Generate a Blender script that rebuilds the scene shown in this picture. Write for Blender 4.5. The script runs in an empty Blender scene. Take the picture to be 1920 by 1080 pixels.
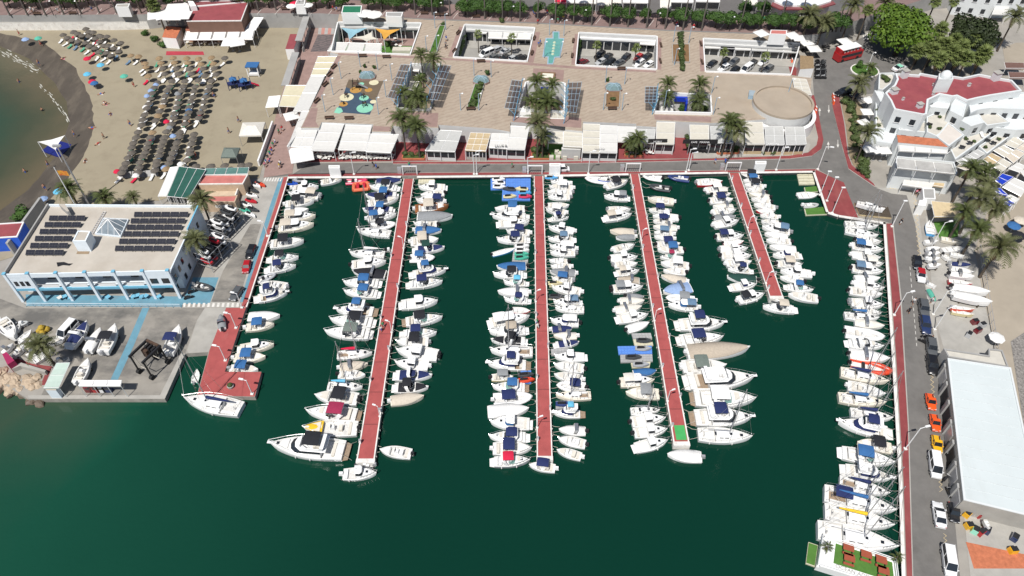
import bpy,bmesh,math,random
from mathutils import Vector,Matrix
from mathutils.geometry import tessellate_polygon
R=math.radians
scene=bpy.context.scene
col=scene.collection
rnd=random.Random(7)
# ------------------------------------------------------------------ camera, sky, sun, exposure
CAM_H,PITCH,FPX=105.0,R(46.96),1382.0
cam_data=bpy.data.cameras.new('camera')
cam_data.sensor_width=36.0
cam_data.lens=FPX/1920*36
cam_data.clip_start=1.0
cam_data.clip_end=6000.0
camera=bpy.data.objects.new('camera',cam_data)
camera.location=(0,0,CAM_H)
camera.rotation_euler=(R(90) -PITCH,0,0)
col.objects.link(camera)
scene.camera=camera
SUN_ELEV=R(60)
SUN_DIR=Vector((0.43,0.90,0)).normalized()          # the way shadows fall on the ground
world=bpy.data.worlds.new('World')
scene.world=world
world.use_nodes=True
wn=world.node_tree
sky=wn.nodes.new('ShaderNodeTexSky')
sky.sky_type='NISHITA'
sky.sun_disc=False
sky.sun_elevation=SUN_ELEV
sky.sun_rotation=math.atan2(-SUN_DIR.x,-SUN_DIR.y)
bg=wn.nodes['Background']
bg.inputs['Strength'].default_value=0.058
wn.links.new(sky.outputs['Color'],bg.inputs['Color'])
sun_data=bpy.data.lights.new('sun','SUN')
sun_data.energy=4.3
sun_data.angle=R(0.5)
sun_data.color=(1.0,0.965,0.91)
sun=bpy.data.objects.new('sun',sun_data)
light_dir=Vector((SUN_DIR.x*math.cos(SUN_ELEV),SUN_DIR.y*math.cos(SUN_ELEV),-math.sin(SUN_ELEV)))
sun.rotation_euler=light_dir.to_track_quat('-Z','Y').to_euler()
sun.location=(-60,-120,200)
col.objects.link(sun)
scene.view_settings.view_transform='Standard'
scene.view_settings.look='None'
scene.view_settings.gamma=1.0
scene.view_settings.use_curve_mapping=False
scene.view_settings.exposure=0.22
# ------------------------------------------------------------------ surveying: a point of the photo on the plane at height z
SP,CP=math.sin(PITCH),math.cos(PITCH)
def at(u,v,z=0.0):
 a,b=(u -960)/FPX,(540 -v)/FPX
 t=(CAM_H -z)/(SP -b*CP)
 return Vector((a*t,(CP+b*SP)*t,z))
# ------------------------------------------------------------------ mesh builder
class MB:
 def __init__(s):
  s.v,s.f,s.m=[],[],[]
 def add(s,vs,fs,mi=0):
  o=len(s.v)
  s.v.extend([tuple(p) for p in vs])
  for f in fs:
   s.f.append(tuple(i+o for i in f)); s.m.append(mi)
  return s
 def box(s,c,d,rz=0.0,mi=0,top=1.0,mis=None):
  x,y,z=d[0]/2,d[1]/2,d[2]
  cs,sn=math.cos(rz),math.sin(rz)
  pts=[]
  for zz,k in ((0,1.0),(z,top)):
   for px,py in ((-x,-y),(x,-y),(x,y),(-x,y)):
    px *= k; py *= k
    pts.append((c[0]+px*cs -py*sn,c[1]+px*sn+py*cs,c[2]+zz))
  fs=[(3,2,1,0),(4,5,6,7),(0,1,5,4),(1,2,6,5),(2,3,7,6),(3,0,4,7)]
  if mis is None:
   s.add(pts,fs,mi)
  else:
   s.add(pts,fs,mi); s.m[-5]=mis
  return s
 def prism(s,poly,z0,z1,mi=0,bottom=False,mside=None):
  n=len(poly)
  ar=sum(poly[i][0]*poly[(i+1) % n][1] -poly[(i+1) % n][0]*poly[i][1] for i in range(n))
  if ar < 0: poly=list(reversed(poly))
  lo=[(p[0],p[1],z0) for p in poly]; hi=[(p[0],p[1],z1) for p in poly]
  ms=mi if mside is None else mside
  s.add(lo+hi,[(i,(i+1) % n,(i+1) % n+n,i+n) for i in range(n)],ms)
  tri=tessellate_polygon([[Vector((p[0],p[1],0)) for p in poly]])
  s.add(hi,[orient(hi,t,1) for t in tri],mi)
  if bottom: s.add(lo,[orient(lo,t,-1) for t in tri],mi)
  return s
 def tube(s,p0,p1,r0,r1=None,n=5,mi=0,cap=True):
  r1=r0 if r1 is None else r1
  p0,p1=Vector(p0),Vector(p1)
  d=p1 -p0
  if d.length < 1e-6: return s
  q=d.to_track_quat('Z','Y')
  ring=[Vector((math.cos(2*math.pi*i/n),math.sin(2*math.pi*i/n),0)) for i in range(n)]
  a=[p0+q @ (k*r0) for k in ring]; b=[p1+q @ (k*r1) for k in ring]
  fs=[(i,(i+1) % n,(i+1) % n+n,i+n) for i in range(n)]
  if cap: fs += [tuple(range(n -1,-1,-1)),tuple(range(n,2*n))]
  return s.add(a+b,fs,mi)
 def path(s,pts,r,n=4,mi=0):
  for a,b in zip(pts[:-1],pts[1:]): s.tube(a,b,r,r,n,mi)
  return s
 def ball(s,c,r,nu=8,nv=5,mi=0):
  rx,ry,rz=(r,r,r) if not isinstance(r,(tuple,list)) else r
  vs=[(c[0],c[1],c[2] -rz)]
  for j in range(1,nv):
   ph=-math.pi/2+math.pi*j/nv
   for i in range(nu):
    th=2*math.pi*i/nu
    vs.append((c[0]+rx*math.cos(ph)*math.cos(th),c[1]+ry*math.cos(ph)*math.sin(th),c[2]+rz*math.sin(ph)))
  vs.append((c[0],c[1],c[2]+rz))
  fs=[(0,1+(i+1) % nu,1+i) for i in range(nu)]
  for j in range(nv -2):
   for i in range(nu):
    a=1+j*nu+i; b=1+j*nu+(i+1) % nu
    fs.append((a,b,b+nu,a+nu))
  l=len(vs) -1; o=1+(nv -2)*nu
  fs += [(o+i,o+(i+1) % nu,l) for i in range(nu)]
  return s.add(vs,fs,mi)
 def loft(s,secs,mi=0,close_ring=False,mis=None):
  n=len(secs[0]); vs=[p for sec in secs for p in sec]; 
  for k in range(len(secs) -1):
   for i in range(n if close_ring else n -1):
    j=(i+1) % n
    s.f_add(vs,k,n,i,j)
  o=len(s.v); s.v.extend([tuple(p) for p in vs])
  for k in range(len(secs) -1):
   for i in range(n if close_ring else n -1):
    j=(i+1) % n
    s.f.append((o+k*n+i,o+(k+1)*n+i,o+(k+1)*n+j,o+k*n+j))
    s.m.append(mis[i] if mis else mi)
  return s
 def f_add(s,*a): pass
 def face(s,pts,mi=0):
  return s.add(pts,[tuple(range(len(pts)))],mi)
 def build(s,name,mats,parent=None,smooth=None,loc=None,rz=None):
  me=bpy.data.meshes.new(name)
  me.from_pydata(s.v,[],s.f)
  mats=mats if isinstance(mats,(list,tuple)) else [mats]
  for m in mats: me.materials.append(m)
  if len(mats) > 1: me.polygons.foreach_set('material_index',s.m)
  if smooth is not None:
   me.polygons.foreach_set('use_smooth',[True]*len(me.polygons))
   me.set_sharp_from_angle(angle=R(smooth))
  me.update()
  o=bpy.data.objects.new(name,me)
  col.objects.link(o)
  if parent is not None: o.parent=parent
  if loc is not None: o.location=loc
  if rz is not None: o.rotation_euler[2]=rz
  return o
def orient(vs,t,sgn):
 a,b,c=(Vector(vs[i]) for i in t)
 nz=(b -a).cross(c -a).z
 return t if nz*sgn > 0 else (t[0],t[2],t[1])
def tag(o,label=None,cat=None,group=None,kind=None):
 if label: o['label']=label
 if cat: o['category']=cat
 if group: o['group']=group
 if kind: o['kind']=kind
 return o
def thing(name,label,cat,loc=(0,0,0),rz=0.0,group=None):
 o=bpy.data.objects.new(name,None)
 o.empty_display_size=0.2
 col.objects.link(o)
 o.location=loc; o.rotation_euler=(0,0,rz)
 return tag(o,label,cat,group)
def copy_tree(o,parent=None,kids={}):
 c=o.copy(); col.objects.link(c); c.parent=parent
 for ch in KIDS(o): copy_tree(ch,c)
 return c
def KIDS(o):
 return list(o.children)
def recolour(root,mapping):
 for ch in [root]+list(root.children_recursive):
  if ch.type != 'MESH': continue
  for i,sl in enumerate(ch.material_slots):
   if sl.material and sl.material.name in mapping:
    m=mapping[sl.material.name]
    sl.link='OBJECT'; sl.material=m
def sheet(name,px,z,m,holes=(),kind='structure',parent=None,world_pts=False,skirt=None,mside=None,zfun=None):
 cv=(lambda p: Vector((p[0],p[1],z))) if world_pts else (lambda p: at(p[0],p[1],z))
 rings=[[cv(p) for p in px]]+[[cv(p) for p in h] for h in holes]
 flat=[p for r_ in rings for p in r_]
 tri=tessellate_polygon([[Vector((p.x,p.y,0)) for p in r_] for r_ in rings])
 b=MB(); b.add(flat,[orient(flat,t,1) for t in tri],0)
 if skirt is not None:
  for r_ in rings:
   n=len(r_)
   lo=[Vector((p.x,p.y,skirt)) for p in r_]
   b.add(r_+lo,[(i,(i+1) % n,(i+1) % n+n,i+n) for i in range(n)],1 if mside else 0)
 o=b.build(name,[m,mside] if mside else m,parent)
 if kind and parent is None: o['kind']=kind
 return o
# ------------------------------------------------------------------ procedural materials
MATS={}
def mat(name,rgb,rough=0.6,var=0.10,scale=1.2,metal=0.0,spec=0.4,bump=0.0,bscale=None,rgb2=None,detail=4.0,world_xy=False,alpha=None,coat=0.0,trans=0.0):
 if name in MATS: return MATS[name]
 m=bpy.data.materials.new(name); m.use_nodes=True
 nt=m.node_tree; N,Lk=nt.nodes,nt.links
 p=N['Principled BSDF']
 p.inputs['Roughness'].default_value=rough
 p.inputs['Metallic'].default_value=metal
 p.inputs['Specular IOR Level'].default_value=spec
 if coat: p.inputs['Coat Weight'].default_value=coat
 if trans: p.inputs['Transmission Weight'].default_value=trans
 tc=N.new('ShaderNodeTexCoord')
 oi=N.new('ShaderNodeObjectInfo')
 add=N.new('ShaderNodeVectorMath'); add.operation='ADD'
 mul=N.new('ShaderNodeVectorMath'); mul.operation='SCALE'
 mul.inputs[3].default_value=37.0
 cx=N.new('ShaderNodeCombineXYZ')
 Lk.new(oi.outputs['Random'],cx.inputs[0]); Lk.new(oi.outputs['Random'],cx.inputs[1])
 Lk.new(cx.outputs[0],mul.inputs[0])
 Lk.new(tc.outputs['Object'],add.inputs[0]); Lk.new(mul.outputs[0],add.inputs[1])
 nz=N.new('ShaderNodeTexNoise'); nz.inputs['Scale'].default_value=scale; nz.inputs['Detail'].default_value=detail
 nz.inputs['Roughness'].default_value=0.62
 Lk.new(add.outputs[0],nz.inputs['Vector'])
 mr=N.new('ShaderNodeMapRange'); mr.inputs[1].default_value=0.3; mr.inputs[2].default_value=0.7
 Lk.new(nz.outputs['Fac'],mr.inputs[0])
 mx=N.new('ShaderNodeMix'); mx.data_type='RGBA'
 c2=rgb2 if rgb2 else tuple(min(1,c*(1+var)) for c in rgb)
 c1=rgb if rgb2 else tuple(c*(1 -var) for c in rgb)
 mx.inputs[6].default_value=(*c1,1); mx.inputs[7].default_value=(*c2,1)
 Lk.new(mr.outputs[0],mx.inputs[0])
 Lk.new(mx.outputs[2],p.inputs['Base Color'])
 if bump > 0:
  n2=N.new('ShaderNodeTexNoise'); n2.inputs['Scale'].default_value=bscale or scale*6; n2.inputs['Detail'].default_value=3
  Lk.new(add.outputs[0],n2.inputs['Vector'])
  bp=N.new('ShaderNodeBump'); bp.inputs['Strength'].default_value=bump; bp.inputs['Distance'].default_value=0.05
  Lk.new(n2.outputs['Fac'],bp.inputs['Height']); Lk.new(bp.outputs[0],p.inputs['Normal'])
 if alpha is not None: p.inputs['Alpha'].default_value=alpha
 MATS[name]=m
 return m
def surf(m):
 nt=m.node_tree; p=nt.nodes['Principled BSDF']
 return nt,p,p.inputs['Base Color'].links[0].from_socket
def blend(m,fac_socket,rgb,strength=1.0):
 nt,p,cur=surf(m)
 mx=nt.nodes.new('ShaderNodeMix'); mx.data_type='RGBA'
 mm=nt.nodes.new('ShaderNodeMath'); mm.operation='MULTIPLY'; mm.inputs[1].default_value=strength
 nt.links.new(fac_socket,mm.inputs[0]); nt.links.new(mm.outputs[0],mx.inputs[0])
 nt.links.new(cur,mx.inputs[6]); mx.inputs[7].default_value=(*rgb,1)
 nt.links.new(mx.outputs[2],p.inputs['Base Color'])
def stains(m,rgb,scale,lo,hi,strength,stretch=(1,1,1),rot=0.0):
 nt,p,cur=surf(m); N=nt.nodes
 tc=N.new('ShaderNodeTexCoord'); mp=N.new('ShaderNodeMapping')
 mp.inputs['Scale'].default_value=stretch; mp.inputs['Rotation'].default_value=(0,0,rot)
 nz=N.new('ShaderNodeTexNoise'); nz.inputs['Scale'].default_value=scale; nz.inputs['Detail'].default_value=6
 nz.inputs['Roughness'].default_value=0.65
 mr=N.new('ShaderNodeMapRange'); mr.inputs[1].default_value=lo; mr.inputs[2].default_value=hi
 nt.links.new(tc.outputs['Object'],mp.inputs[0]); nt.links.new(mp.outputs[0],nz.inputs['Vector'])
 nt.links.new(nz.outputs['Fac'],mr.inputs[0])
 blend(m,mr.outputs[0],rgb,strength)
# setting
m_ground=mat('ground_concrete',(0.30,0.28,0.25),0.9,0.12,0.25,bump=0.1)
m_asphalt=mat('asphalt',(0.155,0.147,0.138),0.9,0.10,0.5,bump=0.15,bscale=9)
stains(m_asphalt,(0.085,0.08,0.075),0.16,0.5,0.72,0.6)
stains(m_asphalt,(0.20,0.19,0.175),0.5,0.55,0.75,0.5,(1,.3,1),.1)
m_asphalt_d=mat('asphalt_dark',(0.12,0.115,0.115),0.9,0.12,0.4,bump=0.15,bscale=9)
m_yard=mat('yard_concrete',(0.27,0.25,0.22),0.85,0.15,0.18,bump=0.12)
stains(m_yard,(0.09,0.088,0.085),0.09,0.44,0.62,0.85,(1,1.6,1),0.2)
m_conc=mat('pale_concrete',(0.36,0.345,0.315),0.85,0.12,0.35,bump=0.1)
stains(m_conc,(0.22,0.21,0.19),0.22,0.55,0.8,0.6)
m_red=mat('red_paving',(0.225,0.048,0.050),0.8,0.13,0.5,bump=0.06,bscale=5)
stains(m_red,(0.36,0.13,0.11),0.35,0.5,0.8,0.45,(1,.3,1))
m_redpier=mat('red_pier_paint',(0.355,0.078,0.074),0.75,0.10,0.6,bump=0.05,bscale=6)
stains(m_redpier,(0.25,0.05,0.05),0.5,0.5,0.75,0.6)
stains(m_redpier,(0.40,0.17,0.15),0.9,0.6,0.8,0.5,(1,.25,1))
m_edge=mat('white_kerb_paint',(0.72,0.70,0.66),0.7,0.12,0.8)
stains(m_edge,(0.42,0.36,0.32),0.9,0.52,0.7,0.6)
m_quayside=mat('quay_wall',(0.30,0.28,0.25),0.9,0.25,0.6,bump=0.3,bscale=2.5)
m_sand=mat('beach_sand',(0.295,0.255,0.182),0.95,0.07,0.09,bump=0.6,bscale=0.9,detail=8)
stains(m_sand,(0.225,0.188,0.132),0.28,0.5,0.72,0.55)
m_wet=mat('wet_sand',(0.080,0.066,0.052),0.55,0.2,0.12,bump=0.2,bscale=0.8,detail=8)
stains(m_wet,(0.15,0.125,0.095),0.22,0.48,0.7,0.7,(1.6,.6,1),-.6)
m_line=mat('road_paint',(0.62,0.60,0.56),0.7,0.15,1.5)
m_yline=mat('faded_yellow_paint',(0.50,0.40,0.24),0.75,0.2,1.5)
m_blue_p=mat('blue_paint_ground',(0.12,0.27,0.35),0.75,0.12,0.6)
stains(m_blue_p,(0.16,0.22,0.26),0.4,0.5,0.75,0.6)
# water
def water_mat(name,c1,c2,scale):
 m=mat(name,c1,0.10,rgb2=c2,scale=scale,spec=0.45,detail=3)
 nt=m.node_tree; N=nt.nodes; p=N['Principled BSDF']
 p.inputs['IOR'].default_value=1.33
 tc=N.new('ShaderNodeTexCoord')
 mp=N.new('ShaderNodeMapping'); mp.inputs['Scale'].default_value=(1.0,1.5,1)
 n1=N.new('ShaderNodeTexNoise'); n1.inputs['Scale'].default_value=0.9; n1.inputs['Detail'].default_value=5
 n1.inputs['Distortion'].default_value=0.6
 b1=N.new('ShaderNodeBump'); b1.inputs['Strength'].default_value=0.30; b1.inputs['Distance'].default_value=0.12
 nt.links.new(tc.outputs['Object'],mp.inputs[0]); nt.links.new(mp.outputs[0],n1.inputs['Vector'])
 nt.links.new(n1.outputs['Fac'],b1.inputs['Height']); nt.links.new(b1.outputs[0],p.inputs['Normal'])
 return m
m_water=water_mat('harbour_water',(0.0022,0.0275,0.0165),(0.0032,0.036,0.0215),0.02)
# boats and things
m_white=mat('white_gelcoat',(0.80,0.80,0.795),0.25,0.035,0.7,spec=0.5)
stains(m_white,(0.60,0.57,0.50),0.8,0.62,0.85,0.35)
m_cream=mat('cream_gelcoat',(0.72,0.67,0.57),0.3,0.04,0.7,spec=0.5)
m_deck=mat('offwhite_nonskid',(0.70,0.69,0.665),0.7,0.05,2.0)
m_floor=mat('cockpit_grey',(0.60,0.59,0.57),0.8,0.15,2.0)
m_teak=mat('teak',(0.29,0.215,0.15),0.7,0.2,3.0)
m_wood=mat('varnished_wood',(0.27,0.105,0.04),0.35,0.25,2.0)
m_cush=mat('beige_vinyl',(0.64,0.60,0.53),0.6,0.06,2.0)
m_glass=mat('dark_glass',(0.018,0.022,0.028),0.08,0.1,1.0,spec=0.8)
m_tglass=mat('green_tinted_glass',(0.20,0.36,0.32),0.08,0.1,1.0,spec=0.8)
m_steel=mat('stainless_steel',(0.62,0.62,0.62),0.3,0.05,2.0,metal=0.85)
m_alu=mat('grey_aluminium',(0.50,0.50,0.51),0.45,0.06,2.0,metal=0.5)
m_black=mat('black_plastic',(0.022,0.022,0.024),0.45,0.2,2.0)
m_rope=mat('rope',(0.45,0.42,0.36),0.9,0.2,3)
m_rubber=mat('rubber',(0.02,0.02,0.02),0.8,0.2,3)
CC={'n': ('navy canvas',(0.022,0.032,0.105)),'b': ('blue canvas',(0.040,0.13,0.31)),'k': ('black canvas',(0.022,0.023,0.028)),
      'g': ('grey canvas',(0.24,0.25,0.26)),'w': ('white canvas',(0.74,0.73,0.71)),'e': ('beige canvas',(0.54,0.48,0.40)),
      'r': ('red canvas',(0.55,0.02,0.06)),'m': ('maroon canvas',(0.30,0.03,0.075)),'t': ('teal canvas',(0.10,0.40,0.30)),
      'a': ('sky blue canvas',(0.12,0.42,0.62)),'l': ('pale blue canvas',(0.26,0.36,0.56)),'y': ('yellow canvas',(0.70,0.46,0.03)),
      'o': ('olive grey canvas',(0.15,0.18,0.16)),'d': ('dark green canvas',(0.02,0.06,0.05)),'s': ('steel blue canvas',(0.12,0.20,0.30)),
      'c': ('cream canvas',(0.66,0.63,0.57)),'f': ('taupe canvas',(0.42,0.36,0.29))}
def canvas(c):
 nm,rgb=CC[c]
 return mat(nm.replace(' ','_'),rgb,0.85,0.10,2.5,spec=0.2,bump=0.25,bscale=3)
# ------------------------------------------------------------------ water, ground and the large level surfaces
WZ=-1.0                                                # water level, quays are at 0
BAY=[(-300,92),(-120,80),(0,84),(55,108),(102,152),(126,190),(131,230),(122,262),(106,292),(78,330),(48,362),(0,398),(-80,432),(-300,470)]
INL=[(-300,70),(-120,60),(0,62),(80,78),(142,128),(172,190),(176,235),(166,275),(146,310),(118,346),(84,384),(30,420),(-70,455),(-300,500)]
UND=[(-340,125),(-160,118),(-40,128),(18,152),(58,180),(84,205),(94,232),(86,256),(70,280),(44,312),(16,338),(-30,366),(-110,396),(-340,430)]
def ragged(P,amp,n=6):
 out=[]
 for a,c in zip(P[:-1],P[1:]):
  for k in range(n):
   t=k/n; out.append((a[0]+(c[0] -a[0])*t+rnd.uniform(-amp,amp),a[1]+(c[1] -a[1])*t+rnd.uniform(-amp,amp)*.7))
 return out+[P[-1]]
BAY,INL,UND=ragged(BAY,.8),ragged(INL,2.0),ragged(UND,1.5)
# sea and harbour: one sheet, its turbidity (sand stirred up near the beach) as an attribute of the water itself
def build_water():
 b=MB()
 nx,ny=150,110
 xs=[-420+780*i/nx for i in range(nx+1)]
 ys=[-260+640*j/ny for j in range(ny+1)]
 for y in ys:
  for x in xs: b.v.append((x,y,WZ))
 for j in range(ny):
  for i in range(nx):
   a=j*(nx+1)+i
   b.f.append((a,a+1,a+nx+2,a+nx+1)); b.m.append(0)
 far=4000
 b.add([(-far,-far,WZ),(far,-far,WZ),(far,-260,WZ),(-far,-260,WZ)],[(0,1,2,3)])
 b.add([(-far,-260,WZ),(-420,-260,WZ),(-420,far,WZ),(-far,far,WZ)],[(0,1,2,3)])
 b.add([(360,-260,WZ),(far,-260,WZ),(far,380,WZ),(360,380,WZ)],[(0,1,2,3)])
 o=b.build('sea_water',m_water)
 at_=o.data.attributes.new('turbid','FLOAT','POINT')
 shore=[]
 for k in range(len(BAY) -1):
  p,q=at(*BAY[k],WZ),at(*BAY[k+1],WZ)
  for t in range(6): shore.append(p.lerp(q,t/6))
 op=[at(*p,WZ) for p in [(-10,735),(40,760),(110,775),(-80,720),(-160,700),(-30,800)]]
 sw=at(-250,1000,WZ)
 vals=[]
 for p in o.data.vertices:
  q=p.co
  d=min((q -s).length for s in shore) if q.y > 80 and q.x < -40 else 99
  v=max(0.0,1 -d/41.0)
  if q.y < 100 and q.x < 10:
   d2=min((q -s).length for s in op)
   v=max(v,0.62*max(0,1 -d2/22.0),0.36*max(0,1 -(q -sw).length/75.0))
  vals.append(v)
 at_.data.foreach_set('value',vals)
 o['kind']='structure'
 nt,p,cur=surf(m_water)
 an=nt.nodes.new('ShaderNodeAttribute'); an.attribute_name='turbid'
 nz=nt.nodes.new('ShaderNodeTexNoise'); nz.inputs['Scale'].default_value=0.06; nz.inputs['Detail'].default_value=6
 tc=nt.nodes.new('ShaderNodeTexCoord'); nt.links.new(tc.outputs['Object'],nz.inputs['Vector'])
 mm=nt.nodes.new('ShaderNodeMath'); mm.operation='MULTIPLY_ADD'
 nt.links.new(nz.outputs['Fac'],mm.inputs[0]); mm.inputs[1].default_value=0.5; mm.inputs[2].default_value=0.75
 m2=nt.nodes.new('ShaderNodeMath'); m2.operation='MULTIPLY'
 nt.links.new(an.outputs['Fac'],m2.inputs[0]); nt.links.new(mm.outputs[0],m2.inputs[1])
 rp=nt.nodes.new('ShaderNodeValToRGB')
 e=rp.color_ramp.elements
 e[0].position=0; e[0].color=(0.0026,0.030,0.0185,1)
 e[1].position=1; e[1].color=(0.15,0.115,0.07,1)
 for pos,c in ((0.25,(0.008,0.062,0.037)),(0.5,(0.032,0.070,0.044)),(0.75,(0.070,0.074,0.044))):
  x=e.new(pos); x.color=(*c,1)
 nt.links.new(m2.outputs[0],rp.inputs[0])
 mx=nt.nodes.new('ShaderNodeMix'); mx.data_type='RGBA'; mx.inputs[0].default_value=0.8
 nt.links.new(cur,mx.inputs[6]); nt.links.new(rp.outputs[0],mx.inputs[7])
 nt.links.new(mx.outputs[2],p.inputs['Base Color'])
build_water()
QUAY=[(1697,1080),(1691,900),(1678,680),(1660,418),(1572,404),(1553,398),(1527,321),(1190,326),(540,332),
  (525,380),(461,576),(421,697),(490,697),(478,744),(369,742),(391,660),(347,663),(309,748),(52,748),(0,716),(-150,690)]
outline=[(-3000,-800),(5000,-800),(5200,1500),(1712,1500)]+QUAY+[(-160,520),(-300,500)][:1]+list(reversed(INL))+[(-1500,66)]
sheet('ground',outline,0.0,m_ground,skirt=-3.0,mside=m_quayside)
# beach: slopes from the level sand through the waterline to the sea bed
b=MB()
def midl(A,B,t): return [(p[0]+(q[0] -p[0])*t,p[1]+(q[1] -p[1])*t) for p,q in zip(A,B)]
rows=[]
for A,z in ((INL,0.06),(midl(INL,BAY,.5),-0.35),(midl(INL,BAY,.8),-0.8),(BAY,-0.97),(midl(BAY,UND,.5),-1.35),(UND,-2.6)):
 rows.append([at(p[0],p[1],z) for p in A])
b.loft([list(r_) for r_ in rows])
wetb=b.build('wet_shore',m_wet,smooth=60); tag(wetb,kind='structure')
for p_ in wetb.data.polygons:
 p_.flip() if p_.normal.z < 0 else None
m_w=m_wet
sheet('beach_sand',[(-1500,60)]+INL+[(-160,520),(-160,540),(60,470),(84,430),(96,392),(300,376),(352,352),(400,336),(486,334),(505,262),(522,200),(548,110),(585,24),(586,20),(-1500,20)],0.055,m_sand)
# band of dark weed and wet sand lying on the beach, and the foam line where waves break
b=MB()
def ribbon(A,B,z0,z1,name,m,steps=1):
 b=MB(); rows=[]
 for t in range(steps+1):
  k=t/steps
  rows.append([at(p[0],p[1],z0+(z1 -z0)*k) for p in midl(A,B,k)])
 b.loft(rows)
 o=b.build(name,m); tag(o,kind='structure')
 for p_ in o.data.polygons:
  if p_.normal.z < 0: p_.flip()
 return o
m_foam=mat('foam',(0.50,0.49,0.44),0.6,0.15,1.0)
for i,(A,w) in enumerate((([(-10,88),(12,100),(30,112),(52,122),(70,133)],5),([(74,158),(88,172),(102,188),(114,204),(124,218),(127,226)],2.2),([(86,325),(98,310),(108,300),(118,294)],1.6),([(-10,402),(20,390),(40,374)],1.2))):
 o_=[]
 b=MB()
 for j in range(len(A) -1):
  for k in range(16 if i == 0 else 9):
   t=rnd.random()
   u=A[j][0]+(A[j+1][0] -A[j][0])*t+rnd.uniform(-w,w)*1.4; v=A[j][1]+(A[j+1][1] -A[j][1])*t+rnd.uniform(-w,w)
   c=at(u,v,-0.985 if i else -0.98)
   n=6; ph=rnd.random()*6
   l,s_=rnd.uniform(.25,.9)*(1+w*.1),rnd.uniform(.03,.09)*(1+w*.1)
   d=(at(*A[j+1]) -at(*A[j])).normalized()
   b.face([(c.x+d.x*l*math.cos(6.283*q/n) -d.y*s_*math.sin(6.283*q/n),c.y+d.y*l*math.cos(6.283*q/n)+d.x*s_*math.sin(6.283*q/n),c.z+rnd.uniform(0,.01)) for q in range(n)])
 tag(b.build('wave_foam',m_foam),kind='stuff')
# ---- promenade level (4.5 m up), retaining walls along the beach
PZ=4.5
m_prom=mat('promenade_paving',(0.205,0.140,0.130),0.85,0.12,0.5,bump=0.05)
stains(m_prom,(0.30,0.22,0.20),0.3,0.5,0.8,0.6)
m_plaza=mat('plaza_stone',(0.365,0.300,0.235),0.85,0.10,0.4,bump=0.06)
def diag_bands(m,rgb,rgb2):
 nt,p,cur=surf(m); N=nt.nodes
 tc=N.new('ShaderNodeTexCoord'); mp=N.new('ShaderNodeMapping'); mp.inputs['Rotation'].default_value=(0,0,R(62))
 wv=N.new('ShaderNodeTexWave'); wv.inputs['Scale'].default_value=0.26; wv.inputs['Distortion'].default_value=5.5
 wv.inputs['Detail'].default_value=4; wv.inputs['Detail Scale'].default_value=2.5
 nt.links.new(tc.outputs['Object'],mp.inputs[0]); nt.links.new(mp.outputs[0],wv.inputs['Vector'])
 mr=N.new('ShaderNodeMapRange'); mr.inputs[1].default_value=.45; mr.inputs[2].default_value=.95
 nt.links.new(wv.outputs['Fac'],mr.inputs[0])
 blend(m,mr.outputs[0],rgb,0.5)
 br=N.new('ShaderNodeTexBrick'); br.inputs['Scale'].default_value=1.0
 br.inputs['Color1'].default_value=(0,0,0,1); br.inputs['Color2'].default_value=(1,1,1,1); br.inputs['Mortar'].default_value=(.5,.5,.5,1)
 br.inputs['Mortar Size'].default_value=0.012; br.inputs['Brick Width'].default_value=0.9; br.inputs['Row Height'].default_value=0.6
 nt.links.new(mp.outputs[0],br.inputs['Vector'])
 blend(m,br.outputs['Color'],rgb2,0.30)
diag_bands(m_plaza,(0.27,0.20,0.155),(0.43,0.36,0.285))
stains(m_plaza,(0.30,0.22,0.17),0.12,0.5,0.75,0.4)
m_plaza2=mat('plain_tan_roof',(0.36,0.30,0.235),0.9,0.07,0.3,bump=0.05)
stains(m_plaza2,(0.33,0.26,0.19),0.15,0.48,0.75,0.5)
m_pinkst=mat('pink_border_paving',(0.29,0.195,0.172),0.85,0.14,0.6,bump=0.05)
m_wwall=mat('white_render',(0.56,0.56,0.55),0.8,0.05,0.5)
m_bwall=mat('bluish_white_render',(0.62,0.67,0.72),0.8,0.05,0.5)
m_gwall=mat('grey_render',(0.33,0.325,0.315),0.85,0.1,0.4,bump=0.1)
m_dark=mat('dark_shop_interior',(0.03,0.03,0.032),0.8,0.3,0.7)
prom_z=PZ
sheet('promenade',[(-600,31),(268,27),(300,24),(583,25),(600,25),(800,35),(1000,42),(1250,56),(1420,62),(1500,66),(1540,64),(1600,40),(1760,-10),(2500,-60),(2500,-200),(-600,-200)],PZ,m_prom,skirt=0.0,mside=m_gwall)
sheet('beach_terrace',[(-600,45),(215,42),(275,40),(283,36),(268,31),(-600,36)],2.4,m_conc,skirt=0.0,mside=m_edge)
sheet('beach_step',[(-600,55),(200,48),(280,42),(270,38),(-600,46)],1.0,m_edge,skirt=0.0,mside=m_edge)
# ---- plaza on the roof of the shops, with sunken courts and atria cut out of it
COURTS=[[(633,43),(790,45),(769,104),(619,98)],[(872,48),(1002,54),(987.5,116),(851,108)],
          [(1086,63),(1231,70),(1230,131),(1080,123)],[(1319,74),(1500,83),(1483,141.5),(1323,135)]]
ATRIA=[[(772,124),(826,125),(806,207),(746,206)],[(987,158),(1058,160),(1056,212),(973,207)],[(1237,178),(1330,182),(1332,215),(1227,212)]]
PLAZA=[(636,26),(800,37),(1000,44),(1250,58),(1420,64),(1502,68),(1500,83.5),(1483.5,142),(1522,146),(1519,186),(1518,207),(1500,216),(1432,224),
         (1332,231),(1231,226),(1230,238),(1193,236),(1193,232),(1093,228),(1092,246),(1060,243),(1060,233),(957,229),(956,247),(922,241),(822,234),(822,240),(736,236),(733,248),(697,247),(700,233),(603,229),(598,240),(564,240),(583,200),(634,102),(618.5,98.2),(632.5,42.8)]
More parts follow.
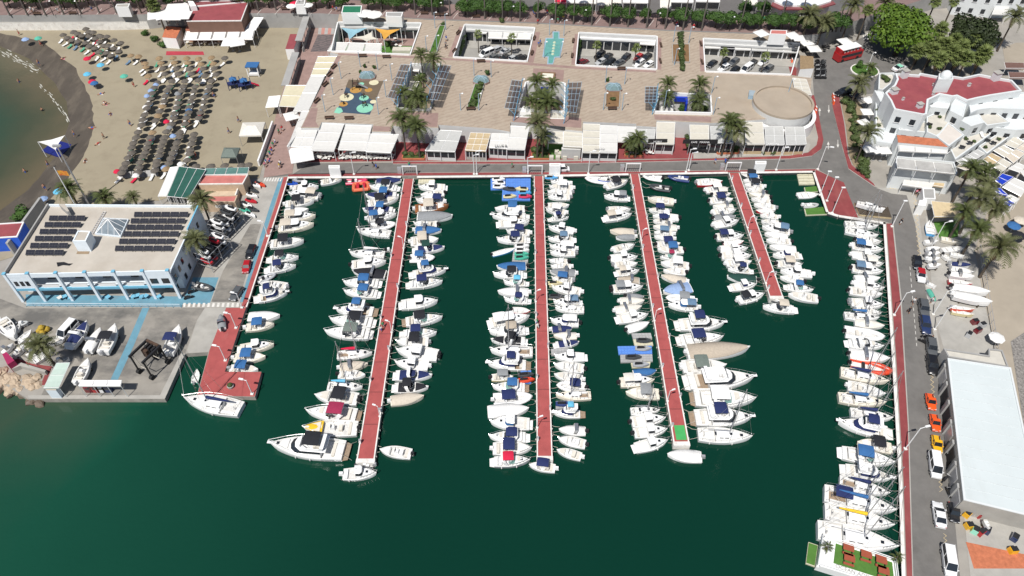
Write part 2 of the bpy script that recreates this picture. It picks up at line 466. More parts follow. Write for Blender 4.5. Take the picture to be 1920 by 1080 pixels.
holes=[list(h) for h in COURTS[1:3]]+ATRIA
# courts 0 and 3 touch the outline corner, so they are inset a little to stay holes
h0=[(634.5,43.6),(789,45),(768.5,103.5),(622,97.4)]; h3=[(1319,74),(1498.5,83.2),(1481.5,141),(1323,135)]
plz=sheet('plaza',PLAZA,PZ+0.02,m_plaza,holes=holes+[h0,h3],skirt=0.02,mside=m_wwall)
# tan plain roof area and the pink border bands, each a sheet 4 mm proud
sheet('plaza_roof_screed',[(1334,139),(1482,144.5),(1500,150),(1517,190),(1430,222),(1345,216),(1334,205)],PZ+0.028,m_plaza2)
for q in ([(634,103),(768,109),(850,113),(990,122),(1080,129),(1230,136),(1230,132),(1080,124.4),(988,117.5),(850,109.5),(769,105),(634,99.5)],
          [(583,201),(632,105),(640,105),(592,201)],[(584,202),(596,202),(592,228),(598,238),(566,238)],
          [(700,236),(735,238),(732,246),(699,245)],[(1000,128),(1058,131),(1056,152),(998,149)],
          [(1004,60),(1013,60),(1000,118),(990,117)],[(1078,64),(1085,64),(1079,122),(1071,121)],
          [(861,50),(871,50),(850,107),(840,106)],[(1233,71),(1240,71),(1240,131),(1232,130)],[(1311,75),(1318,75),(1321,134),(1313,134)],
          [(730,210),(822,212),(820,238),(737,234)],[(962,214),(1062,218),(1090,222),(1090,240),(1062,238),(960,228)],[(1226,215),(1334,219),(1333,229),(1228,224)]):
 sheet('paving_border',q,PZ+0.024,m_pinkst)
# ---- roads and pavements at quay level
sheet('quay_road',[(496,334),(545,329),(556,322),(580,306),(760,305),(1000,305),(1180,302),(1350,298),(1480,294),(1520,290),(1537,278),(1542,262),(1528,200),(1524,150),(1528,100),(1590,82),(1640,60),(1700,80),(1700,140),(1650,145),(1640,175),(1600,180),(1563,190),(1572,240),(1580,280),(1592,314),(1641,350),(1672,362),(1700,365),(1716,420),(1745,600),(1765,700),(1800,1080),(1830,1500),(1718,1500),(1711,1080),(1703,800),(1689,560),(1675,420),(1600,398),(1585,380),(1556,330),(1530,316),(1190,321),(800,323),(541,326)],0.004,m_asphalt)
sheet('red_pavement',[(541,327),(800,324),(1190,322),(1530,317),(1527,320.6),(1190,325.6),(540,331)],0.010,m_red)
sheet('red_pavement',[(736,303),(1000,303.6),(1180,300.5),(1350,296.5),(1480,292),(1515,286),(1531,272),(1534,258),(1522,205),(1519,180),(1526,178),(1533,205),(1544,262),(1540,279),(1522,292),(1480,297.5),(1350,300),(1180,304),(1000,307),(737,307)],0.10,m_red,skirt=0.0,mside=m_edge)
sheet('red_pavement',[(1560,176),(1573,180),(1583,232),(1590,290),(1597,309),(1638,344),(1641,350),(1591,316),(1577,265),(1561,200)],0.10,m_red,skirt=0.0,mside=m_edge)
sheet('red_pavement',[(1662,419),(1675,419),(1690,560),(1704,800),(1712,1080),(1727,1500),(1714,1500),(1700,1080),(1694,900),(1681,680)],0.012,m_red)
sheet('red_pavement',[(1555,330),(1530,318),(1528,323),(1554,398),(1572,403),(1609,408),(1582,342)],0.012,m_red)
sheet('pavement_strip',[(1673,419),(1675.5,419),(1690.5,560),(1704.5,800),(1712.5,1080),(1710.6,1080),(1702.4,800),(1688,560)],0.03,m_conc,skirt=0.0)
sheet('quay_strip',[(1642,352),(1715,352),(1728,440),(1752,600),(1770,690),(1764,690),(1745,600),(1716,420),(1700,366),(1672,363)],0.012,m_conc)
# white painted kerb along the water
def kerb(px,w,h,name='white_kerb',m=None,z=0.0):
 pts=[at(p[0],p[1],z) for p in px]
 b=MB()
 for p,q in zip(pts[:-1],pts[1:]):
  d=(q -p).normalized(); n=Vector((-d.y,d.x,0))*w
  b.prism([(p.x,p.y),(q.x,q.y),(q.x+n.x,q.y+n.y),(p.x+n.x,p.y+n.y)],z,z+h,0)
 o=b.build(name,m or m_edge); tag(o,kind='structure'); return o
kerb([(540,332),(752,331)],-0.55,0.14); kerb([(782,331),(996,329)],-0.55,0.14); kerb([(1021,329),(1178,326)],-0.55,0.14)
kerb([(1200,325.5),(1364,323)],-0.55,0.14); kerb([(1388,323),(1527,321)],-0.55,0.14)
kerb([(1527,321),(1553,398)],-0.5,0.14); kerb([(1553,398),(1572,404),(1660,418)],-0.6,0.16); kerb([(1660,418),(1678,680),(1691,900),(1697,1080),(1714,1500)],-0.5,0.16)
kerb([(540,332),(525,380),(461,576)],0.25,0.1)
# ---- west side: slip road, blue lane, red strip, yard
sheet('slip_road',[(496,336),(524,334),(508,380),(451,560),(447,576),(384,576),(404,512),(430,452),(455,404),(480,366)],0.004,m_conc)
sheet('slip_road_oil',[(470,420),(490,420),(447,566),(396,566),(418,508)],0.008,m_yard)
sheet('blue_lane',[(524,334),(531,334),(516,380),(456,566),(450,566),(508,380)],0.012,m_blue_p)
sheet('red_strip',[(532,332),(539,332),(525,380),(461,576),(452,576),(518,380)],0.012,m_redpier)
sheet('slipway_apron',[(384,577),(424,577),(398,650),(390,659.5),(349,662),(370,600)],0.006,m_conc)
sheet('red_quay',[(424,577),(461,577),(421.5,697),(490,697.4),(477.6,743.5),(370,741.5),(393,656)],0.012,m_redpier)
sheet('boat_yard',[(-200,585),(0,560),(48,578),(340,577),(384,577.5),(369,600),(347,661),(309,747),(75,747),(100,690),(20,660),(-200,650)],0.008,m_yard)
sheet('blue_lane',[(267,577),(280,577),(250,650),(221,712),(207,712),(240,640)],0.014,m_blue_p)
sheet('blue_forecourt',[(48,552),(346,556),(341,575.5),(50,574)],0.016,m_blue_p)
sheet('blue_parking',[(362,520),(410,520),(393,570),(340,570)],0.014,m_blue_p)
for i in range(12):
 u=344+i*9.1
 sheet('crossing_stripe',[(u,568),(u+4.6,568),(u+3.2,575.6),(u -1.6,575.6)],0.022,m_line)
for i in range(7):
 u=497+i*5.0
 sheet('crossing_stripe',[(u,333),(u+2.6,333),(u -.6,340),(u -3.2,340)],0.020,m_line)
sheet('concrete_lip',[(52,741),(308,741),(309,747.5),(54,747.5)],0.02,m_conc)
sheet('concrete_lip',[(339,663),(347,663),(309,747),(300,741)],0.022,m_conc)
for i,c in enumerate('gpgpg'):
 sheet('paved_stripe',[(600+i*6.4,27),(606.4+i*6.4,27),(602+i*6.0,64),(596+i*6.0,64)],PZ*0+.07,m_gwall if c == 'g' else mat('salmon_paving',(.42,.20,.17),.85,.1,1))
m_hex=mat('dark_pattern_paving',(.085,.075,.078),.85,.2,1)
diag_bands(m_hex,(.20,.15,.145),(.24,.19,.18))
sheet('patterned_paving',[(596,65),(625,65),(617,96),(582,97)],.072,m_hex)
sheet('walkway',[(586,28),(633,28),(619,98),(596,140),(560,240),(548,325),(494,333),(505,262),(522,200),(548,110)],0.060,m_pinkst)
# ------------------------------------------------------------------ the four piers
def pier(name,label,L0,L1,R0,R1,green=None):
 a,b_,c,d=at(*L0),at(*L1),at(*R0),at(*R1)
 org=(a+b_+c+d)/4
 root=thing(name,label,'pier',org)
 def loc(p): return Vector((p.x -org.x,p.y -org.y,0))
 la,lb,ra,rb=loc(a),loc(b_),loc(c),loc(d)
 m=MB()
 m.prism([(la.x,la.y),(lb.x,lb.y),(rb.x,rb.y),(ra.x,ra.y)],-1.9,0.05,0)
 m.build('pier_body',m_quayside,root)
 def lerp(p,q,t): return p+(q -p)*t
 k=0.075
 wl=(ra -la).length
 e=0.17/wl*1.0
 m=MB()
 q=[lerp(la,ra,e),lerp(lb,rb,e),lerp(rb,lb,e),lerp(ra,la,e)]
 m.prism([(p.x,p.y) for p in q],0.05,0.10,0)
 m.build('red_deck',m_redpier,root)
 for s in (0,1):
  m=MB()
  if s == 0: q=[la,lb,lerp(lb,rb,e*.98),lerp(la,ra,e*.98)]
  else: q=[lerp(ra,la,e*.98),lerp(rb,lb,e*.98),rb,ra]
  m.prism([(p.x,p.y) for p in q],0.05,0.20,0)
  m.build('kerb',m_edge,root)
 m=MB(); q0=lerp(lb,la,0.0)
 m.prism([(lb.x -.05,lb.y -.75),(rb.x+.05,rb.y -.75),(rb.x+.05,rb.y -.01),(lb.x -.05,lb.y -.01)],-1.2,0.22,0)
 m.build('end_beam',m_edge,root)
 m=MB(); nj=int((la -lb).length/6)
 for i in range(1,nj):
  t=i/nj; p,r_=lerp(la,lb,t),lerp(ra,rb,t); a_,c_=lerp(p,r_,e*1.2),lerp(r_,p,e*1.2)
  m.prism([(a_.x,a_.y -.05),(c_.x,c_.y -.05),(c_.x,c_.y+.05),(a_.x,a_.y+.05)],.10,.106)
 m.build('deck_joints',mat('dark_joint',(.12,.035,.035),.9),root)['kind']='stuff'
 if green:
  m=MB(); a0=lerp(lb,la,.005); a1=lerp(lb,la,.045); b0=lerp(rb,ra,.005); b1=lerp(rb,ra,.045)
  g=[lerp(a0,b0,.22),lerp(b0,a0,.12),lerp(b1,a1,.12),lerp(a1,b1,.22)]
  m.prism([(p.x,p.y) for p in g],0.10,0.12,0); m.build('green_mat',mat('green_mat',(0.06,0.36,0.10),.8),root)
 m=MB()
 n=int((la -lb).length/2.3)
 for s in (0,1):
  for i in range(n):
   t=(i+rnd.uniform(.2,.8))/n
   p=lerp(la,lb,t) if s == 0 else lerp(ra,rb,t)
   x=p.x+(-.12 if s == 0 else .12)
   m.ball((x,p.y,-.25),(.13,.13,.26),6,4)
 m.build('fenders',mat('grey_fender',(0.5,0.48,0.44),.6),root)['kind']='stuff'
 return root,lambda t,s: at(L0[0]+(L1[0] -L0[0])*t,L0[1]+(L1[1] -L0[1])*t)*(1 -s)+at(R0[0]+(R1[0] -R0[0])*t,R0[1]+(R1[1] -R0[1])*t)*s
PIERS=[pier('pier','long red-decked pier furthest to the left, beside the big flybridge yacht',(757,336),(669,861),(776,336),(703,861)),
         pier('pier','long straight red-decked pier in the middle of the harbour, second from the left',(1001,331),(1006.5,856),(1018.5,331),(1036,856)),
         pier('pier','red-decked pier with a bright green mat at its outer end',(1181,327),(1262,829),(1198,327),(1292,829),green=True),
         pier('pier','shortest red-decked pier, furthest to the right, with a white end beam',(1366,325),(1442,556),(1386,325),(1467.5,556))]
# ------------------------------------------------------------------ boats
def paint(name,rgb,rough=0.3,spec=0.5): return mat(name,rgb,rough,0.05,0.8,spec=spec)
HULL={'w': m_white,'c': m_cream,'r': paint('red_hull',(0.50,0.025,0.04)),'n': paint('navy_hull',(0.03,0.05,0.16)),'g': paint('grey_hull',(0.36,0.37,0.39)),
  'k': paint('dark_grey_hull',(0.06,0.065,0.07)),'o': m_wood,'b': paint('light_blue_hull',(0.09,0.35,0.66)),'O': paint('orange_red_hull',(0.62,0.07,0.03)),
  'y': paint('pale_yellow_hull',(0.66,0.58,0.34)),'p': paint('pink_red_hull',(0.60,0.05,0.12)),'B': paint('royal_blue_hull',(0.02,0.08,0.42)),'t': paint('sea_green_hull',(0.08,0.42,0.30))}
m_tube=mat('inflatable_tube_grey',(0.42,0.43,0.43),0.6,.05,2)
m_sailcover={}
def prof(t,p,st=0.86):
 if t < .4: return st+(1 -st)*math.sin(math.pi/2*t/.4)
 return max(0.03,1 -((t -.4)/.6) ** p)
def hull(root,L,W,fb,hm,dm,c0=None,c1=None,p=2.1,st=0.86,floor=0.35,name='hull'):
 ts=[0,.05]
 if c0 is not None:
  ts=[0,c0,c0+1e-4]
  k=c0
  while k+.12 < c1: k += .11; ts.append(k)
  ts += [c1,c1+1e-4]
 last=ts[-1]
 for t in (.3,.4,.5,.6,.7,.78,.85,.91,.96,1.0):
  if t > last+.03: ts.append(t)
 secs=[]
 for t in ts:
  h=W/2*prof(t,p,st); zs=fb*(.82+.4*t*t)
  x=-L/2+L*t
  inn=max(h -.16,h*.8)
  incock=c0 is not None and c0+5e-5 < t < c1+5e-5
  xw=x if t < .9 else x -(t -.9)/.1*L*.035
  if incock: zi=fb*floor; pd=[(x,inn -.04,zi),(x,inn*.5,zi),(x,0,zi)]
  else: pd=[(x,inn,zs+.015),(x,inn*.5,zs+.05*W*.5),(x,0,zs+.075*W*.5)]
  half=[(xw,h*.80,-.35),(xw,h*.90,0.06),(x,h,zs*.93),(x,h -.03,zs),(x,inn,zs)]+pd
  secs.append([(q[0],q[1],q[2]) for q in half]+[(q[0],-q[1],q[2]) for q in reversed(half[:-1])])
 b=MB()
 n=len(secs[0])
 mis=[0,0,0,1]+[1]*(n -1 -8)+[1,0,0,0]
 b.loft(secs,mis=mis)
 b.face(list(reversed(secs[0])),0)
 o=b.build(name,[hm,dm],root,smooth=32)
 return o
def pads(root,name,polys,z,h,m):
 b=MB()
 for q in polys: b.prism(q,z,z+h)
 return b.build(name,m,root)
def rect(x0,x1,y0,y1): return [(x0,y0),(x1,y0),(x1,y1),(x0,y1)]
def bimini(root,x0,x1,w,z,m,zb,name='bimini',sag=.16):
 b=MB(); secs=[]
 for k in range(5):
  t=k/4; x=x0+(x1 -x0)*t
  row=[(x,w*.5,z -sag -.10)]
  for j in range(5):
   y=w*(.5 -j/4); row.append((x,y,z -sag*(abs(y)/(w*.5)) ** 2 -.10*(2*t -1) ** 2+(.03 if k in (1,3) else 0)))
  row.append((x,-w*.5,z -sag -.10))
  secs.append(row)
 b.loft(secs)
 o=b.build(name,m,root,smooth=40)
 xm=(x0+x1)/2
 for x in (x0+.08,x1 -.08):
  b=MB(); k=xm+(x -xm)*.25
  b.path([(k,w*.5,zb),(x,w*.49,z -sag -.1),(x,0,z -.14),(x,-w*.49,z -sag -.1),(k,-w*.5,zb)],.028,4)
  b.build('canopy_frame',m_steel,root)
 return o
def outboard(root,x,y,z,s=1.0,m=None):
 b=MB()
 b.box((x -.18*s,y,z -.1),(.75*s,.5*s,.62*s),0,0,.78)
 b.box((x -.12*s,y,z -.9*s),(.28*s,.16*s,.9*s),0,1)
 b.box((x+.18*s,y,z -.3*s),(.3*s,.3*s,.3*s),0,1)
 b.build('outboard_motor',[m or m_black,m_alu],root,smooth=35)
def wheelhouse(root,x0,x1,w,z,h,gm=None,roofm=None,roof_over=.18,rake=.35):
 gm=gm or m_glass
 b=MB(); wl=[]
 def ring(xa,xb,ww,zz): return [(xa,-ww/2,zz),(xb -ww*.16,-ww/2,zz),(xb,-ww*.28,zz),(xb,ww*.28,zz),(xb -ww*.16,ww/2,zz),(xa,ww/2,zz)]
 r0=ring(x0,x1,w,z); r1=ring(x0,x1 -rake*.35,w*.97,z+h*.42)
 b.loft([r0,r1],close_ring=True); b.build('cabin_body',m_white,root)
 b=MB(); r1b=ring(x0+.02,x1 -rake*.35 -.03,w*.95,z+h*.42); r2=ring(x0+.02,x1 -rake,w*.86,z+h*.93)
 b.loft([r1b,r2],close_ring=True); b.build('cabin_window',gm,root)
 b=MB()
 rr=ring(x0 -roof_over,x1 -rake+roof_over*.7,w*.94,0)
 k=[(p[0]*1,p[1],z+h*.93) for p in rr]
 xm=(x0+x1 -rake)/2
 k2=[(p[0],p[1],z+h*.93+.06) for p in rr]; k3=[(xm+(p[0] -xm)*.86,p[1]*.82,z+h+.07) for p in rr]
 b.loft([k,k2,k3],close_ring=True); b.face(k3); b.face(list(reversed(k)))
 b.build('cabin_roof',roofm or m_white,root,smooth=40)
 b=MB(); b.box((xm,0,z+h+.06),(.42,.42,.06)); b.tube((xm -.35,0,z+h),(xm -.35,0,z+h+.5),.03); b.build('roof_hatch',m_deck if roofm is None else m_alu,root)
def windscreen(root,x,w,z,h,m=None,back=.5):
 m=m or m_glass
 b=MB(); pts=[(x -back -.5,w*.5),(x -.25,w*.44),(x,w*.2),(x,-w*.2),(x -.25,-w*.44),(x -back -.5,-w*.5)]
 lo=[(p[0],p[1],z) for p in pts]; hi=[(p[0] -h*.7,p[1]*.9,z+h) for p in pts]
 lo2=[(p[0] -.04,p[1]*.985,z) for p in pts]; hi2=[(p[0] -h*.7 -.04,p[1]*.885,z+h) for p in pts]
 b.loft([lo,hi]); b.loft([hi2,lo2]); b.loft([hi,hi2]); b.build('windscreen',m,root,smooth=50)
 b=MB(); b.path(hi,.025,4); b.build('windscreen_frame',m_steel,root)
def bow_rail(root,L,W,fb,t0=.5,p=2.1,h=.5):
 b=MB(); P={}
 for s in (-1,1):
  prev=None
  for i in range(6):
   t=t0+(1.0 -t0)*i/5
   hw=max(.05,W/2*prof(min(t,.985),p) -.10); x=-L/2+L*t; zs=fb*(.82+.4*t*t)
   top=(x+.12,s*hw,zs+h); b.tube((x,s*hw,zs),top,.022,n=3)
   if prev: b.tube(prev,top,.03,n=3)
   prev=top
  P[s]=prev
 b.tube(P[-1],P[1],.03,n=3)
 b.build('bow_rail',m_steel,root)
def hatch(root,x,y,z,s=.45):
 b=MB(); b.box((x,y,z),(s,s,.06),0,0,.9); b.build('deck_hatch',m_glass,root)
def fenders(root,L,W,fb):
 for s in (-1,1):
  for t in (.2,.42,.62):
   if rnd.random() < .45:
    b=MB(); x=-L/2+L*t; b.ball((x,s*(W/2*prof(t,2.1)+.06),fb*.5),(.12,.12,.3),6,4); b.build('fender',m_deck,root)
def cover(root,L,W,fb,m,t0=.02,t1=.97,ridge=.55,p=2.1,name='boat_cover',k=1.0):
 b=MB(); secs=[]
 n=9
 for i in range(n):
  t=t0+(t1 -t0)*i/(n -1)
  h=W/2*prof(t,p)*k+.03; zs=fb*(.82+.4*t*t)+.03; x=-L/2+L*t
  rz=ridge*math.sin(math.pi*min(1,max(0,.12+(t -t0)/(t1 -t0)*.84)))*(1+rnd.uniform(-.12,.12))
  row=[(x,h,zs -.14),(x,h*.98,zs),(x,h*.55,zs+rz*.62),(x,0,zs+rz),(x,-h*.55,zs+rz*.62),(x,-h*.98,zs),(x,-h,zs -.14)]
  secs.append(row)
 b.loft(secs); b.face(list(reversed(secs[0]))); b.face(secs[-1])
 return b.build(name,m,root,smooth=50)
def seat_l(root,x0,x1,w,z,m):
 b=MB(); b.box(((x0+x0+.5)/2,0,z),(.5,w,.38)); b.box(((x0+x1)/2,w/2 -.25,z),(x1 -x0 -.6,.45,.37)); b.box((x0 -.06,0,z),(.14,w,.72))
 b.build('seat',m,root)
def arch(root,x,w,z,h,m,rake=-.5):
 b=MB()
 secs=[]
 for t,dx in ((0,0),(.55,rake*.6),(.9,rake),(1.0,rake*1.1)):
  pass
 pts=[(x,w/2,z),(x+rake*.7,w/2*.97,z+h*.75),(x+rake,w/2*.8,z+h),(x+rake,-w/2*.8,z+h),(x+rake*.7,-w/2*.97,z+h*.75),(x,-w/2,z)]
 for a,c in zip(pts[:-1],pts[1:]):
  a,c=Vector(a),Vector(c); d=Vector((.28,0,0)); u=Vector((0,0,.08))
  b.add([a -d,a+d,c+d,c -d,a -d+u,a+d+u,c+d+u,c -d+u],[(0,1,2,3),(7,6,5,4),(0,4,5,1),(1,5,6,2),(2,6,7,3),(3,7,4,0)])
 b.build('radar_arch',m,root,smooth=30)
def make_boat(root,L,W,style,can,hm,opts):
 fb=.30+.085*L
 dm=m_deck if hm in (m_white,) else (hm if hm in (m_wood,m_cream) else m_deck)
 X=lambda t: -L/2+L*t
 zs=lambda t: fb*(.82+.4*t*t)+.03*W
 nm=int(opts.get('m',1)); mm={'k': m_black,'w': m_white,'g': m_alu}[opts.get('mc',rnd.choice('kkwwg'))]
 cm=canvas(can[0]) if can and can != '-' else None
 if style == 'o':
  hull(root,L,W,fb,hm,dm,.10,.66,p=2.2)
  pads(root,'cockpit_floor',[rect(X(.12),X(.645),-W*.37,W*.37)],fb*.36,.02,rnd.choice([m_floor,m_deck,m_floor]))
  b=MB(); b.box((X(.46),0,fb*.38),(.75,.62,fb*.45+.45),0,0,.85); b.build('console',m_white,root)
  b=MB(); b.box((X(.46)+.2,0,fb*.83+.4),(.06,.6,.42)); b.build('windscreen',m_glass,root)
  b=MB(); b.box((X(.31),0,fb*.38),(.6,.95,.55)); b.box((X(.31) -.27,0,fb*.38+.5),(.12,.95,.3)); b.build('seat',rnd.choice([m_cush,m_white]),root)
  b=MB(); b.box((X(.14),0,fb*.38),(.45,W*.66,.38)); b.build('stern_bench',m_cush,root)
  pads(root,'bow_cushion',[[(X(.68),-W*.30),(X(.86),-W*.17),(X(.86),W*.17),(X(.68),W*.30)]],zs(.72)+.02,.05,rnd.choice([m_cush,m_deck,m_deck]))
  for i in range(nm): outboard(root,-L/2 -.05,(i -(nm -1)/2)*.65,fb*.75,.95,mm)
  if rnd.random() < .5: bow_rail(root,L,W,fb,.68,h=.3)
  if cm: bimini(root,X(.26),X(.26)+max(1.9,L*.3),W*.88,fb+1.55,cm,fb*.9)
  if opts.get('q'):
   cover(root,L,W,fb,canvas(opts['q']),.64,.96,.15,2.2,'bow_cover',.93)
 elif style == 'c':
  hull(root,L,W,fb,hm,dm,.07,.44,p=2.1)
  pads(root,'cockpit_floor',[rect(X(.09),X(.43),-W*.38,W*.38)],fb*.36,.02,rnd.choice([m_floor,m_deck,m_deck,m_deck]))
  secs=[]
  b=MB()
  for t,k,z in ((.60,.66,0),(.605,.62,.32),(.70,.54,.30),(.80,.36,.20),(.86,.2,.04)):
   x=X(t); h=W/2*k; secs.append([(x,h,zs(t) -.06),(x,h*.9,zs(t)+z),(x,0,zs(t)+z+.06),(x,-h*.9,zs(t)+z),(x,-h,zs(t) -.06)])
  b.loft(secs); b.build('foredeck_trunk',m_white,root,smooth=40)
  hatch(root,X(.72),0,zs(.72)+.32,.42)
  wheelhouse(root,X(.40),X(.64),W*.72,fb*.92,1.25,canvas(opts['g']) if opts.get('g') else None)
  b=MB(); b.box((X(.10),0,fb*.38),(.45,W*.7,.4)); b.build('stern_bench',rnd.choice([m_cush,m_white]),root)
  if rnd.random() < .75:
   for i in range(nm): outboard(root,-L/2 -.1,(i -(nm -1)/2)*.7,fb*.75,1.0,mm)
  else:
   pads(root,'swim_platform',[rect(-L/2 -.55,-L/2 -.01,-W*.36,W*.36)],fb*.3,.08,m_white)
  bow_rail(root,L,W,fb,.52)
  if cm: bimini(root,X(.08),X(.38),W*.74,fb+1.45,cm,fb*.9)
  fenders(root,L,W,fb)
 elif style == 'k':
  hull(root,L,W,fb,hm,dm,.09,.52,p=2.0)
  pads(root,'cockpit_floor',[rect(X(.105),X(.51),-W*.38,W*.38)],fb*.40,.02,rnd.choice([m_floor,m_deck,m_deck,m_deck]))
  seat_l(root,X(.12),X(.32),W*.66,fb*.42,rnd.choice([m_cush,m_white,m_deck]))
  b=MB(); b.box((X(.47),-W*.18,fb*.42),(.5,.7,.6),0,0,.8); b.box((X(.38),-W*.18,fb*.42),(.5,.55,.75),0,0,.85); b.build('helm_seat',m_white,root)
  secs=[]; b=MB()
  for t,k,z in ((.52,.74,0),(.525,.70,.30),(.66,.62,.30),(.80,.36,.18),(.88,.18,.03)):
   x=X(t); h=W/2*k; secs.append([(x,h,zs(t) -.08),(x,h*.9,zs(t)+z),(x,0,zs(t)+z+.08),(x,-h*.9,zs(t)+z),(x,-h,zs(t) -.08)])
  b.loft(secs); b.build('foredeck_trunk',m_white,root,smooth=40)
  windscreen(root,X(.60),W*.78,zs(.55)+.28,.6,m_tglass if rnd.random() < .45 else m_glass,back=L*.06)
  hatch(root,X(.76),0,zs(.76)+.22,.5)
  pads(root,'sunpad',[[(X(.64),-W*.22),(X(.72),-W*.18),(X(.72),W*.18),(X(.64),W*.22)]],zs(.67)+.38,.05,rnd.choice([m_deck,m_cush]))
  pads(root,'swim_platform',[[(-L/2 -.75,-W*.33),(-L/2 -.01,-W*.41),(-L/2 -.01,W*.41),(-L/2 -.75,W*.33)]],fb*.35,.09,rnd.choice([m_teak,m_white,m_white,m_deck,m_white]))
  arch(root,X(.34),W*.86,fb*.95,1.15,m_white)
  bow_rail(root,L,W,fb,.5,2.0)
  if cm: bimini(root,X(.24),X(.54),W*.76,fb+1.75,cm,fb)
  fenders(root,L,W,fb)
 elif style == 'f':
  hull(root,L,W,fb,hm,dm,.10,.28,p=2.0)
  pads(root,'cockpit_floor',[rect(X(.11),X(.275),-W*.38,W*.38)],fb*.46,.02,rnd.choice([m_teak,m_deck]))
  pads(root,'swim_platform',[[(-L/2 -.9,-W*.36),(-L/2 -.01,-W*.42),(-L/2 -.01,W*.42),(-L/2 -.9,W*.36)]],fb*.35,.1,rnd.choice([m_teak,m_deck,m_deck]))
  b=MB(); b.box((X(.13),0,fb*.48),(.5,W*.6,.45)); b.build('stern_bench',m_cush,root)
  gm=canvas(opts['g']) if opts.get('g') else m_glass
  def sr(t0,t1,w,z): return [(X(t0),-w,z),(X(t1 -.10),-w,z),(X(t1 -.02),-w*.55,z),(X(t1),0,z),(X(t1 -.02),w*.55,z),(X(t1 -.10),w,z),(X(t0),w,z)]
  z0=fb*.93; b=MB(); b.loft([sr(.28,.74,W*.40,z0),sr(.28,.71,W*.39,z0+.45)],close_ring=True); b.build('saloon_wall',m_white,root)
  b=MB(); b.loft([sr(.285,.705,W*.385,z0+.45),sr(.285,.63,W*.35,z0+1.05)],close_ring=True); b.build('saloon_window',gm,root)
  b=MB(); zr=z0+1.05; k=[sr(.20,.635,W*.38,zr),sr(.20,.64,W*.385,zr+.10),sr(.205,.60,W*.37,zr+.14)]
  b.loft(k,close_ring=True); b.face(k[-1]); b.face(list(reversed(k[0])))
  b.build('flybridge_deck',m_white,root)
  b=MB(); zf=zr+.14; k=[sr(.24,.585,W*.35,zf),sr(.24,.56,W*.345,zf+.42),sr(.25,.55,W*.31,zf+.42),sr(.25,.56,W*.30,zf+.03)]
  b.loft(k,close_ring=True); b.build('flybridge_coaming',m_white,root,smooth=30)
  seat_l(root,X(.27),X(.40),W*.52,zf+.02,rnd.choice([m_cush,m_white])); 
  b=MB(); b.box((X(.49),-W*.12,zf),(.5,.8,.55),0,0,.85); b.box((X(.44),-W*.12,zf),(.4,.5,.65)); b.build('helm_seat',m_deck,root)
  b=MB(); b.loft([[(X(.555),y*W*.3,zf+.40) for y in (-1,-.4,.4,1)],[(X(.53),y*W*.28,zf+.78) for y in (-1,-.4,.4,1)]]); b.build('windscreen',m_glass,root)
  pads(root,'sunpad',[[(X(.74),-W*.2),(X(.84),-W*.13),(X(.84),W*.13),(X(.74),W*.2)]],zs(.76)+.06,.08,rnd.choice([m_deck,m_white,m_cush]))
  hatch(root,X(.885),0,zs(.88)+.03,.5)
  b=MB(); b.box((L/2 -.1,0,fb*1.2),(1.0,.5,.1)); b.build('bow_pulpit',m_white,root)
  arch(root,X(.27),W*.72,zf+.1,.9,m_white,-.4)
  bow_rail(root,L,W,fb,.45,2.0,.65)
  if cm: bimini(root,X(.28),X(.50),W*.62,zf+1.75,cm,zf+.4)
  fenders(root,L,W,fb)
 elif style == 's':
  hull(root,L,W,fb,hm,dm,.06,.32,p=1.9,st=.80)
  pads(root,'cockpit_floor',[rect(X(.07),X(.315),-W*.25,W*.25)],fb*.37,.02,rnd.choice([m_teak,m_floor,m_deck,m_deck,m_deck]))
  for s in (-1,1):
   b=MB(); b.box((X(.19),s*W*.29,fb*.37),(L*.22,W*.16,fb*.36)); b.build('cockpit_bench',m_deck,root)
  secs=[]; b=MB()
  for t,k,z in ((.33,.60,0),(.335,.56,.38),(.50,.56,.38),(.64,.38,.26),(.72,.22,.04)):
   x=X(t); h=W/2*k; secs.append([(x,h,zs(t) -.06),(x,h*.86,zs(t)+z),(x,0,zs(t)+z+.07),(x,-h*.86,zs(t)+z),(x,-h,zs(t) -.06)])
  b.loft(secs); b.build('cabin_trunk',m_white,root,smooth=40)
  for s in (-1,1):
   for t in (.42,.52): b=MB(); b.box((X(t),s*W*.262,zs(t)+.1),(L*.075,.05,.17)); b.build('cabin_window',m_glass,root)
  hatch(root,X(.60),0,zs(.6)+.33,.45); hatch(root,X(.80),0,zs(.8)+.02,.5)
  b=MB(); b.box((X(.345),0,zs(.34)+.3),(.75,.6,.12)); b.build('companionway_hatch',rnd.choice([m_glass,m_deck]),root)
  b=MB(); r0=.42
  for i in range(12):
   a0,a1=2*math.pi*i/12,2*math.pi*(i+1)/12
   b.tube((X(.11),r0*math.cos(a0),fb*.85+r0*math.sin(a0)),(X(.11),r0*math.cos(a1),fb*.85+r0*math.sin(a1)),.025,n=3)
  b.tube((X(.12),0,fb*.38),(X(.12),0,fb*.9),.07); b.build('steering_wheel',m_steel,root)
  H=float(opts.get('H',L*1.22)); xm=X(.57); zm=zs(.57)+.3
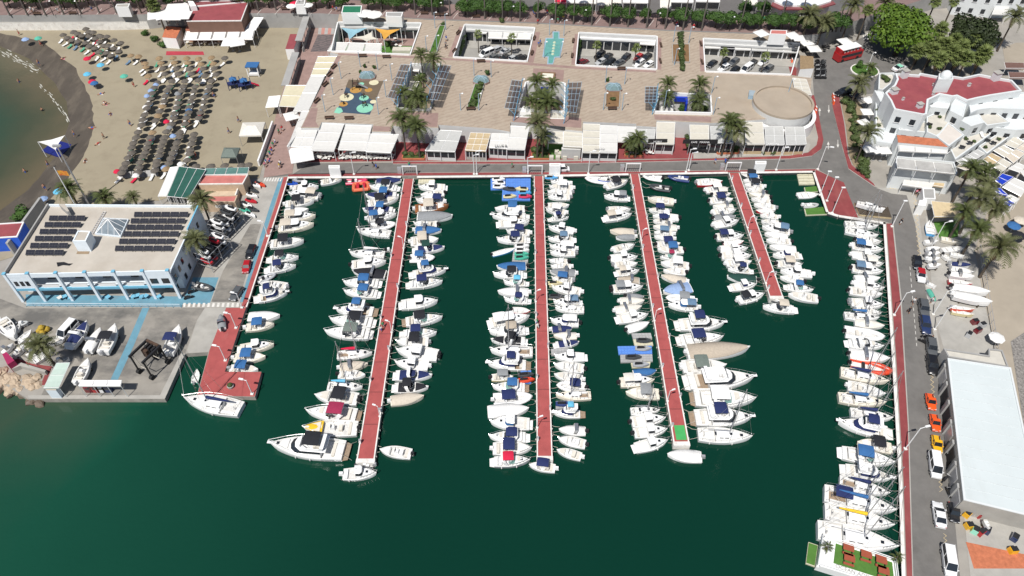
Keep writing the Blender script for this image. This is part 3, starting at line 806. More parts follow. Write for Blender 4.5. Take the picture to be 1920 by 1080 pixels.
  if not opts.get('nomast'):
   b=MB(); b.tube((xm,0,zm),(xm,0,zm+H),.10,.07,6)
   b.build('mast',m_alu,root)
   for k in (.45,.72): b=MB(); b.tube((xm,-W*.30*(1.3 -k),zm+H*k),(xm,W*.30*(1.3 -k),zm+H*k),.03,n=4); b.build('spreader',m_alu,root)
   b=MB(); top=(xm,0,zm+H*.97)
   b.tube(top,(L/2 -.1,0,fb*1.25),.035,n=3); b.tube(top,(-L/2+.1,0,fb*.9),.02,n=3)
   for s in (-1,1):
    b.path([(xm -.1,s*W*.46,zs(.55)),(xm,s*W*.30*.85,zm+H*.45),(xm,s*W*.3*.58,zm+H*.72),top],.02,3)
   b.build('rigging',m_steel,root)
   zb=zm+1.0; b=MB(); b.tube((xm -.1,0,zb),(X(.16),0,zb+.1),.07,.06,5); b.build('boom',m_alu,root)
   if cm:
    b=MB(); secs=[]
    for t,r in ((0,.30),(.25,.27),(.6,.22),(1,.11)):
     x=xm -.12+(X(.17) -xm)*t; secs.append([(x,r*math.cos(a),zb+.16+r*1.1*math.sin(a)) for a in [2*math.pi*q/7 for q in range(7)]])
    b.loft(secs,close_ring=True); b.face(secs[-1]); b.build('sail_cover',cm,root,smooth=60)
  if opts.get('g'): bimini(root,X(.12),X(.36),W*.55,fb+1.6,canvas(opts['g']),fb*.9,'sprayhood')
  bow_rail(root,L,W,fb,.8,1.9,.55)
  for s in (-1,1):
   b=MB(); pr=None
   for t in (.02,.2,.4,.6,.8):
    q=(X(t),s*(W/2*prof(t,1.9,.8) -.06),zs(t)); q2=(q[0],q[1],q[2]+.55)
    b.tube(q,q2,.018,n=3)
    if pr: b.tube(pr,q2,.014,n=3)
    pr=q2
   b.build('lifeline',m_steel,root)
  fenders(root,L,W,fb)
 elif style == 'r':
  tm=HULL.get(opts.get('tc',''),m_tube) if opts.get('tc') else m_tube
  b=MB(); rt=W*.15
  path=[]
  for t in (0,.2,.4,.55,.7,.82,.92,.985):
   path.append((X(t),(W/2 -rt)*(1 if t < .5 else max(.0,1 -((t -.5)/.5) ** 2.4)),.30+.35*t*t))
  full=path+[(p_[0],-p_[1],p_[2]) for p_ in reversed(path[:-1])]
  secs=[]
  for i,p_ in enumerate(full):
   a=Vector(full[max(0,i -1)]); c=Vector(full[min(len(full) -1,i+1)]); d=(c -a).normalized(); up=Vector((0,0,1)); sd=d.cross(up).normalized()
   secs.append([tuple(Vector(p_)+sd*(rt*math.cos(q))+up*(rt*math.sin(q))) for q in [2*math.pi*k/8 for k in range(8)]])
  b.loft(secs,close_ring=True); b.face(secs[0]); b.face(list(reversed(secs[-1])))
  b.build('inflatable_tube',tm,root,smooth=50)
  b=MB(); b.prism([(X(.03),-W*.33),(X(.6),-W*.33),(X(.88),-W*.1),(X(.88),W*.1),(X(.6),W*.33),(X(.03),W*.33)],-.2,.2); b.build('hull_floor',rnd.choice([m_floor,m_deck]),root)
  b=MB(); b.box((X(.48),0,.2),(.6,.6,.75),0,0,.8); b.build('console',m_white,root)
  b=MB(); b.box((X(.32),0,.2),(.5,W*.45,.5)); b.build('seat',rnd.choice([m_black,m_white,m_cush]),root)
  outboard(root,-L/2,0,.55,.9,mm)
  if cm: bimini(root,X(.22),X(.58),W*.7,2.1,cm,.6)
 elif style == 'v':
  hull(root,L,W,fb,hm,dm,p=2.1)
  cover(root,L,W,fb,cm or canvas('w'),.03,.96,.30+.05*L)
  if rnd.random() < .6: outboard(root,-L/2 -.05,0,fb*.75,.95,mm)
  if rnd.random() < .5: arch(root,X(.40),W*.92,fb*.9,.8+.05*L,m_steel,-.2)
 elif style == 'n':
  hull(root,L,W,fb,hm,dm,p=2.1)
  c2=canvas(can[0])
  cover(root,L,W,fb,c2,.62,.94,.16,2.1,'bow_cover',.84)
  cover(root,L,W,fb,c2,.12,.56,.48,2.1,'cockpit_cover',.92)
  windscreen(root,X(.60),W*.74,zs(.6),.4,m_glass,back=.2)
  pads(root,'swim_platform',[rect(-L/2 -.5,-L/2 -.01,-W*.36,W*.36)],fb*.3,.08,m_white)
  arch(root,X(.42),W*.9,fb*.95,1.1,m_white,-.3)
  if len(can) > 1: bimini(root,X(.26),X(.52),W*.74,fb+1.7,canvas(can[1]),fb)
  fenders(root,L,W,fb)
 elif style == 'd':
  hull(root,L,W,.45,hm,dm,.05,.88,p=2.3,floor=.25)
  for t in (.25,.55): b=MB(); b.box((X(t),0,.28),(.3,W*.8,.06)); b.build('thwart',m_deck,root)
  if rnd.random() < .5: outboard(root,-L/2,0,.45,.7,mm)
STY={'o': ('motorboat','open motorboat','motorboat'),'c': ('cabin_boat','cabin boat','motorboat'),'k': ('sport_cruiser','sport cruiser','motorboat'),'f': ('flybridge_yacht','flybridge yacht','yacht'),
       's': ('sailboat','sailing boat','sailboat'),'r': ('inflatable_boat','inflatable boat','dinghy'),'v': ('covered_boat','boat','motorboat'),'n': ('covered_boat','cruiser','motorboat'),'d': ('dinghy','small dinghy','dinghy')}
BEAM={'o': .37,'c': .36,'k': .335,'f': .335,'s': .315,'r': .42,'v': .36,'n': .35,'d': .40}
ORD='zeroth first second third fourth fifth sixth seventh eighth ninth tenth eleventh twelfth thirteenth fourteenth fifteenth sixteenth seventeenth eighteenth nineteenth twentieth'.split()+['twenty-' +x for x in 'first second third fourth fifth sixth seventh eighth ninth'.split()] 
for t_ in ('thirt','fort','fift','sixt','sevent'): ORD += [t_+'ieth']+[t_+'y-' +x for x in ORD[1:10]]
HNAME={'w': 'white','c': 'cream','r': 'red','n': 'navy','g': 'grey','k': 'dark grey','o': 'varnished wooden','b': 'light blue','O': 'orange-red','y': 'pale yellow','p': 'pink-red','B': 'royal blue','t': 'sea green'}
def boat_look(style,can,h,opts):
 hn=HNAME[h]; nm=STY[style][1]
 cn=CC[can[0]][0].replace(' canvas','') if can and can != '-' else ''
 if style == 'r' and opts.get('tc'): hn=HNAME[opts['tc']]
 if style == 'r' and not opts.get('tc'): hn='grey'
 if style == 'v': return f'{hn} {nm} under {cn} cover'
 if style == 'n': return f'{hn} {nm} under {cn} covers'
 if style == 's': return f'{hn} {nm} with {cn} sail cover' if cn else f'{hn} {nm}'
 return f'{hn} {nm} with {cn} canopy' if cn else f'{hn} {nm}'
def boat_row(text,first,last,where,group):
 rows=[l.split() for l in text.strip().splitlines() if l.strip()]
 n=len(rows)
 for i,r_ in enumerate(rows):
  bx,by,sx,sy=(float(k) for k in r_[:4]); style=r_[4]; can=r_[5]
  opts=dict(k.split('=') for k in r_[6:])
  h=opts.get('h','w')
  zz=float(opts.get('z',WZ))
  P,S=at(bx,by,zz+.75),at(sx,sy,zz+.75)
  d=P -S; L=d.length*.97
  mid=(P+S)/2; mid.z=zz
  if style in 'kfn': L -= .65; mid += d.normalized()*.32
  W=L*BEAM[style]*float(opts.get('w',1))*rnd.uniform(1.04,1.12)
  if L < 6: W *= 1.06
  if i+1 <= n -i: pos=f'{ORD[i + 1]} from {first}'
  else: pos=f'{ORD[n - i]} from {last}'
  label=opts['label'].replace('_',' ') if 'label' in opts else f'{boat_look(style, can, h, opts)}, {pos} {where}'
  root=thing(STY[style][0],label,STY[style][2],mid,math.atan2(d.y,d.x),group)
  if 'roll' in opts: root.rotation_euler[0]=float(opts['roll'])
  make_boat(root,L,W,style,can,HULL[h],opts)
  if zz > .2:
   for x in (-.28,.2): b=MB(); b.box((x*L,0,-zz),(.25,W*.7,zz -.12)); b.build('stand',m_bark,root)
  side=1 if 'left of' in where or 'right-hand' in where else (-1 if 'right of' in where or 'west quay' in where else 0)
  if side:
   k=1 if d.x*side > 0 else -1; fb=.30+.085*L
   for s in (-1,1): b=MB(); b.path([(k*L*.47,s*W*.22,fb),(k*(L*.5+.8),s*W*.3,fb*.75),(k*(L*.5+1.7),s*W*.42,.95)],.03,3); b.build('mooring_line',m_rope,root)
# bow x, bow y, stern x, stern y (points of the photo), kind, canopy, options
boat_row('''
598 349 548 351 c -
540 362 599 367 c e m=2
590 376 534 382 o k
579 392 532 396 v w
593 404 531 409 c e h=c
590 420 521 427 c e h=c
571 451 506 457 o k
561 481 498 486 k k
556 497 494 506 k n
517 513 481 524 r - tc=g
486 531 538 536 o -
540 547 476 560 f n g=n w=1.15
526 591 464 593 v w
515 607 460 613 o b h=c
515 645 448 653 c - h=c
499 668 438 670 o b h=c
485 692 430 690 o b
''','top','bottom','of red west quay','boats moored along the west quay')
boat_row('''
754 338 704 337 v n
692 349 750 352 k k
684 366 749 366 n nb
747 372 688 381 o k
679 392 742 394 n nb
744 401 688 409 c b
741 419 694 423 r k tc=w
669 431 733 438 s - H=12
655 474 722 477 s w H=9
725 490 658 496 c -
660 508 724 514 v k
643 529 716 531 k b
644 546 714 551 k b
628 580 707 584 f b g=n
618 599 705 605 k k
608 622 700 626 k o
699 661 631 665 s r H=11
691 681 636 688 v e h=c
686 702 634 700 o -
681 725 613 723 s a H=12
589 741 672 748 o k m=2
573 771 677 779 k m
568 803 672 803 o - q=y w=.9
506 834 655 846 f k w=.9
''','shore','outer end','left of leftmost pier','boats on the left of the leftmost pier')
boat_row('''
784 350 835 350 c -
788 365 833 360 o -
779 374 833 377 c n
842 386 777 391 o e h=o
850 405 781 405 v g
775 418 820 419 o -
829 431 777 430 v b
823 448 769 452 o e w=1.2
835 463 770 468 n nd
814 482 768 482 r b tc=w
838 505 767 515 f b g=n
831 527 760 534 k n
822 564 751 571 c -
831 594 753 604 k k
820 623 748 626 k n
742 640 804 640 o k
742 656 822 666 c - m=2
740 679 804 685 c -
812 703 733 703 n n
805 725 731 726 n kk
796 742 731 751 v e h=c
711 842 772 850 o - mc=k
''','shore','outer end','right of leftmost pier','boats on the right of the leftmost pier')
boat_row('''
927 391 985 391 o b
921 404 992 406 f -
993 416 934 419 c -
949 432 994 435 o n
931 449 994 448 k n q=n
968 463 922 475 d - h=b w=.6
930 499 988 498 v b
924 514 988 514 k k
944 528 992 530 k a
932 546 992 547 v w
945 560 996 563 k n
995 581 960 578 d - h=r
994 593 918 606 c w q=t
916 622 992 618 k f
919 636 992 640 n kk
918 657 1000 659 s - H=12
913 681 994 684 f n g=n
963 705 921 706 o g h=y
922 724 992 726 k b
997 743 924 748 r n tc=w m=2
993 766 913 772 v w
918 791 994 794 c - g=b
916 818 994 819 k n q=n
998 840 923 840 o n
995 862 918 865 k r h=g
''','shore','outer end','left of second pier','boats on the left of the second pier')
boat_row('''
1032 339 1069 342 c -
1029 349 1075 351 o w
1026 359 1073 359 o -
1027 368 1069 368 c -
1068 384 1026 384 o -
1023 391 1062 397 o w
1067 406 1027 410 k n
1028 425 1077 432 c -
1027 447 1081 448 k s
1030 461 1080 465 c w
1031 473 1079 473 c -
1029 487 1065 488 o -
1032 498 1071 498 o -
1030 508 1080 511 v g
1034 520 1074 524 o b
1034 538 1090 546 c -
1037 565 1088 566 c s
1040 577 1096 579 s - H=8.5
1032 600 1086 604 c w g=n
1074 614 1034 616 v n
1037 628 1082 628 v c h=c
1087 640 1035 646 n n
1039 668 1097 668 c -
1038 683 1096 690 o -
1038 701 1093 710 o -
1045 721 1099 725 r n tc=w
1041 741 1109 740 s - H=9 h=c
1037 773 1096 775 f a g=n
1047 804 1099 807 v w
1046 821 1099 832 o - mc=k
1043 842 1091 855 o -
''','shore','outer end','right of second pier','boats on the right of the second pier')
boat_row('''
1178 338 1135 349 o k
1132 367 1178 370 c g
1183 392 1140 391 o -
1185 401 1133 409 c e
1143 432 1190 434 v e h=c
1154 444 1191 442 v g
1191 458 1149 467 o -
1196 481 1144 483 c -
1196 493 1151 495 o -
1199 506 1156 511 c e
1156 522 1200 525 v f
1206 537 1148 541 c g m=2
1208 555 1174 553 v g
1209 563 1162 563 v c
1204 574 1153 581 v c
1216 589 1158 598 c -
1218 604 1175 617 v w
1232 694 1187 699 v b
1228 712 1162 716 c c h=c
1172 735 1237 738 o g h=c
1238 768 1182 770 s - H=7
1249 783 1183 790 c -
1252 804 1188 811 c - mc=k
1253 825 1191 839 c - mc=k
''','shore','outer end','left of third pier','boats on the left of the third pier')
boat_row('''
1206 329 1242 333 r - tc=w
1253 330 1293 334 r - tc=n
1218 348 1257 352 r - tc=k
1214 372 1264 377 o - h=c
1216 392 1255 394 o n
1223 404 1273 407 c - g=b
1224 413 1261 413 o n
1224 424 1270 426 v c
1226 434 1263 437 o s
1226 442 1264 446 o -
1276 456 1231 457 o n
1232 467 1282 467 o b
1237 481 1277 480 k m
1238 492 1293 498 o w mc=k
1243 506 1286 509 o -
1239 516 1288 526 v e
1242 546 1297 537 v l w=1.25
1250 557 1304 562 r g tc=w m=2
1252 571 1309 575 c s g=b
1360 606 1266 609 f n
1357 632 1268 638 k n
1406 654 1285 661 v f w=.8
1363 685 1278 687 o o m=2
1415 709 1282 716 f -
1418 749 1293 746 k w
1412 783 1294 783 f n
1411 820 1307 814 s - H=12.5
''','shore','outer end','right of third pier','boats on the right of the third pier')
boat_row('''
1366 353 1323 355 o w
1371 362 1336 363 o c
1375 373 1330 375 o n
1336 386 1376 386 v c
1381 393 1336 397 o -
1380 405 1338 407 v g
1386 413 1338 421 c -
1395 441 1343 443 c n
1396 450 1356 453 d - h=p
1403 465 1350 466 c -
1409 479 1352 478 c -
1410 490 1361 493 o w
1364 503 1414 507 k n
1362 517 1420 524 v d
1419 532 1371 538 c - g=n
1434 550 1384 562 c k
''','shore','outer end','left of shortest pier','boats on the left of the shortest pier')
boat_row('''
1389 327 1425 331 o k h=k
1393 337 1427 337 o b
1395 345 1433 348 o k
1398 353 1436 359 o - mc=k
1404 362 1444 368 v c h=c
1408 371 1446 377 o -
1413 382 1455 388 o -
1417 392 1452 397 d - h=r
1425 402 1460 405 o -
1427 413 1462 416 o -
1428 424 1482 434 c s
1433 437 1478 442 v w
1436 449 1484 452 o -
1442 461 1494 467 v w
1448 477 1501 478 c - g=n
1505 495 1457 493 o e
1462 507 1523 513 c -
1462 518 1508 526 o - mc=k
1526 543 1470 536 k b
1477 551 1535 559 o -
''','shore','outer end','right of shortest pier','boats on the right of the shortest pier')
boat_row('''
1647 424 1584 419 s - H=9
1647 442 1584 430 s - H=10
1653 453 1605 447 o -
1656 468 1597 459 c b
1652 483 1597 476 c -
1657 494 1610 491 o c
1656 509 1597 501 c s
1651 521 1603 521 v w
1659 540 1601 530 c -
1655 552 1592 543 o - mc=k
1658 572 1595 565 c - m=2
1653 587 1604 578 o -
1649 596 1583 590 s b H=10
1659 611 1602 602 v c
1658 631 1584 619 r - tc=w m=2
1658 649 1584 642 k - m=2
1669 673 1592 662 v w
1673 696 1594 678 r - tc=O m=2
1667 716 1575 696 s n H=13 h=c
1661 739 1589 721 o - 
1662 756 1571 744 s b H=13 h=c
1675 784 1594 772 s n H=12
1569 790 1674 813 f n g=n
1606 828 1674 840 o k h=c
1679 868 1570 846 k b
1675 897 1577 878 f - g=n
1669 926 1573 900 s n H=13
1681 959 1543 924 s b H=15 g=n
1677 987 1544 958 s y H=15
1684 1028 1530 993 s - H=15.5
''','top','bottom','of right-hand quay','boats moored along the right-hand quay')
boat_row('''
642 334 600 341 o - label=white_open_motorboat_lying_alongside_the_top_quay,_left_of_the_leftmost_pier
1098 333 1140 337 r - tc=w label=white_inflatable_boat_lying_alongside_the_top_quay_right_of_second_pier
1536 362 1496 364 d - label=plain_white_sailing_dinghy_hull_moored_between_the_two_green_pontoons
1535 383 1506 383 r - label=small_grey_inflatable_boat_moored_just_above_the_lower_green_pontoon
345 748 454 768 s n H=17 label=white_sailing_boat_with_tall_mast_moored_at_end_of_red_west_quay
707 886 642 888 c - label=white_cabin_boat_lying_across_the_outer_end_of_the_leftmost_pier
665 870 701 870 r - tc=k label=black_inflatable_boat_squeezed_between_leftmost_pier_end_and_white_cabin_boat
991 870 1042 877 o n label=white_motorboat_with_navy_canopy_lying_across_outer_end_of_second_pier
1250 851 1317 856 v w label=white_covered_boat_lying_across_outer_end_of_the_green-matted_third_pier
1429 574 1497 580 k e q=b label=white_cruiser_with_beige_canopy_and_blue_bow_cover_off_shortest_pier_end
1444 561 1467 563 r - tc=k label=dark_inflatable_tender_between_shortest_pier_end_and_beige-canopied_cruiser
735 466 722 467 r - tc=k label=dark_inflatable_tender_moored_beside_the_motor_sailer_at_leftmost_pier
''','the left','the right','','boats moored at quay ends')
# ------------------------------------------------------------------ plants
def leafmat(name,a,b,rough=0.6,scale=0.8):
 m=mat(name,a,rough,rgb2=b,scale=scale,detail=5,spec=0.25)
 nt=m.node_tree; p=nt.nodes['Principled BSDF']
 return m
m_palm=leafmat('palm_frond',(0.042,0.058,0.016),(0.105,0.125,0.042),scale=0.5)
m_palm2=leafmat('olive_palm_frond',(0.060,0.070,0.026),(0.140,0.145,0.064),scale=0.5)
m_fan=leafmat('fan_palm_leaf',(0.075,0.105,0.028),(0.190,0.225,0.075),scale=0.5)
m_dead=leafmat('dry_frond',(0.16,0.10,0.05),(0.26,0.17,0.09))
m_trunk=mat('palm_trunk',(0.085,0.068,0.052),0.95,.3,2.0,bump=.5,bscale=5)
m_trunkg=mat('grey_palm_trunk',(0.125,0.110,0.098),0.95,.25,2.0,bump=.4,bscale=5)
m_bark=mat('bark',(0.07,0.055,0.04),0.95,.3,2.0,bump=.5,bscale=4)
m_leafd=leafmat('clipped_tree_leaves',(0.018,0.044,0.009),(0.058,0.115,0.022),scale=1.1)
m_ficus=leafmat('bright_ficus_leaves',(0.034,0.075,0.007),(0.120,0.190,0.022),scale=0.7)
m_ficusd=leafmat('dark_ficus_leaves',(0.011,0.019,0.006),(0.038,0.052,0.018),scale=0.7)
m_shrub=leafmat('shrub_leaves',(0.030,0.050,0.014),(0.090,0.125,0.040),scale=1.0)
m_grass=mat('lawn_grass',(0.055,0.125,0.018),0.9,.3,1.2,bump=.4,bscale=9)
m_turf=mat('artificial_turf',(0.072,0.175,0.030),0.9,.15,1.2,bump=.3,bscale=9)
m_soil=mat('brown_soil',(0.20,0.115,0.055),0.95,.2,1.0,bump=.4,bscale=4)
def frond_mesh(name,m,L=2.9,droop=1.5,lw=.46,nl=13,up=.55):
 b=MB(); pts=[]
 for i in range(9):
  t=i/8; pts.append(Vector((L*t*(1 -.16*t*t),0,up*L*.45*math.sin(t*1.9) -droop*t ** 2.3)))
 for a,c,w0,w1 in zip(pts[:-1],pts[1:],[.07 -.007*k for k in range(8)],[.063 -.007*k for k in range(8)]):
  b.add([a+Vector((0,w0,0)),a -Vector((0,w0,0)),c -Vector((0,w1,0)),c+Vector((0,w1,0))],[(0,1,2,3)])
 for i in range(nl):
  t=.14+.86*i/(nl -1)
  k=t*8; j=min(7,int(k)); p=pts[j].lerp(pts[j+1],k -j); d=(pts[j+1] -pts[j]).normalized()
  ll=lw*(1 -.65*abs(t -.45) ** 1.3)*(1.0 if t < .9 else .75)
  for s in (-1,1):
   tip=p+d*ll*.55+Vector((0,s*ll,0))+Vector((0,0,-ll*.28))
   e=d*.085
   b.add([p -e,p+e,tip+e*.4,tip -e*.4],[(0,1,2,3)] if s > 0 else [(3,2,1,0)])
 me=bpy.data.meshes.new(name); me.from_pydata(b.v,[],b.f); me.materials.append(m); me.update()
 return me
def fan_mesh(name,m,L=1.5,R_=.85):
 b=MB()
 tip=Vector((L*.55,0,.25))
 b.add([(0,.03,0),(0,-.03,0),(tip.x,-.02,tip.z),(tip.x,.02,tip.z)],[(0,1,2,3)])
 for i in range(11):
  a=R(-115+230*i/10)
  e=tip+Vector((math.cos(a)*R_,math.sin(a)*R_,-.35*R_*(1 if abs(a) < 1.2 else .7) -.1*(i % 2)))
  n=Vector((-math.sin(a),math.cos(a),.25))*.11
  mid=tip.lerp(e,.55)+Vector((0,0,.09))
  b.add([tip,mid -n,e,mid+n],[(0,1,2,3)])
 me=bpy.data.meshes.new(name); me.from_pydata(b.v,[],b.f); me.materials.append(m); me.update()
 return me
FR={'date': [frond_mesh('frond',m_palm,2.9,1.5),frond_mesh('frond',m_palm,2.5,.8,up=.8),frond_mesh('frond',m_palm,2.7,2.2)],
      'olive': [frond_mesh('frond',m_palm2,2.9,1.4),frond_mesh('frond',m_palm2,2.6,.8,up=.8),frond_mesh('frond',m_palm2,2.7,2.2)],
      'fan': [fan_mesh('fan_leaf',m_fan),fan_mesh('fan_leaf',m_fan,1.7,.95),fan_mesh('fan_leaf',m_fan,1.3,.8)]}
DEAD=frond_mesh('dry_frond',m_dead,1.7,1.9)
CROWN={}
def crown_mesh(kind,n,dead=4):
 b=MB()
 for i in range(n):
  src=FR[kind][i % 3]
  mtx=frond_matrix(i,n,kind)
  o=len(b.v)
  for v in src.vertices: b.v.append(tuple(mtx @ v.co))
  for p in src.polygons: b.f.append(tuple(o+k for k in p.vertices)); b.m.append(0)
 return b
def frond_matrix(i,n,kind,s=1.0):
 az=i*2.39996+rnd.uniform(-.2,.2)
 t=(i+.5)/n                                   # inner, upright fronds first
 el=R(68 -80*t+rnd.uniform(-7,7)) if kind != 'fan' else R(78 -125*t+rnd.uniform(-8,8))
 k=s*rnd.uniform(.86,1.1)
 return Matrix.Translation((math.cos(az)*.12,math.sin(az)*.12,.1 -.35*t)) @ Matrix.Rotation(az,4,'Z') @ Matrix.Rotation(-el,4,'Y') @ Matrix.Scale(k,4)
def trunk_mb(h,r0,r1,bend=(0,0),n=7):
 b=MB(); secs=[]
 for k in range(6):
  t=k/5; r=r0+(r1 -r0)*t
  if k == 0: r *= 1.25
  cx,cy=bend[0]*t*t,bend[1]*t*t
  secs.append([(cx+r*math.cos(2*math.pi*i/n),cy+r*math.sin(2*math.pi*i/n),h*t) for i in range(n)])
 b.loft(secs,close_ring=True); b.face(secs[-1])
 return b
def palm(label,cu,cv,bz,h,kind='date',n=34,s=1.0,r=.22,group='palms',grey=False,fronds=True,lean=(0,0),dead=3):
 top=at(cu,cv,bz+h)
 root=thing('palm_tree',label,'palm tree',(top.x -lean[0],top.y -lean[1],bz),0,group)
 trunk_mb(h,r,r*.72,lean).build('trunk',m_trunkg if grey else m_trunk,root,smooth=60)
 hold=root
 if fronds:
  for i in range(n):
   o=bpy.data.objects.new('frond' if kind != 'fan' else 'fan_leaf',FR[kind][(i*7+i // 3) % 3]); col.objects.link(o); o.parent=root
   o.matrix_local=Matrix.Translation((lean[0],lean[1],h)) @ frond_matrix(i,n,kind,s)
  for i in range(dead):
   o=bpy.data.objects.new('dry_frond',DEAD); col.objects.link(o); o.parent=root
   o.matrix_local=Matrix.Translation((lean[0],lean[1],h -.25)) @ Matrix.Rotation(rnd.uniform(0,6.28),4,'Z') @ Matrix.Rotation(R(35),4,'Y') @ Matrix.Scale(s*.9,4)
 else:
  key=(kind,n)
  if key not in CROWN:
   b=crown_mesh(kind,n); me=bpy.data.meshes.new('crown'); me.from_pydata(b.v,[],b.f); me.materials.append(FR[kind][0].materials[0]); CROWN[key]=me
  o=bpy.data.objects.new('crown',CROWN[key]); col.objects.link(o); o.parent=root; o.location=(lean[0],lean[1],h); o.scale=(s,s,s)
  o.rotation_euler[2]=rnd.uniform(0,6.28)
 return root
CR={}
def leaf_cloud(name,m,rx,ry,rz,n,size,seed,lumps=7,flat=0.0):
 rr=random.Random(seed); b=MB()
 L_=[(rr.uniform(0,6.28),rr.uniform(-.3,1),rr.uniform(.75,1.08)) for _ in range(lumps*4)]
 cs=[]
 for _ in range(lumps):
  a=rr.uniform(0,6.28); q=rr.uniform(.25,.62); z=rr.uniform(-.25,.5)
  cs.append((Vector((math.cos(a)*q,math.sin(a)*q,z)),rr.uniform(.36,.55)))
 cs.append((Vector((0,0,.1)),.72))
 for i in range(n):
  c,r=cs[i % len(cs)]
  d=Vector((rr.gauss(0,1),rr.gauss(0,1),rr.gauss(0,1))).normalized()
  if d.z < -.55: d.z *= -.4
  p=c+d*r*rr.uniform(.86,1.04)
  if p.z < -.62: p.z=-.62+rr.uniform(0,.1)
  P=Vector((p.x*rx,p.y*ry,p.z*rz))
  nn=(d+Vector((rr.uniform(-.7,.7),rr.uniform(-.7,.7),rr.uniform(-.2,.7)))).normalized()
  q=nn.to_track_quat('Z','Y'); sz=size*rr.uniform(.6,1.25); an=rr.uniform(0,6.28)
  ex=q @ Vector((math.cos(an),math.sin(an),0))*sz; ey=q @ Vector((-math.sin(an),math.cos(an),0))*sz*.75
  b.add([P -ex,P+ey*.8,P+ex,P -ey*.8],[(0,1,2,3)])
 b.ball((0,0,rz*.05),(rx*.62,ry*.62,rz*.55),8,6)
 me=bpy.data.meshes.new(name); me.from_pydata(b.v,[],b.f); me.materials.append(m); me.update()
 return me
TREES=[leaf_cloud('crown',m_leafd,2.55,2.55,2.0,1700,.22,11+k,6) for k in range(3)]
SHRUBS=[leaf_cloud('foliage',m_shrub,1.0,1.0,.8,320,.17,31+k,4) for k in range(3)]
BUSH=[leaf_cloud('foliage',m_leafd,1.0,1.0,.9,360,.15,41+k,4) for k in range(2)]
def tree(label,u,v,bz,h,s=1.0,sz=1.0,group='clipped trees along the promenade',mesh=None,name='clipped_tree',r=.16):
 c=at(u,v,bz+h)
 root=thing(name,label,'tree',(c.x,c.y,bz),0,group)
 b=trunk_mb(h,r,r*.7)
 for k in range(3):
  a=k*2.1+rnd.random(); b.tube((0,0,h*.6),(math.cos(a)*1.0*s,math.sin(a)*1.0*s,h*1.05),r*.5,r*.25,4)
 b.build('trunk',m_bark,root)
 o=bpy.data.objects.new('crown',mesh or rnd.choice(TREES)); col.objects.link(o); o.parent=root
 o.location=(0,0,h); o.scale=(s*rnd.uniform(.95,1.05),s*rnd.uniform(.95,1.05),sz); o.rotation_euler[2]=rnd.uniform(0,6.28)
 return root
def shrub(label,u,v,z,s,sz=None,mesh=None,group=None):
 c=at(u,v,z)
 root=thing('shrub',label,'shrub',c,rnd.uniform(0,6.28),group)
 o=bpy.data.objects.new('foliage',mesh or rnd.choice(SHRUBS)); col.objects.link(o); o.parent=root
 o.location=(0,0,.62*(sz or s)*.8); o.scale=(s,s,sz or s)
 b=MB(); b.tube((0,0,0),(0,0,.5*(sz or s)),.05*s+.02,n=5); b.build('stem',m_bark,root)
 return root
# ------------------------------------------------------------------ street furniture
def quay_lamp(label,u,v,h=6.2,arm=(1.5,.25),z=.02,m=None):
 p=at(u,v,z); root=thing('street_lamp',label,'street lamp',p,0,'white quay lamps')
 m=m or m_white
 b=MB(); b.tube((0,0,0),(0,0,h),.10,.07,6); b.build('pole',m,root)
 b=MB(); b.tube((0,0,h -.08),(arm[0],arm[1],h+.1),.06,.05,5); b.build('arm',m,root)
 b=MB(); b.box((arm[0],arm[1],h+.02),(.8,.32,.16),math.atan2(arm[1],arm[0])); b.build('lamp_head',m,root)
 b=MB(); b.box((0,0,0),(.5,.5,.22)); b.build('foot',m_edge,root)
 return root
m_lblue=mat('pale_blue_steel',(0.30,0.42,0.52),.5,.06,2)
m_skyst=mat('sky_blue_steel',(0.13,0.36,0.55),.5,.06,2)
def plaza_lamp(label,u,v,h=4.6,z=PZ+.02,m=None):
 p=at(u,v,z); root=thing('plaza_lamp',label,'lamp post',p,0,'lamp posts on the plaza')
 b=MB(); b.tube((0,0,0),(0,0,h),.10,.08,6); b.build('pole',m or m_lblue,root)
 b=MB(); b.tube((0,0,h -.1),(.55,.1,h+.05),.05,.04,4); b.build('arm',m or m_lblue,root)
 b=MB(); b.ball((.6,.1,h),(.26,.26,.16),7,5); b.build('lamp_globe',m_white,root)
 return root
m_bench=mat('dark_bench_wood',(0.085,0.05,0.035),.7,.2,3)
def bench(label,u,v,z,rz,L=2.2,group='benches on the plaza'):
 p=at(u,v,z); root=thing('bench',label,'bench',p,rz,group)
 b=MB(); b.box((0,0,.40),(L,.55,.08)); b.build('seat',m_bench,root)
 b=MB(); b.box((0,.27,.5),(L,.06,.3)); b.build('backrest',m_bench,root)
 for s in (-1,1):
  b=MB(); b.box((s*L*.38,0,0),(.12,.5,.40)); b.build('leg',m_black,root)
 return root
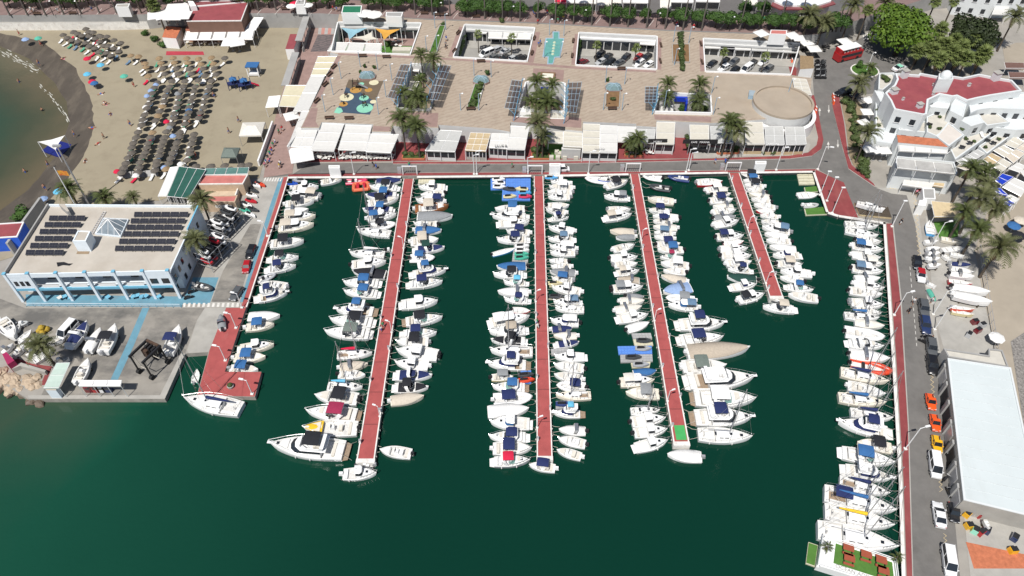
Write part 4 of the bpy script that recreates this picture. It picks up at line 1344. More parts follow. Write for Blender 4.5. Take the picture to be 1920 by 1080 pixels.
def parasol(label,u,v,size,z,c='w',h=2.6,n=4,group='parasols',rz=None):
 p=at(u,v,z+h); p.z=z
 root=thing('parasol',label,'parasol',p,rnd.uniform(0,.5) if rz is None else rz,group)
 b=MB(); b.tube((0,0,0),(0,0,h+.1),.05,n=5); b.build('pole',m_alu,root)
 cm=canvas(c); k=size/2*(1.414 if n == 4 else 1.0); a0=math.pi/4 if n == 4 else 0
 b=MB(); ring=[(k*math.cos(a0+2*math.pi*i/n),k*math.sin(a0+2*math.pi*i/n)) for i in range(n)]
 lo=[(x,y,h -.32) for x,y in ring]; e=[(x,y,h -.16) for x,y in ring]
 b.loft([lo,e],close_ring=True)
 b.add(e+[(0,0,h+.35)],[(i,(i+1) % n,n) for i in range(n)])
 b.build('canopy',cm,root)
 b=MB(); b.box((0,0,0),(.7,.7,.12)); b.build('base',m_gwall,root)
 return root
m_table=mat('white_table',(0.66,0.65,0.62),.5,.05,2)
def table_set(label,u,v,z,m=None,cm=None,n=4,s=1.0,group='tables and chairs',rz=None):
 p=at(u,v,z); root=thing('cafe_table',label,'table',p,rnd.uniform(0,1.5) if rz is None else rz,group)
 b=MB(); b.box((0,0,.70*s),(.85*s,.85*s,.05)); b.build('tabletop',m or m_table,root)
 b=MB(); b.tube((0,0,0),(0,0,.7*s),.06,n=5); b.build('leg',m_black,root)
 return root
CHAIR={}
def chair(label,p,rz,m,group='cafe chairs'):
 if m.name not in CHAIR:
  root=thing('cafe_chair',label,'chair',p,rz,group)
  b=MB(); b.box((0,0,.42),(.5,.5,.06)); b.build('seat',m,root)
  b=MB(); b.box((-.24,0,.46),(.06,.5,.45)); b.build('backrest',m,root)
  b=MB()
  for x in (-.2,.2):
   for y in (-.2,.2): b.tube((x,y,0),(x,y,.42),.025,n=4)
  for k in range(4):
   x,y=((-.2,-.2),(.2,-.2),(.2,.2),(-.2,.2))[k]
   c=MB(); c.tube((x,y,0),(x,y,.42),.025,n=4); c.build('leg',m_black,root)
  CHAIR[m.name]=root
  return root
 r_=copy_tree(CHAIR[m.name]); r_.location=p; r_.rotation_euler=(0,0,rz); r_['label']=label; r_['group']=group
 return r_
# ------------------------------------------------------------------ people: one continuous skin per pose
m_skin=mat('skin',(0.42,0.23,0.15),.6,.08,3)
SHIRT={k: mat(f'{k}_clothing',c,.8,.08,3) for k,c in {'white': (.68,.67,.65),'red': (.50,.03,.04),'blue': (.05,.12,.40),'black': (.025,.025,.03),'green': (.05,.28,.12),'pink': (.62,.22,.28),'grey': (.22,.22,.23),'yellow': (.62,.45,.06)}.items()}
m_hair=mat('dark_hair',(0.03,0.02,0.015),.7,.2,3)
def person_mesh(pose):
 V=[]; E=[]; Rr=[]
 def v(p,r): V.append(p); Rr.append(r); return len(V) -1
 if pose in ('stand','walk'):
  st=.22 if pose == 'walk' else .02
  pel=v((0,0,.95),.15); ch=v((0,0,1.28),.165); nk=v((0,0,1.48),.06); hd=v((.02,0,1.63),.105); ht=v((.02,0,1.74),.08)
  E += [(pel,ch),(ch,nk),(nk,hd),(hd,ht)]
  for s in (-1,1):
   hp=v((0,s*.1,.88),.105); kn=v((st*s*.6+.03,s*.11,.48),.065); an=v((st*s,s*.11,.08),.045); to=v((st*s+.16,s*.12,.04),.04)
   sh=v((0,s*.2,1.40),.06); el=v((-st*s*.5,s*.27,1.12),.045); wr=v((-st*s+.08,s*.27,.88),.035); hn=v((-st*s+.11,s*.27,.78),.032)
   E += [(pel,hp),(hp,kn),(kn,an),(an,to),(ch,sh),(sh,el),(el,wr),(wr,hn)]
 elif pose == 'sit':
  pel=v((0,0,.50),.15); ch=v((-.06,0,.83),.165); nk=v((-.04,0,1.03),.06); hd=v((0,0,1.18),.105); ht=v((0,0,1.28),.08)
  E += [(pel,ch),(ch,nk),(nk,hd),(hd,ht)]
  for s in (-1,1):
   hp=v((.08,s*.1,.50),.105); kn=v((.45,s*.13,.52),.065); an=v((.50,s*.13,.08),.045); to=v((.64,s*.13,.04),.04)
   sh=v((-.05,s*.2,.95),.06); el=v((.05,s*.26,.70),.045); wr=v((.28,s*.2,.62),.035); hn=v((.36,s*.18,.6),.032)
   E += [(pel,hp),(hp,kn),(kn,an),(an,to),(ch,sh),(sh,el),(el,wr),(wr,hn)]
 else:
  pel=v((0,0,.16),.14); ch=v((.36,0,.17),.155); nk=v((.56,0,.17),.06); hd=v((.71,0,.18),.10); ht=v((.82,0,.18),.08)
  E += [(pel,ch),(ch,nk),(nk,hd),(hd,ht)]
  for s in (-1,1):
   hp=v((-.08,s*.1,.14),.10); kn=v((-.5,s*.13,.16),.065); an=v((-.92,s*.14,.07),.045); to=v((-1.0,s*.15,.14),.04)
   sh=v((.46,s*.2,.16),.06); el=v((.22,s*.3,.1),.045); wr=v((0,s*.28,.08),.035); hn=v((-.1,s*.27,.08),.032)
   E += [(pel,hp),(hp,kn),(kn,an),(an,to),(ch,sh),(sh,el),(el,wr),(wr,hn)]
 me=bpy.data.meshes.new('person_skeleton'); me.from_pydata(V,E,[])
 ob=bpy.data.objects.new('person_skeleton',me); col.objects.link(ob)
 md=ob.modifiers.new('skin','SKIN'); md.use_smooth_shade=True
 for i,r_ in enumerate(Rr):
  d=me.skin_vertices[0].data[i]; d.radius=(r_,r_*(.8 if i in (0,1) and pose != 'lie' else 1))
  d.use_root=(i == 0)
 dg=bpy.context.evaluated_depsgraph_get(); dg.update()
 out=bpy.data.meshes.new_from_object(ob.evaluated_get(dg)); out.name='person_' +pose
 bpy.data.objects.remove(ob); bpy.data.meshes.remove(me)
 out.materials.clear(); out.materials.append(m_skin); out.materials.append(SHIRT['white']); out.materials.append(SHIRT['blue'])
 for p in out.polygons:
  c=p.center
  if pose == 'lie': k=1 if .12 < c.x < .56 and abs(c.y) < .22 else (2 if -.32 < c.x <= .12 and abs(c.y) < .24 else 0)
  elif pose == 'sit': k=1 if .62 < c.z < 1.03 and c.x < .2 else (2 if .36 < c.z <= .66 and c.x < .42 else 0)
  else: k=1 if 1.0 < c.z < 1.47 and abs(c.y) < .3 else (2 if .5 < c.z <= 1.0 and abs(c.y) < .235 else 0)
  p.material_index=k; p.use_smooth=True
 h=MB(); hp={'stand': (.0,0,1.72),'walk': (.0,0,1.72),'sit': (-.02,0,1.27),'lie': (.80,0,.2)}[pose]
 h.ball(hp,(.115,.11,.10),7,5)
 hm=bpy.data.meshes.new('hair'); hm.from_pydata(h.v,[],h.f); hm.materials.append(m_hair)
 return out,hm
PERSON={k: person_mesh(k) for k in ('stand','walk','sit','lie')}
def person(label,u,v,z=0,pose='walk',top=None,low=None,rz=None,group=None):
 p=at(u,v,z); 
 o=bpy.data.objects.new('person',PERSON[pose][0]); col.objects.link(o); o.location=p; o.rotation_euler[2]=rnd.uniform(0,6.28) if rz is None else rz
 top=top or rnd.choice(list(SHIRT)); low=low or rnd.choice(['black','blue','grey','white'])
 for i,m in ((1,SHIRT[top] if top != 'skin' else m_skin),(2,SHIRT[low])):
  o.material_slots[i].link='OBJECT'; o.material_slots[i].material=m
 tag(o,label,'person',group)
 hr=bpy.data.objects.new('hair',PERSON[pose][1]); col.objects.link(hr); hr.parent=o
 return o
# ------------------------------------------------------------------ vehicles
m_tyre=mat('tyre',(0.018,0.018,0.019),.85,.1,3)
m_rim=mat('wheel_rim',(0.45,0.45,0.46),.35,.05,3,metal=.7)
m_head=mat('headlight_glass',(0.75,0.77,0.8),.1,.02,3,spec=.8)
m_tail=mat('tail_light',(0.35,0.01,0.01),.2,.02,3)
PAINT={k: mat(f'{k}_car_paint',c,.28,.02,1,spec=.5,coat=.6) for k,c in {'white': (.78,.78,.78),'black': (.012,.012,.014),'grey': (.09,.095,.10),'silver': (.42,.43,.44),'red': (.38,.012,.016),'blue': (.02,.035,.10),'orange': (.80,.10,.015),'yellow': (.78,.42,.012),'green': (.28,.66,.50),'maroon': (.16,.012,.02)}.items()}
CARB={  # length, width, profile (t, z top of body), cabin (t0 rear .. t1 front), roof z
 'hatch': (4.0,1.76,[(0,.78),(.05,.92),(.55,.93),(.72,.90),(.93,.78),(1,.62)],(.03,.13,.55,.72),1.46),
 'suv': (4.55,1.88,[(0,.85),(.04,1.02),(.6,1.02),(.74,1.0),(.95,.88),(1,.68)],(.02,.10,.57,.72),1.68),
 'sedan': (4.6,1.82,[(0,.75),(.04,.95),(.2,.96),(.6,.93),(.74,.88),(.95,.74),(1,.58)],(.12,.30,.55,.74),1.42),
 'van': (5.2,1.98,[(0,.95),(.03,1.15),(.75,1.15),(.83,1.08),(.97,.92),(1,.7)],(.01,.03,.70,.86),2.15),
 'pickup': (3.7,1.70,[(0,.8),(.03,.82),(.33,.82),(.36,.88),(.66,.86),(.95,.80),(1,.62)],(.36,.40,.56,.70),1.58)}
def car(label,fu,fv,ru,rv,kind,paint,z=0.01,roof=None,group='parked cars',name='parked_car',rz=None,scale=1.0):
 L,W,prof_,cab,zr=CARB[kind]
 F,B_=at(fu,fv,z+.5),at(ru,rv,z+.5)
 mid=(F+B_)/2; d=F -B_
 root=thing(name,label,'van' if kind == 'van' else ('pickup truck' if kind == 'pickup' else 'car'),(mid.x,mid.y,z),math.atan2(d.y,d.x) if rz is None else rz,group)
 k=scale
 pm=PAINT[paint]
 X=lambda t: (-L/2+L*t)
 b=MB(); secs=[]
 for t,zt in prof_:
  w=W/2*(1 if .06 < t < .92 else .88)
  secs.append([(X(t),w*.95,.28),(X(t),w,.5),(X(t),w*.985,zt*.92),(X(t),w*.88,zt),(X(t),0,zt+.03),(X(t),-w*.88,zt),(X(t),-w*.985,zt*.92),(X(t),-w,.5),(X(t),-w*.95,.28)])
 b.loft(secs); b.face(list(reversed(secs[0]))); b.face(secs[-1]); b.face([secs[0][0],secs[0][-1],secs[-1][-1],secs[-1][0]])
 b.build('body',pm,root,smooth=35)
 t0,t1,t2,t3=cab; zb=prof_[2][1]
 wb,wr=W*.46,W*.40
 lo=[(X(t0),-wb,zb -.02),(X(t3),-wb,zb -.06),(X(t3),wb,zb -.06),(X(t0),wb,zb -.02)]
 hi=[(X(t1),-wr,zr -.06),(X(t2),-wr,zr -.06),(X(t2),wr,zr -.06),(X(t1),wr,zr -.06)]
 b=MB(); b.loft([lo,hi],close_ring=True); b.build('windows',m_glass,root)
 b=MB(); xm=(X(t1)+X(t2))/2
 top=[(xm+(p[0] -xm)*.94,p[1]*.9,zr) for p in hi]
 b.loft([[(p[0],p[1]*1.02,p[2] -.02) for p in hi],top],close_ring=True); b.face(top); b.build('roof',PAINT[roof] if roof else pm,root,smooth=40)
 for s in (-1,1):
  b=MB()
  for q0,q1 in ((0,0),(1,1)):
   i=(0,1)[q0] if s < 0 else (3,2)[q0]
   b.tube(lo[i],hi[i],.05,n=4)
  a,c=Vector(lo[0 if s < 0 else 3]).lerp(Vector(lo[1 if s < 0 else 2]),.5),Vector(hi[0 if s < 0 else 3]).lerp(Vector(hi[1 if s < 0 else 2]),.5)
  b.tube(a,c,.05,n=4); b.tube(lo[0 if s < 0 else 3],lo[1 if s < 0 else 2],.05,n=4); b.build('window_frame',pm,root)
 if kind == 'pickup':
  b=MB(); b.box((X(.18),0,.70),(L*.30,W*.78,.13)); b.build('load_bed',m_black,root)
 for sx in (.19,.81):
  for s in (-1,1):
   b=MB(); r_=.33 if kind != 'van' else .36
   b.tube((X(sx),s*W*.40,r_),(X(sx),s*W*.505,r_),r_,n=12); w_=b.build('wheel',m_tyre,root,smooth=40)
   b=MB(); b.tube((X(sx),s*W*.50,r_),(X(sx),s*W*.512,r_),r_*.62,n=10); b.build('rim',m_rim,w_)
 for s in (-1,1):
  b=MB(); b.box((L/2 -.10,s*W*.34,.56),(.16,.36,.14)); b.build('headlight',m_head,root)
  b=MB(); b.box((-L/2+.05,s*W*.38,.66),(.10,.26,.16)); b.build('tail_light',m_tail,root)
  b=MB(); b.box((X(t3) -.25,s*(W/2+.09),zb -.05),(.14,.2,.14)); b.build('wing_mirror',pm,root)
 b=MB(); b.box((L/2 -.02,0,.42),(.06,.52,.12)); b.build('number_plate',m_white,root)
 root.scale=(k,k,k)
 return root
def jetski(label,u,v,z,rz,h='w',group='jet skis',L=2.9,seat=None):
 p=at(u,v,z+.4); p.z=z
 root=thing('jet_ski',label,'jet ski',p,rz,group)
 b=MB(); secs=[]
 for t,w,zt in ((0,.40,.50),(.25,.52,.55),(.55,.54,.62),(.8,.36,.66),(1,.04,.60)):
  x=-L/2+L*t; secs.append([(x,w*.6,0),(x,w,.3),(x,w*.8,zt),(x,-w*.8,zt),(x,-w,.3),(x,-w*.6,0)])
 b.loft(secs); b.face(list(reversed(secs[0]))); b.build('hull',HULL[h],root,smooth=40)
 b=MB(); b.box((-.45,0,.5),(1.4,.42,.38),0,0,.8); b.build('seat',seat or m_black,root)
 b=MB(); b.box((.45,0,.55),(.55,.5,.42),0,0,.55); b.build('hood',HULL[h],root)
 b=MB(); b.tube((.25,-.4,1.0),(.25,.4,1.0),.04,n=4); b.build('handlebar',m_black,root)
 return root
def moto(label,u,v,z,rz,c='black',group='parked motorbikes'):
 p=at(u,v,z); root=thing('motorbike',label,'motorbike',p,rz,group)
 for x in (-.65,.65):
  b=MB(); b.tube((x,-.06,.31),(x,.06,.31),.31,n=10); b.build('wheel',m_tyre,root)
 b=MB(); b.box((-.05,0,.35),(1.0,.32,.38),0,0,.8); b.build('body',PAINT[c],root)
 b=MB(); b.box((-.3,0,.74),(.75,.3,.12)); b.build('seat',m_black,root)
 b=MB(); b.tube((.5,-.36,1.02),(.5,.36,1.02),.03,n=4); b.build('handlebar',m_alu,root)
 b=MB(); b.tube((.66,0,.31),(.5,0,1.02),.05,n=4); b.build('fork',m_alu,root)
 return root
# ------------------------------------------------------------------ blocks, awnings
def block(name,label,cat,px,zt,zb,wm,rm,parapet=0.0,pw=.25,pm=None,group=None,root=None):
 pts=[at(u,v,zt) for u,v in px]
 c=sum(pts,Vector())/len(pts)
 if root is None:
  root=thing(name,label,cat,(c.x,c.y,zb),0,group)
  off=Vector((c.x,c.y,0)); zo=zb
 else: off=Vector((root.location.x,root.location.y,0)); zo=root.location.z
 loc=[(p.x -off.x,p.y -off.y) for p in pts]
 b=MB(); b.prism(loc,zb -zo,zt -zo -.02,0); b.build('wall',wm,root)
 cx=sum(p[0] for p in loc)/len(loc); cy=sum(p[1] for p in loc)/len(loc)
 b=MB()
 sh=[(cx+(p[0] -cx)*.999,cy+(p[1] -cy)*.999) for p in loc]
 b.prism(sh,zt -zo -.02+.004,zt -zo+.03); b.build('roof',rm,root)
 if parapet > 0:
  b=MB(); n=len(loc)
  ar=sum(loc[i][0]*loc[(i+1) % n][1] -loc[(i+1) % n][0]*loc[i][1] for i in range(n))
  sg=1 if ar > 0 else -1
  inn=[]
  for i in range(n):
   p0,p1,p2=Vector(loc[i -1]),Vector(loc[i]),Vector(loc[(i+1) % n])
   d1,d2=(p1 -p0).normalized(),(p2 -p1).normalized()
   n1,n2=Vector((-d1.y,d1.x))*sg,Vector((-d2.y,d2.x))*sg
   bis=(n1+n2); bl=bis.length
   bis=bis/bl if bl > 1e-4 else n1
   kk=pw/max(.35,bis.dot(n1)); inn.append(p1+bis*kk)
  z0,z1=zt -zo,zt -zo+parapet
  for i in range(n):
   j=(i+1) % n
   q=[loc[i],loc[j],inn[j],inn[i]]
   b.add([(p[0],p[1],z0) for p in q]+[(p[0],p[1],z1) for p in q],[(0,1,5,4),(1,2,6,5),(2,3,7,6),(3,0,4,7),(4,5,6,7)] if sg > 0 else [(4,5,1,0),(5,6,2,1),(6,7,3,2),(7,4,0,3),(7,6,5,4)])
  b.build('parapet',pm or wm,root)
 return root
def bil(q,s,t): return q[0]*(1 -s)*(1 -t)+q[1]*s*(1 -t)+q[2]*s*t+q[3]*(1 -s)*t
def awning(label,px,zb,zf,nx=2,ny=1,m='w',posts=True,z0=0.0,valance=.3,group=None,name='awning',fm=None,gap=.012,front=None,cat='awning'):
 q=[at(*px[0],zb),at(*px[1],zb),at(*px[2],zf),at(*px[3],zf)]
 c=sum(q,Vector())/4
 root=thing(name,label,cat,(c.x,c.y,z0),0,group)
 q=[p -Vector((c.x,c.y,z0)) for p in q]
 cm=m if not isinstance(m,str) else canvas(m); fm=fm or m_white
 up=Vector((0,0,.06))
 for i in range(nx):
  for j in range(ny):
   s0,s1,t0,t1=i/nx+gap,(i+1)/nx -gap,j/ny+gap,(j+1)/ny -gap
   b=MB(); a=[bil(q,s0,t0),bil(q,s1,t0),bil(q,s1,t1),bil(q,s0,t1)]
   mid=[bil(q,s0,(t0+t1)/2),bil(q,s1,(t0+t1)/2)]
   sag=Vector((0,0,-.07))
   top=[a[0]+up,a[1]+up,mid[1]+up+sag,mid[0]+up+sag,a[2]+up,a[3]+up]
   b.add(top+[p -up*.6 for p in top],[(0,3,2,1),(3,5,4,2),(6,7,8,9),(9,8,10,11),(0,1,7,6),(1,2,8,7),(2,4,10,8),(4,5,11,10),(5,3,9,11),(3,0,6,9)])
   b.build('fabric_panel',cm,root)
 b=MB()
 for i in range(nx+1):
  b.tube(bil(q,i/nx,0),bil(q,i/nx,1),.06,n=4)
 for j in range(ny+1): b.tube(bil(q,0,j/ny),bil(q,1,j/ny),.06,n=4)
 b.build('frame',fm,root)['kind']='stuff'
 if valance:
  b=MB(); v0,v1=q[3],q[2]
  d=Vector((0,0,-valance)); o=(q[3] -q[0]); o.z=0; o=o.normalized()*.05
  b.add([v0+o,v1+o,v1+o+d,v0+o+d,v0,v1,v1+d,v0+d],[(0,3,2,1),(4,5,6,7),(0,1,5,4),(2,3,7,6),(1,2,6,5),(3,0,4,7)]); b.build('valance',cm,root)
 if posts:
  for i in range(nx+1):
   p=bil(q,i/nx,.985); b=MB(); b.tube((p.x,p.y,0),(p.x,p.y,p.z),.07,n=4); b.build('post',fm,root)
 if front:
  f0,f1=bil(q,.02,.93),bil(q,.98,.93); f0.z=f1.z=0
  d=(f1 -f0).normalized(); nn=Vector((d.y,-d.x,0))*.06
  def strip(z0_,z1_,k=1.0): return [f0 -nn*k,f1 -nn*k,f1+nn*k,f0+nn*k],z0_,z1_
  b=MB(); qq,a0,a1=strip(0,.8,2); b.prism([(p.x,p.y) for p in qq],a0,a1); b.build('shop_front_wall',front,root)
  b=MB(); qq,a0,a1=strip(.8,min(q[2].z,q[3].z) -.25); b.prism([(p.x,p.y) for p in qq],a0,a1); b.build('shop_window',m_glass,root)
  for k in range(nx*2+1):
   p=f0.lerp(f1,k/(nx*2)); b=MB(); b.box((p.x,p.y,.8),(.1,.2,min(q[2].z,q[3].z) -1.05),math.atan2(d.y,d.x)); b.build('mullion',fm,root)
 return root
# ------------------------------------------------------------------ club building on the west side
m_clubroof=mat('club_roof_screed',(0.46,0.42,0.365),.9,.08,.25,bump=.06)
stains(m_clubroof,(0.36,0.31,0.25),.18,.46,.72,.55)
m_clubwall=mat('pale_blue_white_render',(0.70,0.77,0.83),.8,.05,.6)
m_cyan=mat('cyan_trim',(0.16,0.42,0.58),.7,.08,1)
m_bluewall=mat('blue_render',(0.10,0.22,0.42),.8,.1,.6)
m_solar=mat('solar_cell',(0.016,0.017,0.026),.22,.15,2,spec=.6)
m_redroof=mat('maroon_roof_coating',(0.265,0.060,0.070),.75,.12,.5,bump=.06)
stains(m_redroof,(0.36,0.10,0.09),.25,.5,.75,.5)
m_terracotta=mat('terracotta_tiles',(0.46,0.15,0.075),.85,.2,1.5,bump=.5,bscale=6)
m_pinkroof=mat('pink_roof_coating',(0.48,0.16,0.14),.8,.12,.6)
ZR=7.0
A0,A1,A2,A3=at(91,386,ZR),at(374,388,ZR),at(318,511,ZR),at(8,518,ZR)
cc=(A0+A1+A2+A3)/4
club=thing('club_building','white and blue harbour club building with rows of solar panels on its flat roof','building',(cc.x,cc.y,0))
def lc(p): return Vector((p.x -cc.x,p.y -cc.y,0))
a0,a1,a2,a3=(lc(p) for p in (A0,A1,A2,A3))
inn=2.6
fd=(a2 -a3).normalized(); up_=(a0 -a3).normalized()
b=MB(); b.prism([(p.x,p.y) for p in (a0,a1,a2+up_*inn,a3+up_*inn)],0,ZR -.3); b.build('wall',m_clubwall,club)
b=MB(); b.prism([(p.x,p.y) for p in (a0,a1,a2,a3)],ZR -.3,ZR); b.build('roof',m_clubroof,club)
def fbox(s0,s1,d0,d1,z0,z1,name,m):
 p,q=a3.lerp(a2,s0),a3.lerp(a2,s1)
 b=MB(); qs=[p+up_*d0,q+up_*d0,q+up_*d1,p+up_*d1]
 b.prism([(k.x,k.y) for k in qs],z0,z1,bottom=True); return b.build(name,m,club)
fbox(0,1,-.02,.22,ZR -.55,ZR+.45,'parapet',m_clubwall); fbox(0.005,.995,.02,inn -.02,3.15,3.45,'balcony_slab',m_clubwall); fbox(0,1,-.06,.2,3.0,3.6,'floor_band',m_cyan)
fbox(.003,.133,0,.2,3.6,ZR -.55,'wall',m_clubwall); fbox(.838,.998,0,.2,3.6,ZR -.55,'wall',m_clubwall)
for s in (.0,.139,.31,.484,.658,.832,.985):
 fbox(s -.002,s+.014,-.2,.3,0,ZR+.6,'pilaster',m_clubwall); fbox(s -.004,s+.016,-.25,.35,ZR+.6,ZR+.75,'pilaster_cap',m_cyan)
for s in (.03,.065,.098): fbox(s,s+.022,-.04,-.005,4.3,5.5,'window',m_glass)
for s in (.86,.93): fbox(s,s+.045,-.05,-.005,4.2,5.5,'window',m_glass)
for k,(s0,s1) in enumerate(((.157,.306),(.328,.48),(.502,.654),(.676,.828))):
 fbox(s0+.03,s1 -.02,.05,.14,3.6,4.5,'balcony_panel',m_white); fbox(s0,s1,0.05,.12,4.45,4.55,'handrail',m_alu)
 fbox(s0+.02,s0+.07,inn -.06,inn -.01,3.5,5.8,'balcony_door',m_glass); fbox(s1 -.06,s1 -.01,inn -.06,inn -.01,4.3,5.8,'balcony_window',m_glass)
for s in (.06,.18,.23,.36,.42,.54,.60,.70,.78,.87,.93):
 fbox(s,s+.032,inn -.07,inn -.01,.1 if rnd.random() < .4 else .9,2.4,'shop_window',m_glass)
# side wall windows and the cyan capped raking gable along the right edge
def sbox(s0,s1,z0,z1,name,m,d0=-.0,d1=.06):
 p,q=a1.lerp(a2,s0),a1.lerp(a2,s1); n=Vector(((a2 -a1).normalized().y*-1,(a2 -a1).normalized().x,0))
 b=MB(); qs=[p -n*d0,q -n*d0,q+n*d1,p+n*d1]; b.prism([(k.x,k.y) for k in qs],z0,z1,bottom=True); return b.build(name,m,club)
for s,z in ((.16,4.4),(.32,4.4),(.70,4.2),(.80,4.0),(.92,3.9),(.45,1.2),(.62,1.2),(.75,1.0)): sbox(s,s+.04,z,z+1.3,'side_window',m_glass,.02,.07)
sbox(0,.42,ZR,ZR+.9,'raking_parapet',m_clubwall,-.3,.02); sbox(0,.42,ZR+.9,ZR+1.05,'parapet_cap',m_cyan,-.35,.08); sbox(.42,1,ZR,ZR+.35,'parapet',m_clubwall,-.25,.02)
b=MB(); b.prism([(p.x,p.y) for p in (a0,a1,a1 -up_*.3,a0 -up_*.3)],ZR,ZR+.5); b.build('parapet',m_clubwall,club)
b=MB(); n_=fd*.3; b.prism([(p.x,p.y) for p in (a0,a3,a3+n_,a0+n_)],ZR,ZR+.7); b.build('parapet',m_gwall,club)
# things standing on the roof
block('stair_house','white stair house with grey side standing in the middle of the club roof','roof structure',[(146,433),(170,434),(161,453),(136,453)],ZR+2.6,ZR+.01,m_clubwall,m_clubroof,.12)
block('roof_turret','small pale turret at the back left corner of the club roof','roof structure',[(110,383),(122,383),(130,396),(126,397)],ZR+1.4,ZR+.01,m_gwall,m_clubroof)
g0=[at(181,440,ZR),at(227,445,ZR),at(241,414,ZR),at(196,412,ZR)]
gc=sum(g0,Vector())/4
skl=thing('pyramid_skylight','glass pyramid skylight with white ribs on the club roof','skylight',(gc.x,gc.y,ZR+.03))
gl=[Vector((p.x -gc.x,p.y -gc.y,.35)) for p in g0]; ap=Vector((0,0,2.3))
for i in range(4):
 b=MB(); b.face([gl[i],gl[(i+1) % 4],ap]); b.face([gl[i] -Vector((0,0,.05)),ap -Vector((0,0,.05)),gl[(i+1) % 4] -Vector((0,0,.05))]); b.build('glass_face',mat('skylight_glass',(0.20,0.24,0.27),.1,.2,1,spec=.8),skl)
 b=MB(); b.tube(gl[i],ap,.09,n=4); b.build('ridge_bar',m_white,skl)
 b=MB(); b.prism([(gl[i].x,gl[i].y),(gl[(i+1) % 4].x,gl[(i+1) % 4].y),(gl[(i+1) % 4].x*1.05,gl[(i+1) % 4].y*1.05),(gl[i].x*1.05,gl[i].y*1.05)],0,.4); b.build('kerb',m_clubwall,skl)
 for t in (.25,.5,.75):
  e=gl[i].lerp(gl[(i+1) % 4],t); f=(gl[i] if t < .5 else gl[(i+1) % 4]).lerp(ap,1 -abs(t -.5)*2) if t != .5 else ap
  b=MB(); b.tube(e+Vector((0,0,.02)),f+Vector((0,0,.02)),.05,n=4); b.build('glazing_bar',m_white,skl)
PANEL=None
def solar_row(label,x0,x1,y,n):
 global PANEL
 p0,p1=at(x0,y,ZR+.5),at(x1,y,ZR+.5); d=p1 -p0; L=d.length/n
 root=thing('solar_panel_row',label,'solar panels',(p0.x,p0.y,ZR+.03),math.atan2(d.y,d.x),'rows of solar panels on the club roof')
 for i in range(n):
  if PANEL is None:
   b=MB(); w=L/2 -.04; h=.54; tl=R(26)
   def P(x,y_,k=0): return (x,y_*math.cos(tl) -k*math.sin(tl),.5+y_*math.sin(tl)+k*math.cos(tl))
   b.add([P(-w,-h),P(w,-h),P(w,h),P(-w,h)],[(0,1,2,3)],1); b.add([P(-w,-h,-.05),P(w,-h,-.05),P(w,h,-.05),P(-w,h,-.05)],[(3,2,1,0)],1)
   for k in range(3):
    for j in range(2):
     xa,xb,ya,yb=-w+.05+k*(2*w -.1)/3+.015,-w+.05+(k+1)*(2*w -.1)/3 -.015,-h+.05+j*(h -.05)+.015,-h+.05+(j+1)*(h -.05) -.015
     b.add([P(xa,ya,.008),P(xb,ya,.008),P(xb,yb,.008),P(xa,yb,.008)],[(0,1,2,3)],0)
   for s in (-1,1): b.tube((s*w*.8,.5,-.0),(s*w*.8,.5,.7),.04,n=4,mi=1); b.tube((s*w*.8,-.5,0),(s*w*.8,-.5,.3),.04,n=4,mi=1)
   PANEL=b.build('solar_panel',[m_solar,mat('dark_panel_frame',(.05,.05,.055),.5)],root); o=PANEL
  else: o=PANEL.copy(); col.objects.link(o); o.parent=root
  o.location=(L*(i+.5),0,0)
for i in range(6):
 solar_row(f'four-panel solar row on left half of club roof, {ORD[i + 1]} from the back',(440,400,355,312,270,230)[i]/4.8,(765,728,690,648,612,573)[i]/4.8,375+(162,221,283,346,409,472)[i]/4.8,4)
 solar_row(f'six-panel solar row on right half of club roof, {ORD[i + 1]} from the back',(1205,1175,1140,1105,1070,1033)[i]/4.8,(1695,1668,1640,1610,1580,1550)[i]/4.8,375+(129,187,244,304,371,434)[i]/4.8,6)
p=at(197,398,ZR); q=at(172,440,ZR)
lad=thing('roof_ladder','lattice mast section lying across the club roof beside the skylight','mast',(p.x,p.y,ZR+.05))
dq=q -p
for s in (-.25,.25): b=MB(); b.tube((s,0,.1),(dq.x+s,dq.y,.1),.06,n=4); b.build('rail',m_alu,lad)
for i in range(12): b=MB(); b.tube((dq.x*i/12 -.25,dq.y*i/12,.1),(dq.x*i/12+.25,dq.y*i/12,.1),.04,n=4); b.build('rung',m_alu,lad)
o=sheet('brown_mat',[(147,468),(169,468),(166,476),(143,476)],ZR+.06,mat('brown_mat',(0.26,0.19,0.12),.9),kind=None); tag(o,'brown mat lying on the club roof below the white stair house','mat')
o=sheet('roof_litter',[(106,492),(120,491),(128,494),(137,494),(130,498),(118,497),(108,500)],ZR+.05,m_black,kind=None); tag(o,'black scraps of roofing lying on the front left part of the club roof','scrap')
